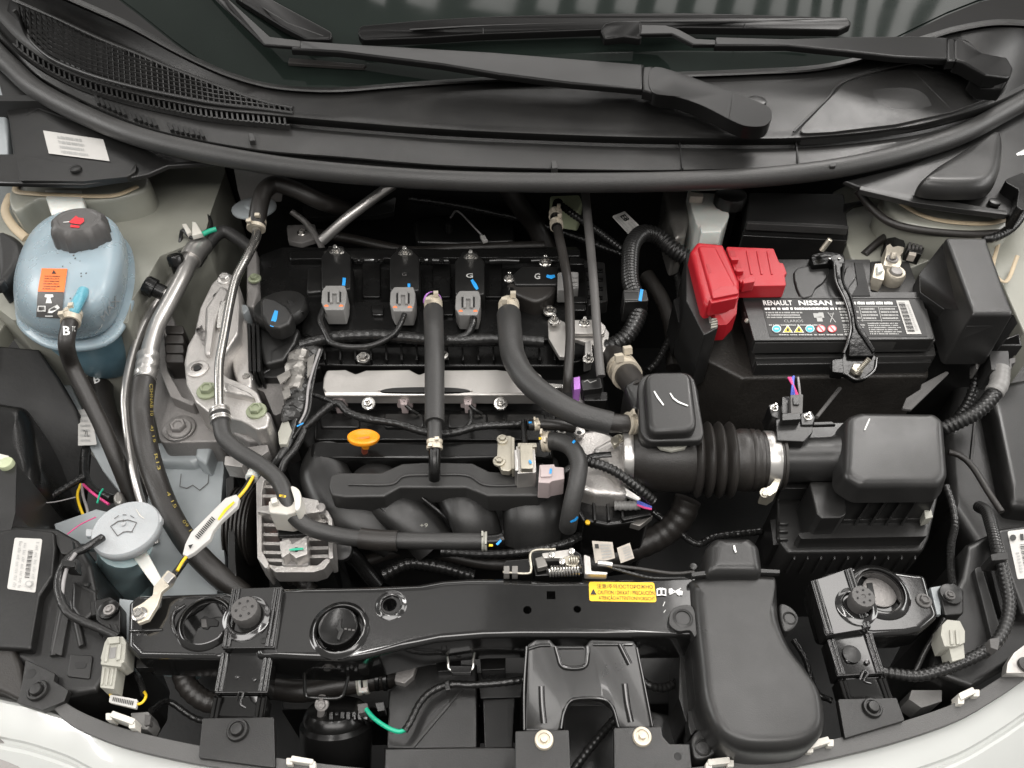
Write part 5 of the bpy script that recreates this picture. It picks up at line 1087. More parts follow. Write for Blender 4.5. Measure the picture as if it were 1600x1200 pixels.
text('VARTA', [(1222, 566, -.034), (1264, 566, -.034), (1264, 571, -.034), (1222, 571, -.034)], 'batt', ba) if False else None
cyl('lid_pip', 1168, 502, -.004, 3.5, 4, 'pgrey', ba, ax=(-.8, 0, .6))
# positive terminal cover
rc_ = T('terminal_cover', 'bright red two part plastic cover over the battery fuse terminal', 'terminal cover', 1150, 440, .0)
prism('cover_left', [(1079, 391), (1090, 377), (1130, 381), (1140, 402), (1156, 440), (1156, 460), (1148, 470), (1104, 476), (1099, 470)], .036, -.02, 'red', rc_, r=4, w=.006)
prism('cover_slope', [(1090, 383), (1118, 384), (1150, 446), (1122, 462), (1112, 462)], .040, .03, 'red', rc_, r=4, w=.004)
prism('cover_step', [(1112, 458), (1126, 447), (1150, 446), (1155, 458), (1114, 466)], .047, .02, 'red', rc_, r=2, w=.002)
prism('cover_spout', [(1114, 466, .034), (1153, 460, .034), (1151, 490, .020), (1136, 507, .006), (1122, 508, .004), (1113, 480, .026)], 0, 0, 'red', rc_, r=2, w=.003, th=.03)
prism('cover_right', [(1134, 385), (1209, 388), (1218, 410), (1224, 411), (1230, 427), (1226, 429), (1229, 446), (1157, 447), (1150, 430)], .026, .004, 'red', rc_, r=3, w=.003)
prism('cover_skirt', [(1152, 446), (1229, 445), (1210, 453), (1160, 453)], .012, .0, 'red', rc_, r=2, w=.002)
prism('hinge_rib', [(1160, 437), (1178, 431), (1180, 440), (1162, 443)], .036, .02, 'red', rc_, r=2, w=.002)
for x, y in ((1139, 391), (1147, 409), (1153, 426)):
    prism('hinge_slot', [(x, y), (x+9, y), (x+12, y+10), (x+3, y+10)], .0265, .02, 'capgrey', rc_, r=1, w=.0005).data.materials[0] = M['redd'] = M.get('redd') or mat('red_plastic_inner', (.30, .01, .016), .5)
    prism('hinge_knuckle', [(x+2, y+10), (x+14, y+10), (x+16, y+15), (x+4, y+15)], .034, .02, 'red', rc_, r=1.5, w=.002)
prism('cover_ridge', [(1108, 468), (1122, 460), (1154, 460), (1152, 466), (1112, 474)], .043, .02, 'red', rc_, r=1.5, w=.0015)
for k in range(3): prism('cover_rib', [(1166+k*16, 392), (1169+k*16, 392), (1176+k*16, 428), (1173+k*16, 428)], .0275, .02, 'red', rc_, w=.0006)
prism('cover_slot', [(1103, 412), (1107, 412), (1112, 425), (1108, 427)], .0405, .035, 'redd', rc_, r=1, w=.0003)
fh = T('fuse_terminal', 'dark fuse carrier with glinting edges hanging beside the red cover', 'fuse carrier', 1095, 460, -.1)
prism('carrier', [(1072, 395), (1086, 392), (1122, 500), (1122, 512), (1100, 524), (1072, 470)], .010, -.10, 'batt', fh, r=3, w=.003)
for k in range(6): prism('carrier_glint', [(1082+k*5, 408+k*17), (1085+k*5, 408+k*17), (1088+k*5, 418+k*17), (1084+k*5, 419+k*17)], .0125, .005, 'foil', fh, w=.0005)  # bright foil slivers set in as the glints along the carrier
prism('carrier_side', [(1052, 468), (1064, 462), (1072, 500), (1060, 505)], -.05, -.12, 'plast2', fh, r=3, w=.002)
for k in range(4): prism('contact', [(1111, 498+k*4), (1121, 496+k*4), (1121, 498+k*4), (1111, 500+k*4)], .012, .005, 'pgrey', fh, w=.0003)
cp = T('white_clip', 'small white plastic clip low in the dark beside the battery jacket', 'clip', 1076, 535, -.12)
prism('clip_head', [(1064, 528), (1073, 523), (1076, 530), (1072, 536), (1066, 534)], -.08, -.10, 'white', cp, r=2, w=.001); prism('clip_foot', [(1068, 537), (1088, 534), (1091, 541), (1072, 547), (1066, 545)], -.082, -.10, 'white', cp, r=2, w=.001); prism('clip_tip', [(1079, 521), (1083, 519), (1084, 523), (1080, 525)], -.08, -.09, 'white', cp, w=.0005)
# battery hold-down
hd = T('battery_clamp', 'glossy black bent strap clamping the battery down with two threaded rods', 'battery clamp', 1335, 500, .0)
prism('strap', [(1293, 400, .02), (1312, 396, .02), (1320, 404, .02), (1319, 440, .012), (1331, 464, .008), (1340, 500, .006), (1352, 518, .006), (1368, 545, .002), (1366, 556, .0), (1326, 556, .0), (1326, 535, .004), (1332, 515, .006), (1329, 492, .006), (1320, 466, .008), (1308, 440, .012), (1304, 412, .02)], 0, 0, 'clampb', hd, r=4, w=.002, th=.006)
tube('strap_edge', [(1303, 412, .020), (1306, 440, .014), (1319, 468, .010), (1327, 494, .008), (1329, 515, .008), (1324, 536, .006), (1318, 552, .002)], 2.2, 'gloss', hd, seg=10)
tube('foot_edge', [(1304, 581, -.005), (1320, 584, -.004), (1337, 593, -.004), (1354, 589, -.004), (1367, 577, -.004), (1370, 560, -.004)], 2.0, 'gloss', hd, seg=8)
tube('strap_edge', [(1318, 412, .021), (1317, 440, .013), (1329, 464, .009), (1336, 492, .007), (1340, 512, .007), (1352, 530, .005), (1365, 550, .002)], 2.2, 'clampb', hd, seg=10)
prism('strap_foot', [(1318, 547), (1340, 540), (1364, 545), (1370, 560), (1366, 578), (1352, 590), (1338, 593), (1320, 583), (1300, 580), (1302, 560), (1316, 560)], -.006, -.014, 'clampb', hd, r=4, w=.002)
prism('foot_lip', [(1300, 562), (1317, 560), (1319, 583), (1300, 581)], .0, -.012, 'clampb', hd, r=3, w=.002); 
lathe('nut', P(1338, 580, -.006), (0, 0, 1), [(.0085, 0), (.0085, .006), (.007, .0075), (.004, .0075)], 'zinc', hd, seg=6)
tube('threaded_rod', [(1338, 583, -.004), (1358, 561, .018)], 4.2, 'zinc', hd, straight=True, ribs=(.0022, .12)); tube('threaded_rod', [(1284, 391, .02), (1297, 374, .04)], 4.4, 'zinc', hd, straight=True, ribs=(.0022, .12))
prism('far_foot', [(1266, 398), (1290, 392), (1318, 396), (1322, 408), (1296, 412), (1270, 414)], .012, .0, 'clampb', hd, r=4, w=.002)
for x in (1296, 1311): cyl('strap_rivet', x, 404, .02, 2, 1, 'steel', hd, seg=10)
# negative clamp
nc = T('negative_clamp', 'tinned metal battery terminal clamp on the bare negative post', 'terminal clamp', 1390, 420, -.03)
prism('clamp_bar', [(1385, 384), (1391, 380), (1395, 386), (1403, 384), (1413, 386), (1411, 394), (1407, 398), (1409, 410), (1406, 418), (1380, 414), (1384, 396)], .012, -.01, 'brass', nc, r=2, w=.002)
lathe('clamp_ring', P(1397, 430, .0), (0, -.1, 1), [(.0145, -.014), (.0155, -.010), (.0155, .004), (.013, .008), (.0095, .007), (.009, .003)], 'brass', nc, seg=32)
lathe('post', P(1397, 430, .0), (0, -.1, 1), [(.0092, -.02), (.0088, .008), (.0078, .0105), (.003, .011)], 'alud', nc, seg=28)
prism('clamp_jaw', [(1367, 412), (1378, 411), (1383, 424), (1381, 438), (1363, 433)], .010, -.012, 'brass', nc, r=2, w=.002); prism('clamp_lug', [(1371, 414), (1377, 413), (1381, 422), (1372, 425)], .016, .008, 'tankw', nc, r=1, w=.001)
bolt(nc, 1394, 405, .013, 9, 'alud'); cyl('bolt_shank', 1395, 403, .02, 4.5, 9, 'brass', nc, ax=(0, .4, .9))
prism('cable_lug', [(1385, 372), (1410, 368), (1416, 384), (1396, 386), (1384, 382)], .004, -.02, 'shiny', nc, r=3, w=.002)
ss = T('current_sensor', 'black ribbed sensor plug behind the negative terminal clamp', 'sensor', 1432, 376, -.05)
prism('plug', [(1425, 356), (1447, 356), (1446, 384), (1440, 398), (1417, 390), (1420, 374)], -.0, -.06, 'plastic', ss, r=2, w=.002)
for k in range(4): prism('plug_rib', [(1421+k*6, 376), (1425+k*6, 376), (1423+k*6, 388), (1419+k*6, 387)], .004, -.01, 'capgrey', ss, w=.0008)
prism('plug_label', [(1421, 393), (1432, 395), (1431, 400), (1420, 398)], .0012, -.01, 'oldpaper', ss, w=.0004)
tube('sensor_cable', [(1350, 398, -.02), (1376, 375, -.01), (1400, 360, -.01), (1425, 350, -.01), (1438, 330, -.01)], 6, 'rubber', ss)
# fuse box
fb = T('fuse_box', 'tall black plastic fuse box standing between battery and wing', 'fuse box', 1510, 450, -.1)
prism('lower_body', [(1442, 430), (1500, 430), (1590, 505), (1594, 545), (1530, 548), (1450, 548)], -.05, -.26, 'plastic', fb, r=4, w=.004)
prism('cover', [(1477, 370), (1541, 371), (1585, 491), (1520, 491)], .060, -.03, 'plast2', fb, r=4, w=.005, flare=.004)
prism('cover_side', [(1476, 376, .052), (1522, 494, .052), (1500, 500, .01), (1437, 456, .01), (1436, 428, .01)], 0, 0, 'plastic', fb, r=4, w=.004, th=.06)
prism('cover_front', [(1506, 494, .035), (1584, 492, .045), (1590, 505, .02), (1568, 532, -.01), (1500, 532, -.01)], 0, 0, 'plastic', fb, r=3, w=.003, th=.03)
prism('front_tab', [(1509, 504), (1553, 504), (1554, 509), (1511, 510)], .040, .01, 'box', fb, r=1, w=.001)
prism('side_ledge', [(1524, 535, -.02), (1566, 530, -.01), (1592, 520, -.01), (1598, 540, -.02), (1530, 540, -.025)], 0, 0, 'box', fb, w=.002, th=.02)
k_ = prism('relay', [(1545, 548), (1576, 548), (1578, 578), (1549, 578)], -.02, -.06, 'box', fb, r=2, w=.002)
for x in (1531, 1583): prism('relay_clip', [(x-6, 560), (x+4, 558), (x+4, 566), (x-2, 568), (x-2, 576), (x-6, 576)], -.03, -.05, 'capgrey', fb, w=.001)
prism('socket_rim', [(1486, 540), (1510, 540), (1510, 555), (1496, 556), (1488, 552)], -.045, -.06, 'capgrey', fb, r=1, w=.001)
tl = T('loom', 'thick ribbed conduit curving from the fuse box relay behind the air box', 'conduit', 1540, 620, -.1)
tube('conduit', [(1562, 578, -.03), (1560, 600, -.03), (1548, 622, -.035), (1528, 642, -.045), (1504, 656, -.055), (1474, 670, -.07)], 12, 'conduit', tl, seg=16, ribs=(.006, .12), n=9)
tube('conduit_collar', [(1563, 578, -.028), (1561, 600, -.028), (1553, 614, -.032)], 14, 'grey', tl, seg=16, ribs=(.008, .05))
tube('loom', [(1530, 575, -.06), (1524, 600, -.07), (1512, 630, -.09), (1495, 655, -.11)], 8, 'conduit', seg=12, ribs=(.006, .12), tagd=('thinner ribbed conduit in shadow left of the relay', 'conduit'))
tube('loom', [(1600, 320, .03), (1592, 342, .03), (1575, 360, .03), (1550, 372, .028), (1530, 372, .02)], 7.5, 'conduit', seg=12, ribs=(.006, .12), tagd=('ribbed conduit curving round the tower ring behind the fuse box', 'conduit'))
ts = prism('tray_bracket', [(1410, 638, -.06), (1416, 622, -.055), (1438, 608, -.05), (1440, 600, -.05), (1478, 580, -.045), (1484, 582, -.045), (1424, 640, -.06)], 0, 0, 'capgrey', r=2, w=.001, th=.004, tagd=('slanting grey strip of battery tray between battery and air box dome', 'tray bracket'))
tube('tray_rod', [(1276, 652, -.03), (1312, 607, -.05)], 3, 'capgrey', straight=True, tagd=('thin dark rod slanting under the battery beside the sensor', 'rod'))
# module behind the battery and brake fluid tank
md_ = T('control_module', 'long black box under the seal behind the battery', 'control box', 1240, 345, -.08)
prism('box_top', [(1168, 300), (1320, 302), (1326, 354), (1166, 346)], .010, -.03, 'plast2', md_, r=3, w=.004)
prism('box_base', [(1160, 362), (1166, 350), (1326, 358), (1324, 376), (1160, 368)], -.012, -.10, 'plastic', md_, r=3, w=.003)
prism('box_base', [(1150, 330), (1330, 330), (1330, 400), (1160, 395)], -.05, -.2, 'shiny', md_, r=3, w=.003)
prism('box_edge', [(1168, 345), (1326, 353), (1326, 357), (1168, 349)], .012, .0, 'batt2', md_, r=1, w=.001)
prism('box_hook', [(1318, 318), (1352, 312), (1353, 316), (1335, 320), (1322, 330), (1318, 330)], .012, .005, 'gloss', md_, w=.001)
bt = T('brake_fluid_tank', 'cloudy white brake fluid tank with a black cap under the seal', 'brake fluid tank', 1105, 330, -.1)
prism('tank', [(1074, 296), (1082, 300), (1120, 302), (1134, 320), (1140, 336), (1136, 346), (1128, 360), (1096, 362), (1088, 350), (1080, 325)], -.0, -.10, 'tankw', bt, r=6, w=.008, seg=4)
prism('tank_foot', [(1094, 350), (1130, 352), (1127, 362), (1096, 363)], .004, -.02, 'tankw', bt, r=3, w=.003)
cyl('tank_cap', 1139, 318, .0, 24, 20, 'plastic', bt, mod=lambda a, j: 1+(.03 if math.cos(14*a) > 0 else 0), seg=56)
prism('cap_tab', [(1076, 299), (1098, 302), (1100, 308), (1078, 307)], .012, .0, 'oldpaper', bt, r=2, w=.001)
prism('foil_sleeve', [(1036, 290), (1074, 292), (1080, 330), (1072, 366), (1056, 372), (1046, 340)], -.02, -.10, 'foil', bt, r=6, w=.008)
# ================================================================== FRONT OF THE BAY
# dark parts low in the bay
lr = T('arch_liner', 'black plastic wheel arch panel in shadow to the right of the air box', 'arch panel', 1560, 700, -.4)
prism('liner_panel', [(1500, 560), (1660, 520), (1660, 1000), (1560, 900), (1490, 800), (1478, 690)], -.13, -.30, 'plast2', lr, r=10, w=.01)
prism('liner_step', [(1540, 600), (1660, 580), (1660, 800), (1580, 790)], -.10, -.2, 'plastic', lr, r=14, w=.012)
prism('liner_crease', [(1524, 640, -.126), (1528, 640, -.126), (1520, 720, -.126), (1516, 720, -.126)], 0, 0, 'box', lr, w=.0005, th=.004)
tube('body_cable', [(1482, 706, -.10), (1500, 712, -.10), (1520, 730, -.10), (1545, 770, -.10), (1565, 800, -.10)], 5, 'rubber', tagd=('thin black cable lying on the dark panel to the right of the air box dome', 'cable'))
tube('loom', [(1478, 760, -.10), (1488, 790, -.10), (1492, 820, -.10), (1486, 850, -.08), (1486, 890, -.05), (1488, 915, -.03)], 6, 'tape', ribs=(.008, .1), tagd=('black taped loom dropping beside the right front corner of the air box', 'loom'))
# alternator and pulley
al = T('alternator', 'silver finned alternator with copper windings behind the cooling slots', 'alternator', 460, 820, -.3)
prism('core', [(410, 752), (500, 790), (512, 870), (420, 876)], -.112, -.25, 'deep', al, w=.002)
prism('winding', [(414, 755), (430, 757), (432, 862), (416, 862)], -.104, -.12, 'copper', al, w=.003); prism('winding', [(488, 805), (506, 808), (506, 868), (490, 868)], -.106, -.12, 'copper', al, w=.003)
prism('frame_rim', fillet([(400, 754), (408, 742), (440, 736), (442, 744), (412, 751), (409, 770), (409, 860), (420, 880), (416, 890), (402, 872)], 4), -.074, -.115, 'alu', al, w=.0025)
prism('rim_bottom', fillet([(414, 880), (432, 884), (496, 883), (510, 872), (518, 874), (506, 889), (490, 894), (430, 894)], 4), -.082, -.105, 'alu', al, w=.0025)
prism('rim_right', fillet([(494, 796), (512, 797), (519, 810), (521, 872), (513, 874), (512, 812), (506, 804), (494, 804)], 3), -.076, -.11, 'alu', al, w=.002)
for y in (757, 772, 802, 817, 832, 846, 860, 872): prism('fin', [(404, y), (448, y+1), (448, y+6), (404, y+5)], -.083, -.105, 'alu', al, r=1, w=.0012)
for y in (812, 826, 840, 854, 867): prism('fin', [(478, y), (517, y-1), (517, y+4), (478, y+5)], -.085, -.105, 'alu', al, r=1, w=.0012)
prism('top_plate', fillet([(446, 776), (470, 776), (498, 781), (499, 800), (470, 804), (440, 806), (402, 800), (402, 790), (440, 788)], 4), -.066, -.10, 'alu', al, w=.003)
prism('spine', [(440, 804), (482, 804), (482, 884), (440, 884)], -.080, -.115, 'alud', al, r=4, w=.003); prism('spine_plate', [(432, 806), (478, 806), (478, 836), (434, 838)], -.074, -.09, 'shiny', al, r=3, w=.002)
prism('terminal_plate', [(436, 846), (452, 842), (456, 850), (470, 842), (480, 836), (480, 866), (462, 872), (452, 864), (440, 872)], -.062, -.08, 'alu', al, r=2, w=.001)
prism('terminal_gap', [(461, 855), (465, 855), (465, 862), (461, 862)], -.0612, -.064, 'deep', al, w=0)
stroke(al, [(452, 859), (464, 858), (474, 857)], 4, 'greenp', z=-.0605)
lathe('housing_screw', P(500, 795, -.07), (0, 0, 1), [(.007, -.002), (.007, .003), (.004, .004)], 'alud', al, seg=12)
pl = T('drive_pulley', 'black grooved belt pulley at the left end of the alternator', 'pulley', 382, 820, -.2)
a0 = P(368, 822, -.15)
pr = []
for k in range(6): pr += [(.052, k*.0052), (.052, k*.0052+.002), (.047, k*.0052+.003), (.047, k*.0052+.0045)]
lathe('pulley_rim', a0, (1, 0, 0), [(.03, -.002)]+pr+[(.052, .032), (.03, .033)], 'rubber', pl, seg=48)
prism('belt_cover', [(352, 745), (366, 740), (370, 900), (356, 905)], -.11, -.3, 'plastic', pl, r=3, w=.004)
prism('mount_plate', [(352, 712), (380, 716), (378, 730), (350, 726)], -.045, -.07, 'alu', r=2, w=.002, tagd=('small silver bracket corner under the bend of the long hose', 'bracket'))
prism('mount_plate', [(372, 700), (418, 694), (420, 704), (392, 724), (374, 716)], -.06, -.09, 'alud', r=3, w=.002, tagd=('grey cast lug beneath the long hose just above the alternator', 'bracket'))
se = T('coolant_elbow', 'black plastic elbow to the right of the alternator', 'pipe elbow', 540, 870, -.2)
tube('elbow', [(537, 862, -.12, 14), (552, 868, -.13, 13), (570, 890, -.15, 12), (590, 915, -.17, 12)], 13, 'shiny', se, seg=16); cyl('elbow_cap', 536, 862, -.115, 16, 12, 'plast2', se, ax=(0, -.3, .95))
tube('lower_hose', [(455, 900, -.16), (470, 905, -.16), (485, 925, -.17)], 14, 'rubber', ribs=(.01, .1), tagd=('short ribbed hose end under the alternator', 'hose'))
tube('radiator_hose', [(1075, 780, -.10), (1062, 810, -.12), (1030, 838, -.14), (985, 858, -.15), (930, 880, -.16), (870, 895, -.17)], 21, 'rubber', seg=18, ribs=(.014, .05), tagd=('thick black hose in shadow curving from the duct towards the latch', 'hose'))
tube('bundled_hose', [(600, 898, -.16), (640, 880, -.15), (690, 886, -.15), (740, 900, -.16)], 10, 'conduit', ribs=(.008, .12), tagd=('dark ribbed hose just visible over the rear edge of the crossmember', 'hose'))
tube('bundled_hose', [(690, 862, -.12), (760, 866, -.11), (820, 862, -.10), (880, 850, -.10), (905, 838, -.11)], 7, 'tape', ribs=(.008, .12), tagd=('black loom behind the bonnet latch', 'loom'))
for nm, qq, sd in (('left paper tag of the pair behind the bonnet latch, with a dark mark', [(925, 845, -.06), (957, 847, -.06), (961, 872, -.065), (930, 880, -.065)], 41), ('right paper tag of the pair behind the bonnet latch, bent and smaller', [(964, 856, -.06), (984, 848, -.055), (991, 872, -.06), (970, 880, -.065)], 42)):
    t_ = T('paper_tag', nm, 'paper tag', qq[0][0]+10, qq[0][1]+20, -.07, 'paper tags behind the latch')
    prism('tag', qq, 0, 0, 'oldpaper', t_, w=0, th=.0008); scribble(sub(qq, .35, .1, .95, .9), 5, 'gink', t_, seed=sd)
    if sd == 41: fill(t_, [[(929, 850), (935, 850), (936, 857), (930, 857)]], 'ink', None, -.058)
# yellow wired earth cable
yw = T('earth_lead', 'black and yellow earth lead in a white printed wrap bolted to the crossmember', 'earth lead', 310, 840, -.06)
tube('lead', [(395, 738, -.035), (390, 755, -.034), (378, 772, -.032), (350, 800, -.028), (320, 840, -.022), (295, 868, -.016), (280, 888, -.012), (270, 902, -.010)], 6, 'tape', yw, seg=10)
tube('yellow_wire', [(396, 744, -.026), (384, 764, -.024), (366, 785, -.020), (340, 815, -.015), (310, 850, -.009), (288, 874, -.004), (277, 892, -.002)], 2.6, 'ywire', yw, seg=8)
ringclip(yw, [(397, 738, -.034), (393, 748, -.033)], 9, 0, 'tankw', name='lead_boot', ears=False)
wr = prism('printed_wrap', [(369, 772, -.012), (374, 778, -.012), (371, 790, -.011), (345, 814, -.009), (333, 829, -.008), (328, 842, -.007), (303, 863, -.004), (292, 869, -.002), (285, 866, -.002), (289, 850, -.004), (298, 832, -.006), (330, 800, -.009), (352, 778, -.012)], 0, 0, 'paper', yw, w=.001, th=.006)
stroke(wr, [(366, 784), (352, 797), (341, 812)], 4.5, 'ywire', z=-.009, name='wire_window')
qw = [(329, 806, -.008), (334, 812, -.007), (308, 842, -.0045), (301, 838, -.0045)]
bars([(304, 837, -.0045), (331, 805, -.008), (338, 811, -.008), (311, 843, -.0045)], [(k/13, .1, k/13+.045, .9) for k in range(13)], 'ink', wr); fill(wr, [[(294, 852), (302, 850), (297, 858)]], 'ink', None, -.002)
lg = prism('cable_lug', [(252, 902, .008), (262, 890, .008), (274, 898, .008), (268, 912, .008), (252, 925, .008), (246, 945, .008), (232, 968, .008), (216, 974, .008), (206, 964, .008), (208, 950, .008), (222, 942, .008), (238, 930, .008), (240, 916, .008)], 0, 0, 'brass', yw, r=3, w=.0015, th=.005)
prism('lug_crimp', [(254, 904, .013), (264, 893, .013), (272, 900, .013), (262, 912, .013)], 0, 0, 'alup', yw, r=2, w=.001, th=.008)
bolt(yw, 218, 960, .008, 12, 'steel')

# ------------------------------------------------------------------ front crossmember
xm = T('front_crossmember', 'long glossy black pressed steel crossmember with holes and a round cap', 'crossmember', 700, 960, -.06)
main = prism('beam', [(398, 922), (440, 918), (560, 915), (650, 912), (690, 905), (735, 902), (800, 902), (860, 906), (960, 904), (1095, 900), (1100, 993), (990, 994), (830, 993), (760, 994), (680, 1001), (640, 1010), (600, 1019), (560, 1029), (530, 1031), (455, 1028), (398, 1026)], 0, -.055, 'gloss', xm, r=10, w=.007, h=.006, seg=5)
bore(main, [(531, 984, 0, 36, .012, 40, 0), (609, 945, 0, 11, .03, 24, 0), (824, 953, 0, 7, .03, 8, .3), (902, 952, 0, 6, .03, 16, 0), (861, 930, 0, 9.5, .03, 4, math.pi/4)])
def rim(px, py, z, r0, r1, hgt, m, par, name='pressed_ring', seg=48):
    s = S(px, py, z); return lathe(name, P(px, py, z), (0, 0, 1), [(r0*s, -.004), (r0*s, hgt*.6), ((r0*.8+r1*.2)*s, hgt), ((r0*.4+r1*.6)*s, hgt*.75), (r1*s, -.0005), (r1*s, -.004)], m, par, seg=seg) if False else ring_mesh(name, px, py, z, r0, r1, hgt, m, par, seg)
def ring_mesh(name, px, py, z, r0, r1, hgt, m, par, seg):
    s = S(px, py, z); o = P(px, py, z); pr = [(r0, -.003), (r0, hgt*.5), (r0+(r1-r0)*.18, hgt), (r0+(r1-r0)*.4, hgt*.9), (r0+(r1-r0)*.75, hgt*.3), (r1, .0002), (r1, -.003)]
    vs = [o+V((r_*s*math.cos(2*math.pi*k/seg), r_*s*math.sin(2*math.pi*k/seg), h)) for r_, h in pr for k in range(seg)]; n = len(pr)
    fs = [(j*seg+k, j*seg+(k+1) % seg, ((j+1) % n)*seg+(k+1) % seg, ((j+1) % n)*seg+k) for j in range(n) for k in range(seg)]
    return mk(name, vs, fs, m, par, ang=60)
ring_mesh('pressed_ring', 531, 984, 0, 36, 47, .004, 'gloss', xm, 56); ring_mesh('pressed_ring', 611, 946, 0, 15, 25, .0025, 'gloss', xm, 40)
rcap = T('round_cap', 'round satin black cap with a slot pressed into the crossmember', 'cap', 531, 984, -.01)
lathe('cap_disc', P(531, 986, -.010), (0, 0, 1), [(31*.00066, 0), (31*.00066, .009), (29.5*.00066, .0115), (26*.00066, .0105), (2*.00066, .0105)], 'shiny', rcap, seg=48)
prism('cap_key', [(529, 968), (534, 966), (533, 980), (537, 984), (530, 1000), (526, 998), (529, 986), (526, 982)], .0025, -.002, 'plastic', rcap, w=.0008)
for k in range(3): prism('cap_mark', [(538+k*6, 981+k), (542+k*6, 981+k), (542+k*6, 984+k), (538+k*6, 984+k)], .0012, -.002, 'capgrey', rcap, w=.0003)
lb_ = prism('left_plate', [(200, 942), (213, 929), (360, 924), (372, 928), (372, 1024), (345, 1030), (214, 1026), (198, 1010)], -.008, -.055, 'gloss', xm, r=8, w=.006, seg=5)
bore(lb_, [(322, 974, -.008, 34, .016, 40, 0)])
ring_mesh('pressed_ring', 322, 974, -.008, 35, 46, .006, 'gloss', xm, 48)
prism('recess_slot', [(312, 968), (320, 962), (326, 965), (334, 966), (342, 970), (340, 978), (328, 978), (324, 983), (316, 981)], -.0225, -.03, 'deep', xm, r=2, w=.0005)
prism('recess_tab', [(314, 967), (322, 967), (324, 980), (315, 980)], -.0215, -.026, 'capgrey', xm, r=1, w=.0006)
tube('pressed_bead', [(204, 986, -.008), (230, 985, -.007), (254, 984, -.008)], 2.5, 'gloss', xm, seg=8); tube('pressed_bead', [(290, 945, -.008), (270, 960, -.006), (272, 985, -.006), (292, 1008, -.008)], 3, 'gloss', xm, seg=8)
cyl('weld_dot', 217, 991, -.008, 3, 1.5, 'gloss', xm, seg=12); cyl('weld_dot', 277, 948, -.008, 3, 1.5, 'gloss', xm, seg=12)
def bracket(label, top, bot, steps, knob, bw):
    """ribbed upright bracket from the crossmember down to the bumper"""
    b = T('support_bracket', label, 'bracket', (top[0][0]+bot[0][0])/2, (top[0][1]+bot[0][1])/2, -.06, 'ribbed brackets from crossmember to bumper')
    n = len(steps)-1
    for k in range(n):
        t0, z0 = steps[k]; t1, z1 = steps[k+1]
        if abs(t1-t0) < .03: continue
        def at(i, t): return (top[i][0]+(bot[i][0]-top[i][0])*t, top[i][1]+(bot[i][1]-top[i][1])*t)
        a, c = at(0, t0), at(1, t0); d, e_ = at(1, t1), at(0, t1)
        plate('bracket_panel', [(*a, z0), (*c, z0), (*d, z1), (*e_, z1)], 'gloss', b, th=.02, w=.002, r=3)
        for f in (.05, .13, .86, .94):
            p0 = (a[0]+(c[0]-a[0])*f, a[1]+(c[1]-a[1])*f+2, z0+.001); p1 = (e_[0]+(d[0]-e_[0])*f, e_[1]+(d[1]-e_[1])*f-2, z1+.001)
            tube('bracket_bead', [p0, p1], 3.6, 'gloss', b, seg=10, straight=True)
    kx, ky, kz, kr = knob
    ring_mesh('pressed_ring', kx-3, ky+4, kz-.001, kr*1.15, kr*1.75, .003, 'gloss', b, 40)
    s = S(kx, ky, kz)
    kn = lathe('rubber_stop', P(kx, ky, kz), (0, 0, 1), [(kr*.9*s, -.004), (kr*s, .006), (kr*s, .014), (kr*.93*s, .016), (kr*.2*s, .0163), (kr*.15*s, .0155)], 'capgrey', b, seg=48, mod=lambda a, j: 1+(.03 if math.cos(16*a) > .2 and j in (1, 2, 3) else 0))
    for k in range(6):
        a = k*math.pi/3+.3; o = P(kx, ky, kz)+V((math.cos(a)*kr*.58*s, math.sin(a)*kr*.58*s, .0163))
        lathe('stop_dimple', o, (0, 0, 1), [(kr*.09*s, -.001), (kr*.09*s, .0006), (kr*.04*s, .0008)], 'deep', kn, seg=10)
    return b
b1 = bracket('ribbed glossy black bracket with a dimpled stop below the earth lead bolt', ((362, 919), (443, 917)), ((327, 1124), (412, 1124)), ((0, .008), (.46, .006), (.49, -.006), (.80, -.010), (.82, -.016), (1, -.030)), (388, 962, .009, 21), 1)
b2 = bracket('ribbed glossy black bracket with a dimpled stop to the right of the wide air scoop', ((1266, 908), (1332, 886)), ((1318, 1094), (1396, 1094)), ((0, .008), (.46, .006), (.49, -.006), (.80, -.010), (.82, -.016), (1, -.030)), (1341, 943, .009, 18), 1)
cyl('bracket_hole', 412, 1001, .0065, 5, 1, 'deep', b1, seg=14); 
for x, y in ((371, 1058), (398, 1062)): cyl('weld_dot', x, y, -.008, 3, 2, 'gloss', b1, seg=12)
tube('weld_mark', [(370, 1095, -.010), (374, 1082, -.006), (380, 1084, -.006), (376, 1100, -.008), (384, 1106, -.010)], 2, 'gloss', b1, seg=8)
cyl('paint_dab', 1331, 1022, -.006, 14, 1, 'plastic', b2, seg=24)
for x, y in ((1325, 1032), (1355, 1035)): cyl('weld_dot', x, y, -.007, 4, 2, 'gloss', b2, seg=12)
tube('weld_mark', [(1344, 1062, -.011), (1350, 1048, -.007), (1356, 1052, -.007), (1350, 1064, -.008), (1360, 1068, -.011)], 2.2, 'gloss', b2, seg=8)
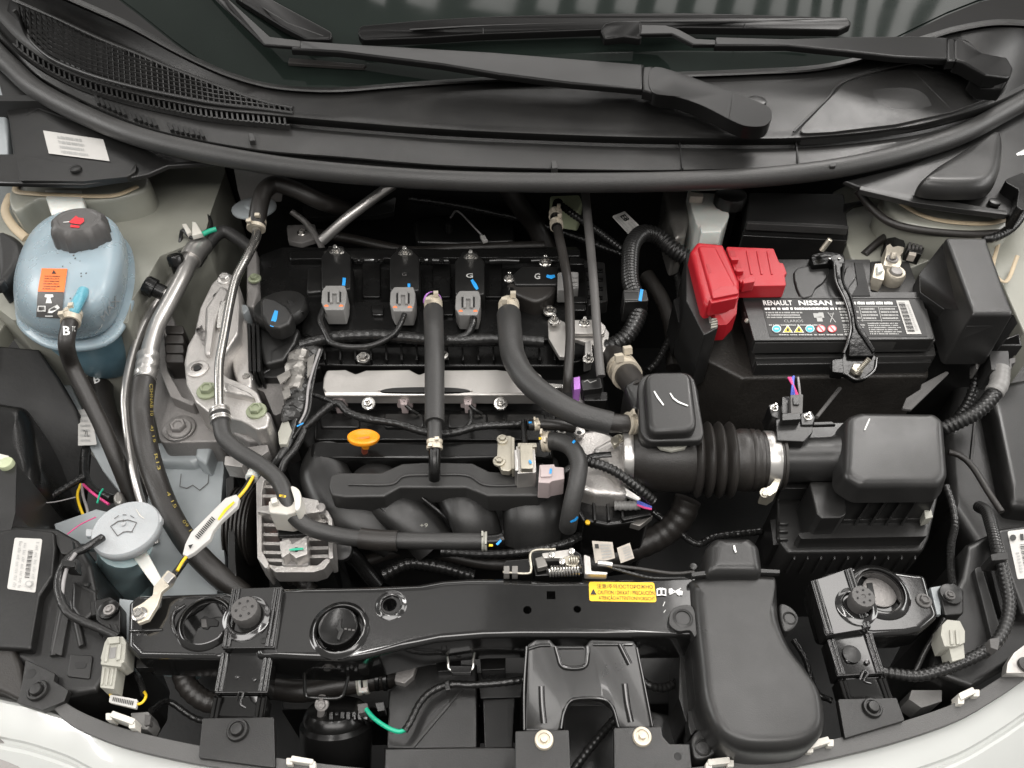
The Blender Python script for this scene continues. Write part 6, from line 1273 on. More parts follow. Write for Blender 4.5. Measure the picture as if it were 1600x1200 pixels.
# headlamp end plate at the right
rp2 = T('end_plate', 'glossy black pressed plate with a big round recess in front of the air box', 'crossmember end', 1390, 940, -.06)
ep = prism('plate_body', [(1268, 912), (1292, 894), (1330, 884), (1380, 888), (1447, 898), (1456, 930), (1468, 962), (1442, 985), (1420, 990), (1365, 993), (1290, 985)], -.006, -.04, 'gloss', rp2, r=10, w=.006, seg=5)
bore(ep, [(1374, 925, -.006, 33, .014, 40, 0), (1308, 944, -.006, 19, .02, 32, 0)])
ring_mesh('pressed_ring', 1374, 925, -.006, 34, 47, .005, 'gloss', rp2, 48); ring_mesh('pressed_ring', 1308, 944, -.006, 19, 27, .004, 'gloss', rp2, 40)
lathe('recess_disc', P(1374, 925, -.0185), (0, 0, 1), [(26*.00067, -.001), (26*.00067, .001), (22*.00067, .002), (2*.00067, .002)], 'alud', rp2, seg=36)
prism('recess_slot', [(1354, 911), (1363, 910), (1368, 934), (1359, 938)], -.0155, -.02, 'deep', rp2, w=.0003)
bolt(rp2, 1443, 939, -.006, 12, 'capgrey')
# duct scoop
sc_ = T('air_scoop', 'wide matt black plastic air scoop bulging over the crossmember', 'air scoop', 1180, 1020, -.08)
ol = smoothpoly([(1080, 912), (1081, 900), (1110, 894), (1150, 891), (1200, 893), (1216, 898), (1219, 930), (1223, 968), (1240, 1008), (1268, 1046), (1288, 1080), (1294, 1120), (1287, 1146), (1262, 1165), (1210, 1172), (1160, 1168), (1122, 1145), (1098, 1095), (1090, 1030), (1084, 970)], 4)
base_ = [P(x, y, -.03) for x, y in ol]
def sc_ring(f, z, fy=None):
    c = sum(base_, V())/len(base_); o = []
    for p in base_: o.append(V((c.x+(p.x-c.x)*f, c.y+(p.y-c.y)*(fy or f), z)))
    return o
prism('scoop_body', ol, .012, -.10, 'box', sc_, w=.016, h=.020, seg=7)
prism('scoop_crown', smoothpoly([(1110, 905), (1150, 899), (1200, 902), (1206, 935), (1212, 970), (1228, 1012), (1252, 1050), (1262, 1085), (1258, 1118), (1215, 1128), (1160, 1122), (1130, 1085), (1118, 1020), (1112, 950)], 4), .020, -.0, 'box', sc_, w=.010, h=.010, seg=6) if False else None
prism('scoop_neck', fillet([(1105, 850), (1118, 836), (1174, 836), (1189, 850), (1196, 896), (1103, 896)], 12), .026, -.12, 'box', sc_, w=.012, h=.014, seg=5)
prism('neck_collar_or_arc', [(1080, 894), (1150, 886), (1219, 890), (1219, 896), (1150, 893), (1081, 901)], .016, .010, 'box', sc_, r=2, w=.0015)
prism('scoop_ear', smoothpoly([(1048, 955), (1062, 946), (1082, 948), (1090, 980), (1086, 995), (1078, 985), (1060, 986), (1046, 975)], 4), .006, -.01, 'box', sc_, w=.002); ring_mesh('ear_ring', 1067, 966, .006, 11, 16, .0015, 'box', sc_, 32)
prism('scoop_ear', smoothpoly([(1218, 945), (1236, 948), (1248, 965), (1240, 982), (1224, 984)], 4), .004, -.01, 'box', sc_, w=.002); ring_mesh('ear_ring', 1234, 966, .004, 8, 11, .0015, 'box', sc_, 24)
prism('scoop_ear', smoothpoly([(1082, 1150), (1105, 1138), (1128, 1160), (1110, 1182), (1085, 1184)], 4), -.03, -.06, 'box', sc_, w=.002); ring_mesh('ear_ring', 1098, 1168, -.03, 9, 13, .002, 'box', sc_, 28)
prism('scoop_lip', [(1086, 985), (1096, 1090), (1112, 1140), (1104, 1135), (1086, 1095), (1078, 1010)], -.015, -.06, 'plast2', sc_, w=.002)
stroke(sc_, [(1147, 852), (1148, 858), (1150, 863)], 3.5, 'winkl', z=.0265)
# centre latch bracket, latch
M['satin'] = mat('satin_black_paint', .009, .32, bump=.04, bscale=150, coat=.2, dust=.03)
lbk = T('latch_support', 'black pressed latch support with a broad arch between its two legs', 'latch bracket', 915, 1070, -.08)
def tz(pts, y0=998, y1=1140, z0=-.004, z1=-.035): return [(x, y, z0+(z1-z0)*(y-y0)/(y1-y0)) for x, y in pts]
prism('support_plate', tz(fillet([(824, 1006), (836, 998), (860, 998), (868, 1008), (914, 1009), (922, 998), (990, 1000), (996, 1010), (1021, 1142), (968, 1142), (958, 1104), (940, 1090), (895, 1091), (881, 1110), (875, 1144), (818, 1144)], 7)), 0, 0, 'satin', lbk, w=.004, th=.012)
def bead(pts, r_, par=lbk, m_='gloss'): return tube('pressed_bead', tz(pts, z0=-.0035, z1=-.0345), r_, m_, par, seg=10)
bead([(868, 1010), (872, 1024), (880, 1042), (912, 1042), (918, 1024), (918, 1010)], 4); bead([(872, 1012), (912, 1012)], 3); bead([(826, 1014), (842, 1009), (860, 1008)], 3); bead([(926, 1007), (988, 1007)], 3)
bead([(846, 1072), (847, 1100), (850, 1130)], 5); bead([(976, 1068), (980, 1100), (986, 1128)], 5); bead([(968, 1006), (976, 1022), (984, 1038)], 5)
bead([(877, 1138), (882, 1112), (896, 1093), (940, 1092), (957, 1105), (967, 1138)], 2.5); bead([(823, 1010), (819, 1075), (819, 1140)], 2.2); bead([(995, 1012), (1008, 1075), (1020, 1138)], 2.2)
lt_ = T('bonnet_latch', 'bonnet latch with a coil spring and shiny levers behind the crossmember', 'bonnet latch', 875, 885, -.03)
prism('latch_plate', [(786, 894), (790, 876), (826, 873), (832, 895)], .006, -.01, 'gloss', lt_, r=2, w=.001)
tube('latch_wire', [(786, 894, .008), (824, 896, .008), (830, 888, .01), (831, 862, .012), (868, 858, .012)], 2, 'zinc', lt_, seg=8)
prism('latch_plate', [(830, 862), (896, 858), (908, 866), (912, 896), (836, 900)], -.004, -.03, 'gloss', lt_, r=3, w=.001)
prism('lever', [(846, 864), (890, 858), (898, 866), (880, 872), (850, 872)], .010, .004, 'shield', lt_, r=2, w=.001); prism('lever', [(836, 872), (850, 868), (856, 884), (840, 888)], .008, .0, 'foil', lt_, r=2, w=.001); prism('lever', [(880, 870), (896, 866), (906, 876), (898, 886), (884, 882)], .011, .002, 'zinc', lt_, r=2, w=.001)
for x, y in ((862, 868), (878, 878), (893, 862)): cyl('rivet', x, y, .012, 5, 3, 'steel', lt_, seg=14)
def coilspring(par, a, b, r_, turns, wr_, m_):
    A, B = P(*a), P(*b); ax = (B-A).normalized(); u = V((0, 0, 1)); v = ax.cross(u); n = turns*10; s = S(*a)
    pts = [A.lerp(B, i/n)+u*math.cos(2*math.pi*i/10)*r_*s+v*math.sin(2*math.pi*i/10)*r_*s for i in range(n+1)]
    return mk('coil_spring', *sweep(pts, [wr_*s]*(n+1), 6), m_, par)
coilspring(lt_, (858, 893, .004), (907, 891, .004), 8, 11, 1.7, 'steel'); coilspring(lt_, (889, 876, .010), (904, 876, .010), 7, 4, 1.5, 'zinc')
for x in (787, 800): prism('latch_lug', [(x, 884), (x+9, 884), (x+9, 896), (x, 896)], .012, .0, 'foil', lt_, r=1, w=.001)
prism('cable_holder', [(912, 866), (922, 870), (924, 892), (950, 894), (948, 898), (914, 897)], .010, .0, 'shield', lt_, r=2, w=.001)
tube('latch_cable', [(934, 880, .008), (945, 881, .008), (956, 883, .007)], 5, 'alup', lt_, seg=12); tube('latch_cable', [(950, 883, .006), (1000, 889, .005), (1050, 896, .005), (1085, 894, .006)], 3, 'rubber', lt_, seg=10); tube('latch_cable', [(952, 886, .004), (990, 897, .004), (1020, 903, .0), (1070, 903, .0)], 3, 'conduit', lt_, seg=10, ribs=(.005, .12))
cyl('cable_plug', 1083, 887, .004, 6, 5, 'plastic', lt_)
# caution sticker
cs = T('caution_sticker', 'yellow caution sticker with black print on the crossmember', 'sticker', 972, 925, .0)
Cq = [(920, 909), (1022, 910), (1026, 941), (921, 939)]
prism('sticker_base', Cq, .0006, .0002, 'yellow', cs, r=4, w=0)
def cq(u0, v0, u1, v1): return sub(Cq, u0, v0, u1, v1)
text('注意/주의/ОСТОРОЖНО', cq(.12, .10, .97, .34), 'ink', cs, z=.0002); text('CAUTION / DIKKAT / PRECAUCIÓN', cq(.13, .38, .985, .64), 'ink', cs, z=.0002); text('ATENÇÃO/ATTENTION/VORSICHT', cq(.14, .68, .985, .96), 'ink', cs, z=.0002)
fill(cs, [[cq(.02, .66, .1, .66)[0], cq(.065, .36, .1, .36)[0], cq(.11, .66, .2, .66)[0]]], 'ink', None, .0004, 'warning_mark')
fill(cs, [[(1026, 920), (1032, 918), (1033, 920), (1034, 918), (1041, 920), (1041, 931), (1034, 930), (1026, 931)]], 'winkl', None, .0004, 'manual_symbol'); fill(cs, [[(1028, 922), (1032, 921), (1032, 928), (1028, 929)], [(1035, 921), (1039, 922), (1039, 929), (1035, 928)]], 'ink', None, .0008, 'manual_symbol')
fill(cs, [[(1045, 920), (1050, 919), (1052, 923), (1050, 928), (1045, 927)], [(1058, 921), (1067, 924), (1066, 930), (1058, 929)]], 'winkl', None, .0004, 'eyes_symbol'); stroke(cs, [(1046, 929), (1056, 924), (1064, 919)], 2, 'winkl', z=.0); stroke(cs, [(1048, 920), (1056, 925), (1062, 931)], 2, 'winkl', z=.0)
stroke(xm, [(1039, 940), (1036, 947)], 1.2, 'winkl', z=.0, name='scratch'); stroke(xm, [(1040, 953), (1037, 957)], 1.2, 'winkl', z=.0, name='scratch')

# ------------------------------------------------------------------ radiator area
rd = T('radiator_shroud', 'dark plastic radiator shroud panels below the crossmember', 'radiator shroud', 700, 1110, -.3)
prism('panel', [(650, 1035), (745, 1038), (745, 1172), (604, 1170), (607, 1080)], -.085, -.2, 'plastic', rd, w=.002)
prism('panel', [(745, 1050), (820, 1050), (815, 1090), (750, 1092)], -.10, -.2, 'plastic', rd, w=.003, r=3)
prism('panel_step', [(754, 1092), (805, 1090), (801, 1172), (757, 1172)], -.09, -.14, 'shiny', rd, r=3, w=.002)
prism('panel_edge', [(720, 1075, -.083), (724, 1077, -.083), (620, 1200, -.083), (612, 1200, -.083)], 0, 0, 'box', rd, w=.0005, th=.003)
prism('lower_panel', [(600, 1168), (820, 1166), (820, 1240), (600, 1240)], -.075, -.2, 'plastic', rd, w=.002)
prism('back_panel', [(440, 1030), (1090, 1000), (1090, 1100), (440, 1110)], -.17, -.3, 'plastic', rd, w=.003)
prism('dark_panel', [(880, 1100), (970, 1100), (1060, 1120), (1090, 1210), (880, 1210)], -.12, -.2, 'plastic', rd, w=.002)
prism('side_rib', [(1062, 1000), (1080, 1010), (1090, 1120), (1072, 1130), (1060, 1090)], -.05, -.12, 'plast2', rd, r=4, w=.003)
prism('rib_bracket', [(1075, 1110), (1095, 1112), (1098, 1128), (1080, 1150), (1076, 1135)], -.04, -.06, 'box', rd, r=2, w=.001)
prism('vent_tab', [(680, 1030), (720, 1028), (720, 1048), (684, 1050)], -.075, -.1, 'shiny', rd, r=2, w=.002); prism('vent_tab', [(750, 1028), (790, 1026), (790, 1046), (752, 1048)], -.075, -.1, 'shiny', rd, r=2, w=.002)
tube('bracket_wire', [(674, 1008, -.03), (694, 1006, -.03), (700, 1030, -.045), (704, 1047, -.05), (736, 1047, -.05), (740, 1030, -.045), (746, 1006, -.03), (762, 1004, -.03)], 2.4, 'steel', rd, seg=8); prism('bracket_pad', [(702, 1040), (738, 1040), (736, 1052), (706, 1052)], -.048, -.056, 'gloss', rd, r=2, w=.001)
prism('metal_tab', [(620, 1040), (652, 1037), (646, 1056), (632, 1068), (616, 1064)], -.075, -.09, 'alud', rd, r=3, w=.001)
ho = T('horn', 'glossy black round horn with a threaded stud above its rim', 'horn', 525, 1150, -.2)
hc_ = P(526, 1130, -.10); s_ = S(526, 1130, -.10)
lathe('horn_body', hc_, (0, .72, .70), [(52*s_, -.07), (54*s_, -.03), (56*s_, -.012), (56*s_, .0), (50*s_, .004), (50*s_, .010), (44*s_, .016), (20*s_, .018), (8*s_, .018)], 'shiny', ho, seg=56)
for k in range(9): prism('horn_terminal', [(496+k*9, 1112), (502+k*9, 1112), (502+k*9, 1124), (496+k*9, 1124)], -.075+.003*(k % 3), -.11, 'gloss', ho, r=1, w=.0008)
tube('horn_stud', [(503, 1088, -.055), (502, 1106, -.065), (501, 1122, -.08)], 6, 'alud', ho, seg=10); bolt(ho, 503, 1100, -.06, 11, 'alud', (0, -.5, .85))
prism('horn_plug', [(558, 1100), (574, 1098), (576, 1112), (560, 1115)], -.062, -.09, 'capgrey', ho, r=2, w=.001); prism('horn_clip', [(585, 1098), (600, 1096), (602, 1110), (590, 1112)], -.065, -.08, 'shiny', ho, r=2, w=.001)
tube('wire_frame', [(477, 1036, -.03), (476, 1062, -.045), (478, 1086, -.055), (490, 1090, -.055), (530, 1090, -.055), (540, 1074, -.05), (548, 1046, -.04), (560, 1038, -.03), (570, 1034, -.03)], 3, 'gloss', ho, seg=10)
tube('radiator_hose', [(425, 1075, -.10), (470, 1080, -.10), (520, 1072, -.10), (570, 1064, -.10), (615, 1058, -.11)], 17, 'rubber', seg=18, tagd=('short black coolant hose with a white clamp below the round cap', 'hose'))
wc2 = T('hose_clamp', 'white metal spring clamp on the short coolant hose above the horn', 'hose clamp', 566, 1062, -.09)
ringclip(wc2, [(558, 1066, -.10), (576, 1063, -.10)], 18.5, 0, 'pgrey', name='clamp_band'); prism('clamp_ear', [(558, 1046), (574, 1044), (574, 1080), (560, 1082)], -.083, -.087, 'tankw', wc2, r=2, w=.0006); prism('clamp_window', [(563, 1056), (570, 1055), (570, 1074), (564, 1075)], -.0826, -.084, 'deep', wc2, w=0)
for k, x in enumerate((588, 600)): cyl('hose_collar', x, 1060, -.10, 19, 6, 'shiny', wc2, ax=(1, .05, 0))
gw = tube('green_wire', [(572, 1108, -.06), (584, 1122, -.058), (604, 1136, -.058), (622, 1143, -.06), (634, 1140, -.062)], 3.6, 'greenw', seg=10, tagd=('bright green wire looping out of the horn plug', 'wire'))
hl = T('horn_loom', 'thin black taped loom running from the green wire under the crossmember', 'loom', 700, 1070, -.08)
tube('loom', [(632, 1142, -.062), (642, 1126, -.062), (655, 1100, -.064), (672, 1082, -.066), (700, 1070, -.068), (740, 1070, -.07), (790, 1066, -.07), (830, 1060, -.07)], 6, 'tape', hl, seg=12, ribs=(.007, .10))
prism('loom_clip', [(694, 1064), (702, 1063), (704, 1078), (696, 1079)], -.058, -.07, 'plastic', hl, w=.001)
tube('lower_conduit', [(1010, 1070, -.10), (985, 1100, -.10), (955, 1130, -.09), (925, 1165, -.085), (890, 1210, -.08)], 7, 'conduit', seg=12, ribs=(.006, .14), n=10, tagd=('thin ribbed conduit slanting down under the arch of the latch support', 'conduit'))
tube('lower_conduit', [(1000, 1058, -.06), (1012, 1070, -.06), (1035, 1075, -.07), (1060, 1065, -.08)], 7, 'conduit', seg=12, ribs=(.006, .14), tagd=('short shiny ribbed conduit between latch support and air scoop', 'conduit'))
tube('front_hose', [(290, 1030, -.06), (285, 1052, -.07), (298, 1078, -.08), (330, 1098, -.09), (380, 1096, -.10)], 16, 'rubber', seg=18, ribs=(.008, .05), tagd=('black hose curving below the left end of the crossmember', 'hose'))
prism('support_bar', [(214, 1030, -.03), (268, 1032, -.03), (270, 1042, -.035), (212, 1044, -.035)], 0, 0, 'satin', r=2, w=.001, th=.01, tagd=('short black bar under the left end of the crossmember', 'bar'))

# ------------------------------------------------------------------ bumper edge
def zf(x): return -.030-.012*abs((x-800)/800)**2
tr = [(85, 1084), (106, 1106), (150, 1128), (210, 1148), (320, 1172), (480, 1196), (640, 1212), (800, 1218), (960, 1214), (1120, 1200), (1240, 1174), (1330, 1154), (1406, 1134), (1495, 1103), (1560, 1066), (1604, 1036), (1650, 1005)]
def outl(up, dn, c): return [(x, y-up) for x, y in c]+[(x, y+dn) for x, y in c[::-1]]
bm = T('bumper', 'white painted front bumper with a pressed crease along the bottom of the picture', 'bumper', 800, 1230, -.2)
trd = dense(tr, 5)
rowsb = []
for dy, dz in ((24, -.040), (29, -.031), (33, -.0295), (60, -.031), (86, -.035), (90, -.039), (95, -.040), (100, -.0365), (106, -.036), (190, -.056), (320, -.11), (460, -.2)):
    ext = [(-140, 1010), (-40, 1062), (0, 1076), (46, 1086)]+[(x, y) for x, y in tr[1:]]+[(1720, 960)]
    e2 = dense(ext, 5); rowsb.append([P(x, y+dy-12, dz-.012) for x, y in e2])
n_ = len(rowsb[0]); mk('bumper_skin', [p for r_ in rowsb for p in r_], [(j*n_+i, j*n_+i+1, (j+1)*n_+i+1, (j+1)*n_+i) for j in range(len(rowsb)-1) for i in range(n_-1)], 'paint', bm, ang=28)
prism('trim_strip', [(x, y, -.031) for x, y in outl(6, 24, trd)], 0, 0, 'trim', bm, w=.0015, th=.006)
hl_ = prism('headlamp_glass', [(-60, 1130, -.05), (0, 1150, -.05), (30, 1185, -.052), (50, 1230, -.056), (-60, 1260, -.056)], 0, 0, 'alud', w=.004, th=.02, tagd=('grey corner of headlamp at the bottom left of the white bumper', 'headlamp'))
def clip(label, q):
    c = T('bumper_clip', label, 'clip', q[0][0], q[0][1], -.04, 'white clips along the bumper edge')
    prism('clip_body', q, -.022, -.04, 'white', c, r=2, w=.0015)
    a, b = q[3], q[2]
    for p in (a, b): prism('clip_foot', [(p[0]-5, p[1]-5), (p[0]+5, p[1]-5), (p[0]+5, p[1]+6), (p[0]-5, p[1]+6)], -.024, -.04, 'white', c, r=2, w=.001)
clip('white bumper clip nearest the washer tank corner, beside the grey plug', [(176, 1110), (212, 1123), (206, 1132), (170, 1119)])
clip('white bumper clip in front of the horn, cut by the bottom edge', [(456, 1180), (490, 1186), (488, 1194), (452, 1189)])
clip('white bumper clip just right of the latch support, at the bottom edge', [(1106, 1186), (1140, 1182), (1142, 1192), (1108, 1196)])
clip('white bumper clip below the bulge of the air scoop', [(1264, 1158), (1294, 1150), (1298, 1160), (1266, 1170)])
clip('white bumper clip under the ribbed conduit at the far right corner', [(1498, 1083), (1520, 1073), (1526, 1082), (1502, 1094)])
def tabplate(label, pts, bx, by, br, m_='plast2', bm_=None, hole=None, rr=3):
    t_ = T('bumper_tab', label, 'bumper tab', bx, by, -.04, 'grey bumper tabs with fasteners')
    prism('tab_plate', pts, -.026, -.034, m_, t_, r=rr, w=.0012)
    if bm_:
        s = S(bx, by, -.026); lathe('fastener', P(bx, by, -.026), (0, 0, 1), [(br*s, -.001), (br*s, .002), (br*.92*s, .004), (br*.65*s, .0045), (br*.6*s, .003), (br*.4*s, .003), (br*.36*s, .007), (br*.05*s, .0075)], bm_, t_, seg=32)
    else:
        s = S(bx, by, -.026); lathe('push_pin', P(bx, by, -.026), (0, 0, 1), [(br*s, -.001), (br*s, .0025), (br*.9*s, .004), (br*.75*s, .004), (br*.72*s, .0025), (br*.6*s, .0025), (br*.58*s, .006), (br*.5*s, .0075), (br*.05*s, .0078)], 'plast2', t_, seg=32)
    if hole: cyl('tab_hole', hole[0], hole[1], -.0262, hole[2], .6, 'deep', t_, seg=18)
    return t_
tabplate('black bumper tab with a push pin below the left ribbed bracket', [(316, 1122), (428, 1120), (430, 1200), (310, 1184)], 372, 1142, 17)
tabplate('black bumper tab with a push pin below the right ribbed bracket', [(1309, 1092), (1401, 1090), (1414, 1126), (1320, 1154)], 1362, 1107, 15)
tabplate('bumper tab with a beige fastener under the left leg of the latch support', [(805, 1142), (889, 1140), (893, 1230), (805, 1230)], 850, 1157, 15, bm_='beige')
tabplate('bumper tab with a beige fastener and a small hole under the right leg', [(959, 1137), (1034, 1135), (1036, 1150), (1046, 1162), (1078, 1162), (1084, 1230), (960, 1230)], 1003, 1152, 15, bm_='beige', hole=(1059, 1182, 6))
tabplate('dark bumper tab with a push pin and a round hole at the lower left corner', [(40, 1030), (86, 1052), (84, 1064), (107, 1078), (100, 1096), (66, 1110), (26, 1098), (32, 1080)], 60, 1080, 16, hole=(48, 1053, 8))
h_ = T('slotted_lug', 'small dark lug with an oval slot beside the pale connector', 'lug', 125, 1038, -.05)
prism('lug_plate', [(110, 1022), (145, 1024), (140, 1061), (104, 1057)], -.034, -.04, 'plast2', h_, r=4, w=.001); prism('lug_slot', fillet([(117, 1034), (135, 1034), (134, 1044), (116, 1044)], 5), -.0336, -.035, 'deep', h_, w=0)
# ------------------------------------------------------------------ headlights
hh = T('headlight_housing', 'black headlight housing at the lower left with a white barcode label', 'headlight', 80, 930, -.1)
prism('housing', [(-60, 826), (26, 820), (88, 824), (120, 842), (142, 880), (152, 925), (168, 945), (185, 990), (178, 1040), (150, 1080), (95, 1090), (40, 1040), (-60, 1000)], -.036, -.20, 'plastic', hh, r=8, w=.006)
prism('housing_top', [(-60, 836), (30, 824), (84, 830), (86, 856), (82, 900), (62, 930), (48, 1015), (-60, 1010)], -.024, -.05, 'plastic', hh, r=6, w=.004)
prism('housing_rib', [(86, 830), (112, 842), (116, 866), (96, 866), (88, 850)], -.028, -.05, 'plast2', hh, r=4, w=.003)
prism('housing_rib', [(74, 905), (104, 912), (126, 918), (150, 922), (150, 936), (110, 930), (100, 1060), (88, 1050), (52, 1012), (60, 960)], -.027, -.05, 'plast2', hh, r=5, w=.003) if False else None
for a, b in (((98, 955), (84, 1025)), ((113, 940), (128, 1010)), ((122, 915), (140, 915))):
    tube('housing_bead', [(a[0], a[1], -.034), (b[0], b[1], -.034)], 5, 'plast2', hh, straight=True, seg=10)
prism('housing_block', [(112, 906), (150, 922), (152, 952), (128, 975), (110, 950)], -.026, -.05, 'plastic', hh, r=5, w=.004)
prism('housing_bay', [(90, 950), (108, 955), (96, 1025), (78, 1018)], -.031, -.05, 'box', hh, r=3, w=.001)
Hq = [(23, 840), (66, 842), (55, 926), (11, 920)]
lbh = prism('label', Hq, -.0232, -.0242, 'paper', hh, r=3, w=0)
bars(sub(Hq, .55, .22, .72, .75), [(0, k/20+.003, 1, k/20+.003+(.015, .03, .022)[k % 3]) for k in range(20)], 'ink', lbh, z=-.0232, name='barcode')
for uu, sd in ((.18, 51), (.36, 52), (.80, 53)): bars(Hq, [(uu, v/30+.06, uu+.07+(.03 if v % 5 == 0 else 0), v/30+.06+.018) for v in range(27) if (v*7+sd) % 4], 'gink', lbh, z=-.0232)
fill(lbh, [[(45+6*math.cos(i*.6), 912+5*math.sin(i*.6)) for i in range(10)]], 'gink', None, -.0226, 'emblem'); fill(lbh, [[(45+4*math.cos(i*.6), 912+3.3*math.sin(i*.6)) for i in range(10)]], 'paper', None, -.0222, 'emblem')
prism('front_lining', smoothpoly([(-60, 930), (0, 960), (18, 1000), (34, 1050), (36, 1092), (0, 1080), (-60, 1050)], 3), -.030, -.08, 'rubber', hh, w=.004)
mh_ = T('adjuster_mount', 'dark webbed headlight mount with a round screw beside the thin cable', 'headlight mount', 170, 953, -.05)
prism('mount_plate', [(146, 938), (172, 932), (188, 945), (188, 990), (172, 990), (150, 970)], -.022, -.04, 'plastic', mh_, r=6, w=.002); cyl('mount_boss', 171, 954, -.022, 16, 6, 'shiny', mh_); bolt(mh_, 171, 953, -.014, 9, 'alud')
for k in range(4): prism('mount_web', [(148+k*10, 975), (151+k*10, 975), (156+k*10, 990), (153+k*10, 990)], -.020, -.03, 'plast2', mh_, w=.0005)
prism('mount_web', [(140, 940), (155, 936), (152, 960), (142, 962)], -.024, -.03, 'deep', mh_, w=.001)
lc = T('headlight_cable', 'black cable looping over the left headlight into a pale connector', 'cable', 100, 920, -.03)
tube('cable', [(160, 840, -.03), (135, 856, -.02), (114, 866, -.014), (101, 882, -.010), (92, 905, -.010), (93, 930, -.010), (106, 957, -.012), (132, 972, -.014), (160, 984, -.016), (184, 996, -.018)], 6.5, 'tape', lc, seg=14)
tube('cable', [(118, 865, -.008), (108, 880, -.006), (100, 905, -.008), (97, 930, -.010)], 3, 'gwire', lc, seg=8)
prism('cable_tie', [(95, 874), (115, 876), (116, 886), (96, 884)], .0, -.02, 'plastic', lc, r=2, w=.001); prism('tie_tail', [(116, 872), (121, 874), (118, 890), (113, 888)], -.004, -.015, 'plastic', lc, w=.0008)
cn = T('headlight_plug', 'pale grey two part connector hanging at the end of the left headlight cable', 'connector', 178, 1036, -.04)
prism('plug_body', [(163, 1004), (168, 996), (192, 994), (197, 1004), (194, 1034), (184, 1040), (160, 1038), (157, 1028)], -.010, -.035, 'pgrey', cn, r=2, w=.0015)
prism('plug_tail', [(160, 1036), (184, 1038), (178, 1077), (156, 1074)], -.014, -.035, 'pgrey', cn, r=2, w=.0015)
prism('plug_rib', [(166, 1008), (171, 1008), (167, 1034), (162, 1034)], -.0078, -.014, 'pgrey', cn, w=.0008); prism('plug_rib', [(184, 1006), (190, 1006), (187, 1030), (181, 1032)], -.0078, -.014, 'pgrey', cn, w=.0008); prism('plug_latch', [(168, 996), (186, 994), (186, 1004), (170, 1006)], -.007, -.014, 'pgrey', cn, r=1, w=.0008)
for k in range(3): prism('plug_ridge', [(161+k*7, 1044), (164+k*7, 1044), (160+k*7, 1070), (157+k*7, 1070)], -.0125, -.02, 'pgrey', cn, w=.0005)
prism('plug_window', [(172, 1012), (182, 1011), (180, 1028), (170, 1029)], -.0096, -.0105, 'grey', cn, w=0)
prism('plug_collar', [(158, 1032), (190, 1036), (189, 1042), (157, 1038)], -.009, -.02, 'pgrey', cn, r=1, w=.001)
wt_ = T('wire_tag', 'white barcode tag on a yellow wire near the lower left bumper clip', 'wire tag', 192, 1096, -.05)
tq = [(172, 1085, -.028), (215, 1093, -.028), (212, 1107, -.028), (170, 1097, -.028)]
prism('tag', tq, 0, 0, 'paper', wt_, r=2, w=0, th=.004); bars(sub(tq, .12, .25, .9, .75), [(k/12, 0, k/12+.045, 1) for k in range(12)], 'ink', wt_)
tube('yellow_wire', [(173, 1074, -.035), (172, 1082, -.032), (174, 1089, -.031)], 2.2, 'ywire', wt_, seg=8); tube('yellow_wire', [(212, 1101, -.031), (222, 1098, -.030), (228, 1088, -.032), (225, 1080, -.04)], 2.2, 'ywire', wt_, seg=8); tube('taped_lead', [(225, 1084, -.04), (218, 1062, -.05), (208, 1048, -.06)], 5, 'tape', wt_)
gp = T('grey_plug', 'small grey plug tucked behind the lower left bumper clip', 'plug', 222, 1126, -.05)
prism('plug_body', [(204, 1114), (232, 1112), (237, 1126), (230, 1140), (208, 1138)], -.045, -.07, 'oldpaper', gp, r=2, w=.0015).data.materials[0] = M['grey']; prism('plug_face', [(226, 1116), (236, 1118), (234, 1132), (226, 1134)], -.042, -.05, 'capgrey', gp, r=1, w=.001)
# right headlight
hr = T('headlight_housing', 'black headlight housing at the right edge with a white label', 'headlight', 1560, 930, -.1)
prism('housing', [(1510, 850), (1560, 826), (1660, 810), (1660, 1000), (1600, 1030), (1520, 1075), (1450, 1050), (1470, 960), (1500, 900)], -.038, -.2, 'plastic', hr, r=8, w=.006)
prism('housing_top', [(1556, 826), (1660, 812), (1660, 960), (1598, 960), (1575, 900)], -.020, -.06, 'plastic', hr, r=6, w=.004)
prism('housing_rib', [(1522, 888), (1534, 884), (1566, 990), (1550, 1000)], -.030, -.05, 'box', hr, r=4, w=.003); prism('housing_rib', [(1545, 880), (1550, 878), (1572, 960), (1566, 962)], -.028, -.05, 'shiny', hr, r=2, w=.002)
Rq = [(1574, 830, -.0195), (1640, 822, -.0195), (1655, 898, -.0195), (1590, 905, -.0195)]
lbr = prism('label', Rq, 0, 0, 'paper', hr, r=3, w=0, th=.001)
bars(sub(Rq, .22, .3, .42, .8), [(0, k/14+.004, 1, k/14+.004+(.02, .04, .03)[k % 3]) for k in range(14)], 'ink', lbr, name='barcode'); bars(sub(Rq, .1, .45, .17, .9), [(0, k/7, 1, k/7+.07) for k in range(7)], 'gink', lbr)
fill(lbr, [[(1583+5*math.cos(i*.6), 840+5*math.sin(i*.6)) for i in range(10)]], 'ink', None, -.0186, 'emblem'); text('1', [(1594, 834, -.019), (1599, 834, -.019), (1600, 844, -.019), (1595, 844, -.019)], 'ink', lbr)
tube('headlight_conduit', [(1530, 792, -.06), (1542, 800, -.045), (1550, 825, -.025), (1559, 860, -.008), (1570, 900, -.006), (1577, 940, -.006), (1572, 975, -.008), (1556, 1004, -.010), (1530, 1022, -.014), (1498, 1037, -.018), (1465, 1049, -.022), (1430, 1056, -.028), (1380, 1050, -.035)], 9.5, 'conduit', seg=14, ribs=(.0055, .12), n=10, tagd=('long shiny ribbed conduit curling round the right headlight', 'conduit'))
hk = T('conduit_holder', 'pair of black clips holding the curling conduit on the right headlight', 'clip', 1565, 880, -.02)
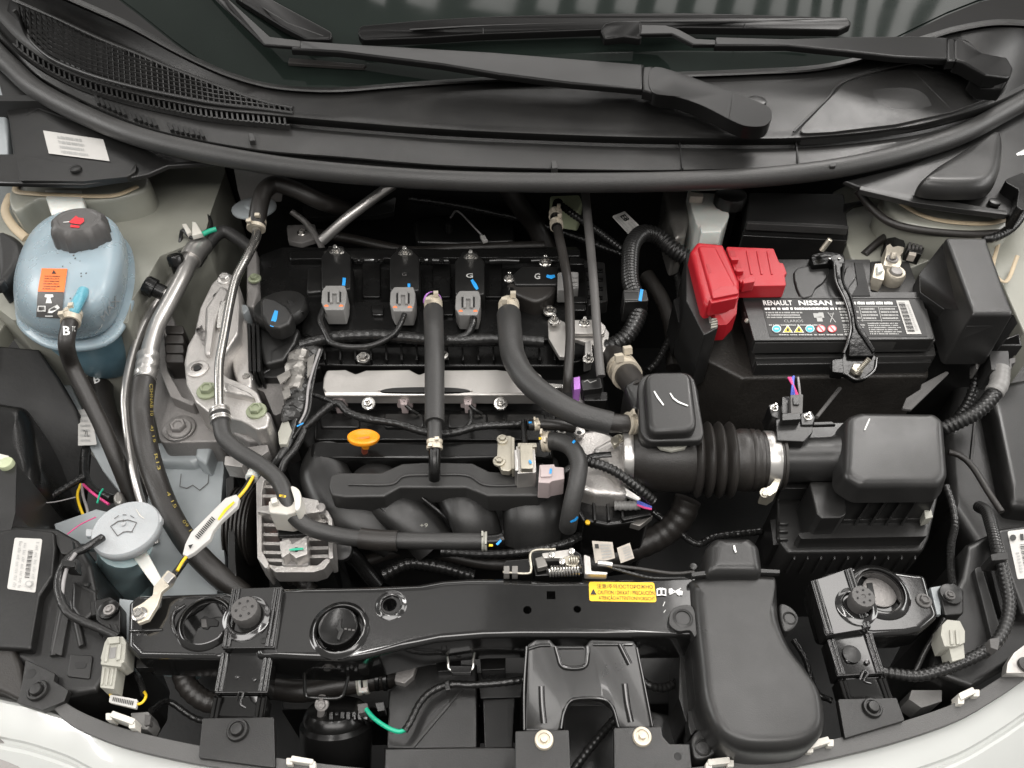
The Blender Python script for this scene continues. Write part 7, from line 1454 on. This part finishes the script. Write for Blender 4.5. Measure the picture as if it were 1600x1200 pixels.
prism('holder', [(1548, 866), (1574, 862), (1576, 874), (1550, 876)], .004, -.02, 'plast2', hk, r=2, w=.001); prism('holder', [(1546, 998), (1562, 996), (1560, 1016), (1548, 1012)], .002, -.02, 'capgrey', hk, r=2, w=.001)
mr2 = T('adjuster_mount', 'dark webbed headlight mount in shadow beside the right end plate', 'headlight mount', 1485, 930, -.05)
prism('mount_plate', [(1466, 918), (1490, 910), (1506, 922), (1506, 960), (1476, 962)], -.026, -.04, 'plastic', mr2, r=6, w=.002); cyl('mount_boss', 1484, 930, -.026, 17, 6, 'plast2', mr2); bolt(mr2, 1484, 930, -.018, 8, 'capgrey'); prism('metal_strip', [(1454, 918), (1470, 915), (1470, 960), (1464, 960)], -.03, -.036, 'bodyb', mr2, w=.0006)
cr2 = T('headlight_plug', 'pale grey connector standing at the front of the right headlight', 'connector', 1490, 1000, -.04)
prism('plug_body', [(1472, 976), (1480, 968), (1500, 970), (1508, 986), (1508, 1004), (1494, 1010), (1476, 1010), (1470, 992)], -.006, -.03, 'pgrey', cr2, r=2, w=.0015); prism('plug_tail', [(1482, 1008), (1506, 1006), (1508, 1028), (1488, 1034)], -.010, -.03, 'pgrey', cr2, r=2, w=.0015)
for x in (1484, 1493): prism('plug_rib', [(x, 984), (x+5, 984), (x+7, 1006), (x+2, 1007)], -.0038, -.01, 'pgrey', cr2, w=.0008)
tube('plug_lead', [(1476, 966, -.02), (1462, 990, -.03), (1444, 1020, -.035), (1430, 1050, -.035)], 4, 'tape', cr2)
gq = T('grey_plug', 'pale grey plug half hidden under the conduit at the lower right', 'plug', 1445, 1090, -.05)
prism('plug_body', [(1424, 1078), (1472, 1078), (1472, 1096), (1440, 1106), (1420, 1092)], -.06, -.09, 'grey', gq, r=2, w=.002)
br2 = T('fender_bracket', 'pale metal bracket corner at the right edge above the bumper', 'bracket', 1590, 1050, -.05)
prism('bracket_plate', [(1584, 1020), (1600, 1008), (1660, 1000), (1660, 1050), (1600, 1052), (1572, 1052), (1574, 1036)], -.018, -.028, 'shield', br2, r=3, w=.001); cyl('rubber_bush', 1602, 1040, -.018, 12, 6, 'rubber', br2)

# ================================================================== dim pipes, looms and brackets deeper in the bay
def deepline(name, label, cat, pts, r_, m_='rubber', ribs=None): return tube(name, pts, r_, m_, seg=12, ribs=ribs, tagd=(label, cat))
deepline('deep_hose', 'dim black hose deep between the engine and the battery jacket', 'hose', [(1010, 430, -.12), (1035, 470, -.13), (1050, 520, -.14), (1052, 575, -.15)], 12)
deepline('deep_loom', 'thin taped loom in the dark gap left of the red cover', 'loom', [(1040, 400, -.1), (1060, 440, -.11), (1058, 500, -.12), (1030, 560, -.12), (1012, 580, -.12)], 6, 'tape', (.008, .1))
deepline('deep_loom', 'taped loom crossing the dark gap between intake duct and air scoop', 'loom', [(1020, 800, -.12), (1060, 830, -.13), (1090, 850, -.13), (1120, 838, -.14), (1190, 830, -.15)], 6, 'tape', (.008, .1))
deepline('deep_hose', 'dark hose low down in front of the intake manifold', 'hose', [(560, 880, -.15), (640, 860, -.17), (760, 880, -.17), (830, 880, -.17)], 10)
deepline('firewall_hose', 'dim hose running level in the dark behind the ignition coils', 'hose', [(450, 360, -.12), (540, 372, -.12), (640, 392, -.12), (720, 388, -.12), (850, 384, -.12)], 8)
deepline('firewall_loom', 'taped loom in the dark just under the middle of the seal', 'loom', [(640, 310, -.08), (700, 318, -.08), (760, 330, -.09), (850, 352, -.1), (980, 400, -.1)], 6, 'tape', (.008, .12))
deepline('firewall_pipe', 'thin dull metal pipe beside the elbow hose near the firewall', 'pipe', [(455, 330, -.06), (480, 350, -.08), (500, 380, -.09), (505, 400, -.09)], 5, 'alud')
deepline('liner_loom', 'taped loom lying along the dark arch panel below the blue tank', 'loom', [(40, 800, -.12), (90, 770, -.14), (130, 745, -.15)], 6, 'tape', (.008, .1))
deepline('deep_hose', 'black hose deep beside the pulley and chassis rail', 'hose', [(345, 720, -.16), (358, 760, -.18), (360, 820, -.2), (352, 900, -.2)], 10)
deepline('front_loom', 'thin taped loom in the dark beside the right ribbed bracket', 'loom', [(1240, 1000, -.1), (1258, 1030, -.1), (1275, 1080, -.09), (1300, 1095, -.09)], 5, 'tape', (.008, .1))
deepline('front_loom', 'thin loom behind the washer corner clip leading to the left bracket', 'loom', [(236, 1110, -.07), (262, 1096, -.09), (300, 1120, -.1), (330, 1130, -.1)], 5, 'tape', (.008, .1))
g2 = T('steel_bracket', 'small dull steel bracket with a bolt in the dark behind the first coil', 'bracket', 470, 372, -.1)
prism('bracket_plate', [(448, 352), (492, 350), (496, 372), (470, 380), (450, 376)], -.09, -.10, 'alud', g2, r=3, w=.001); bolt(g2, 472, 364, -.089, 8, 'steel')
g4 = T('steel_bracket', 'dark ribbed bracket between the sideways coil and the silver lifting bracket', 'bracket', 930, 440, -.08)
prism('bracket_plate', [(905, 405), (945, 410), (950, 470), (915, 478)], -.075, -.10, 'plast2', g4, r=3, w=.002)
for k in range(4): prism('bracket_rib', [(912, 418+k*14), (942, 420+k*14), (942, 424+k*14), (912, 422+k*14)], -.071, -.08, 'shiny', g4, w=.0006)
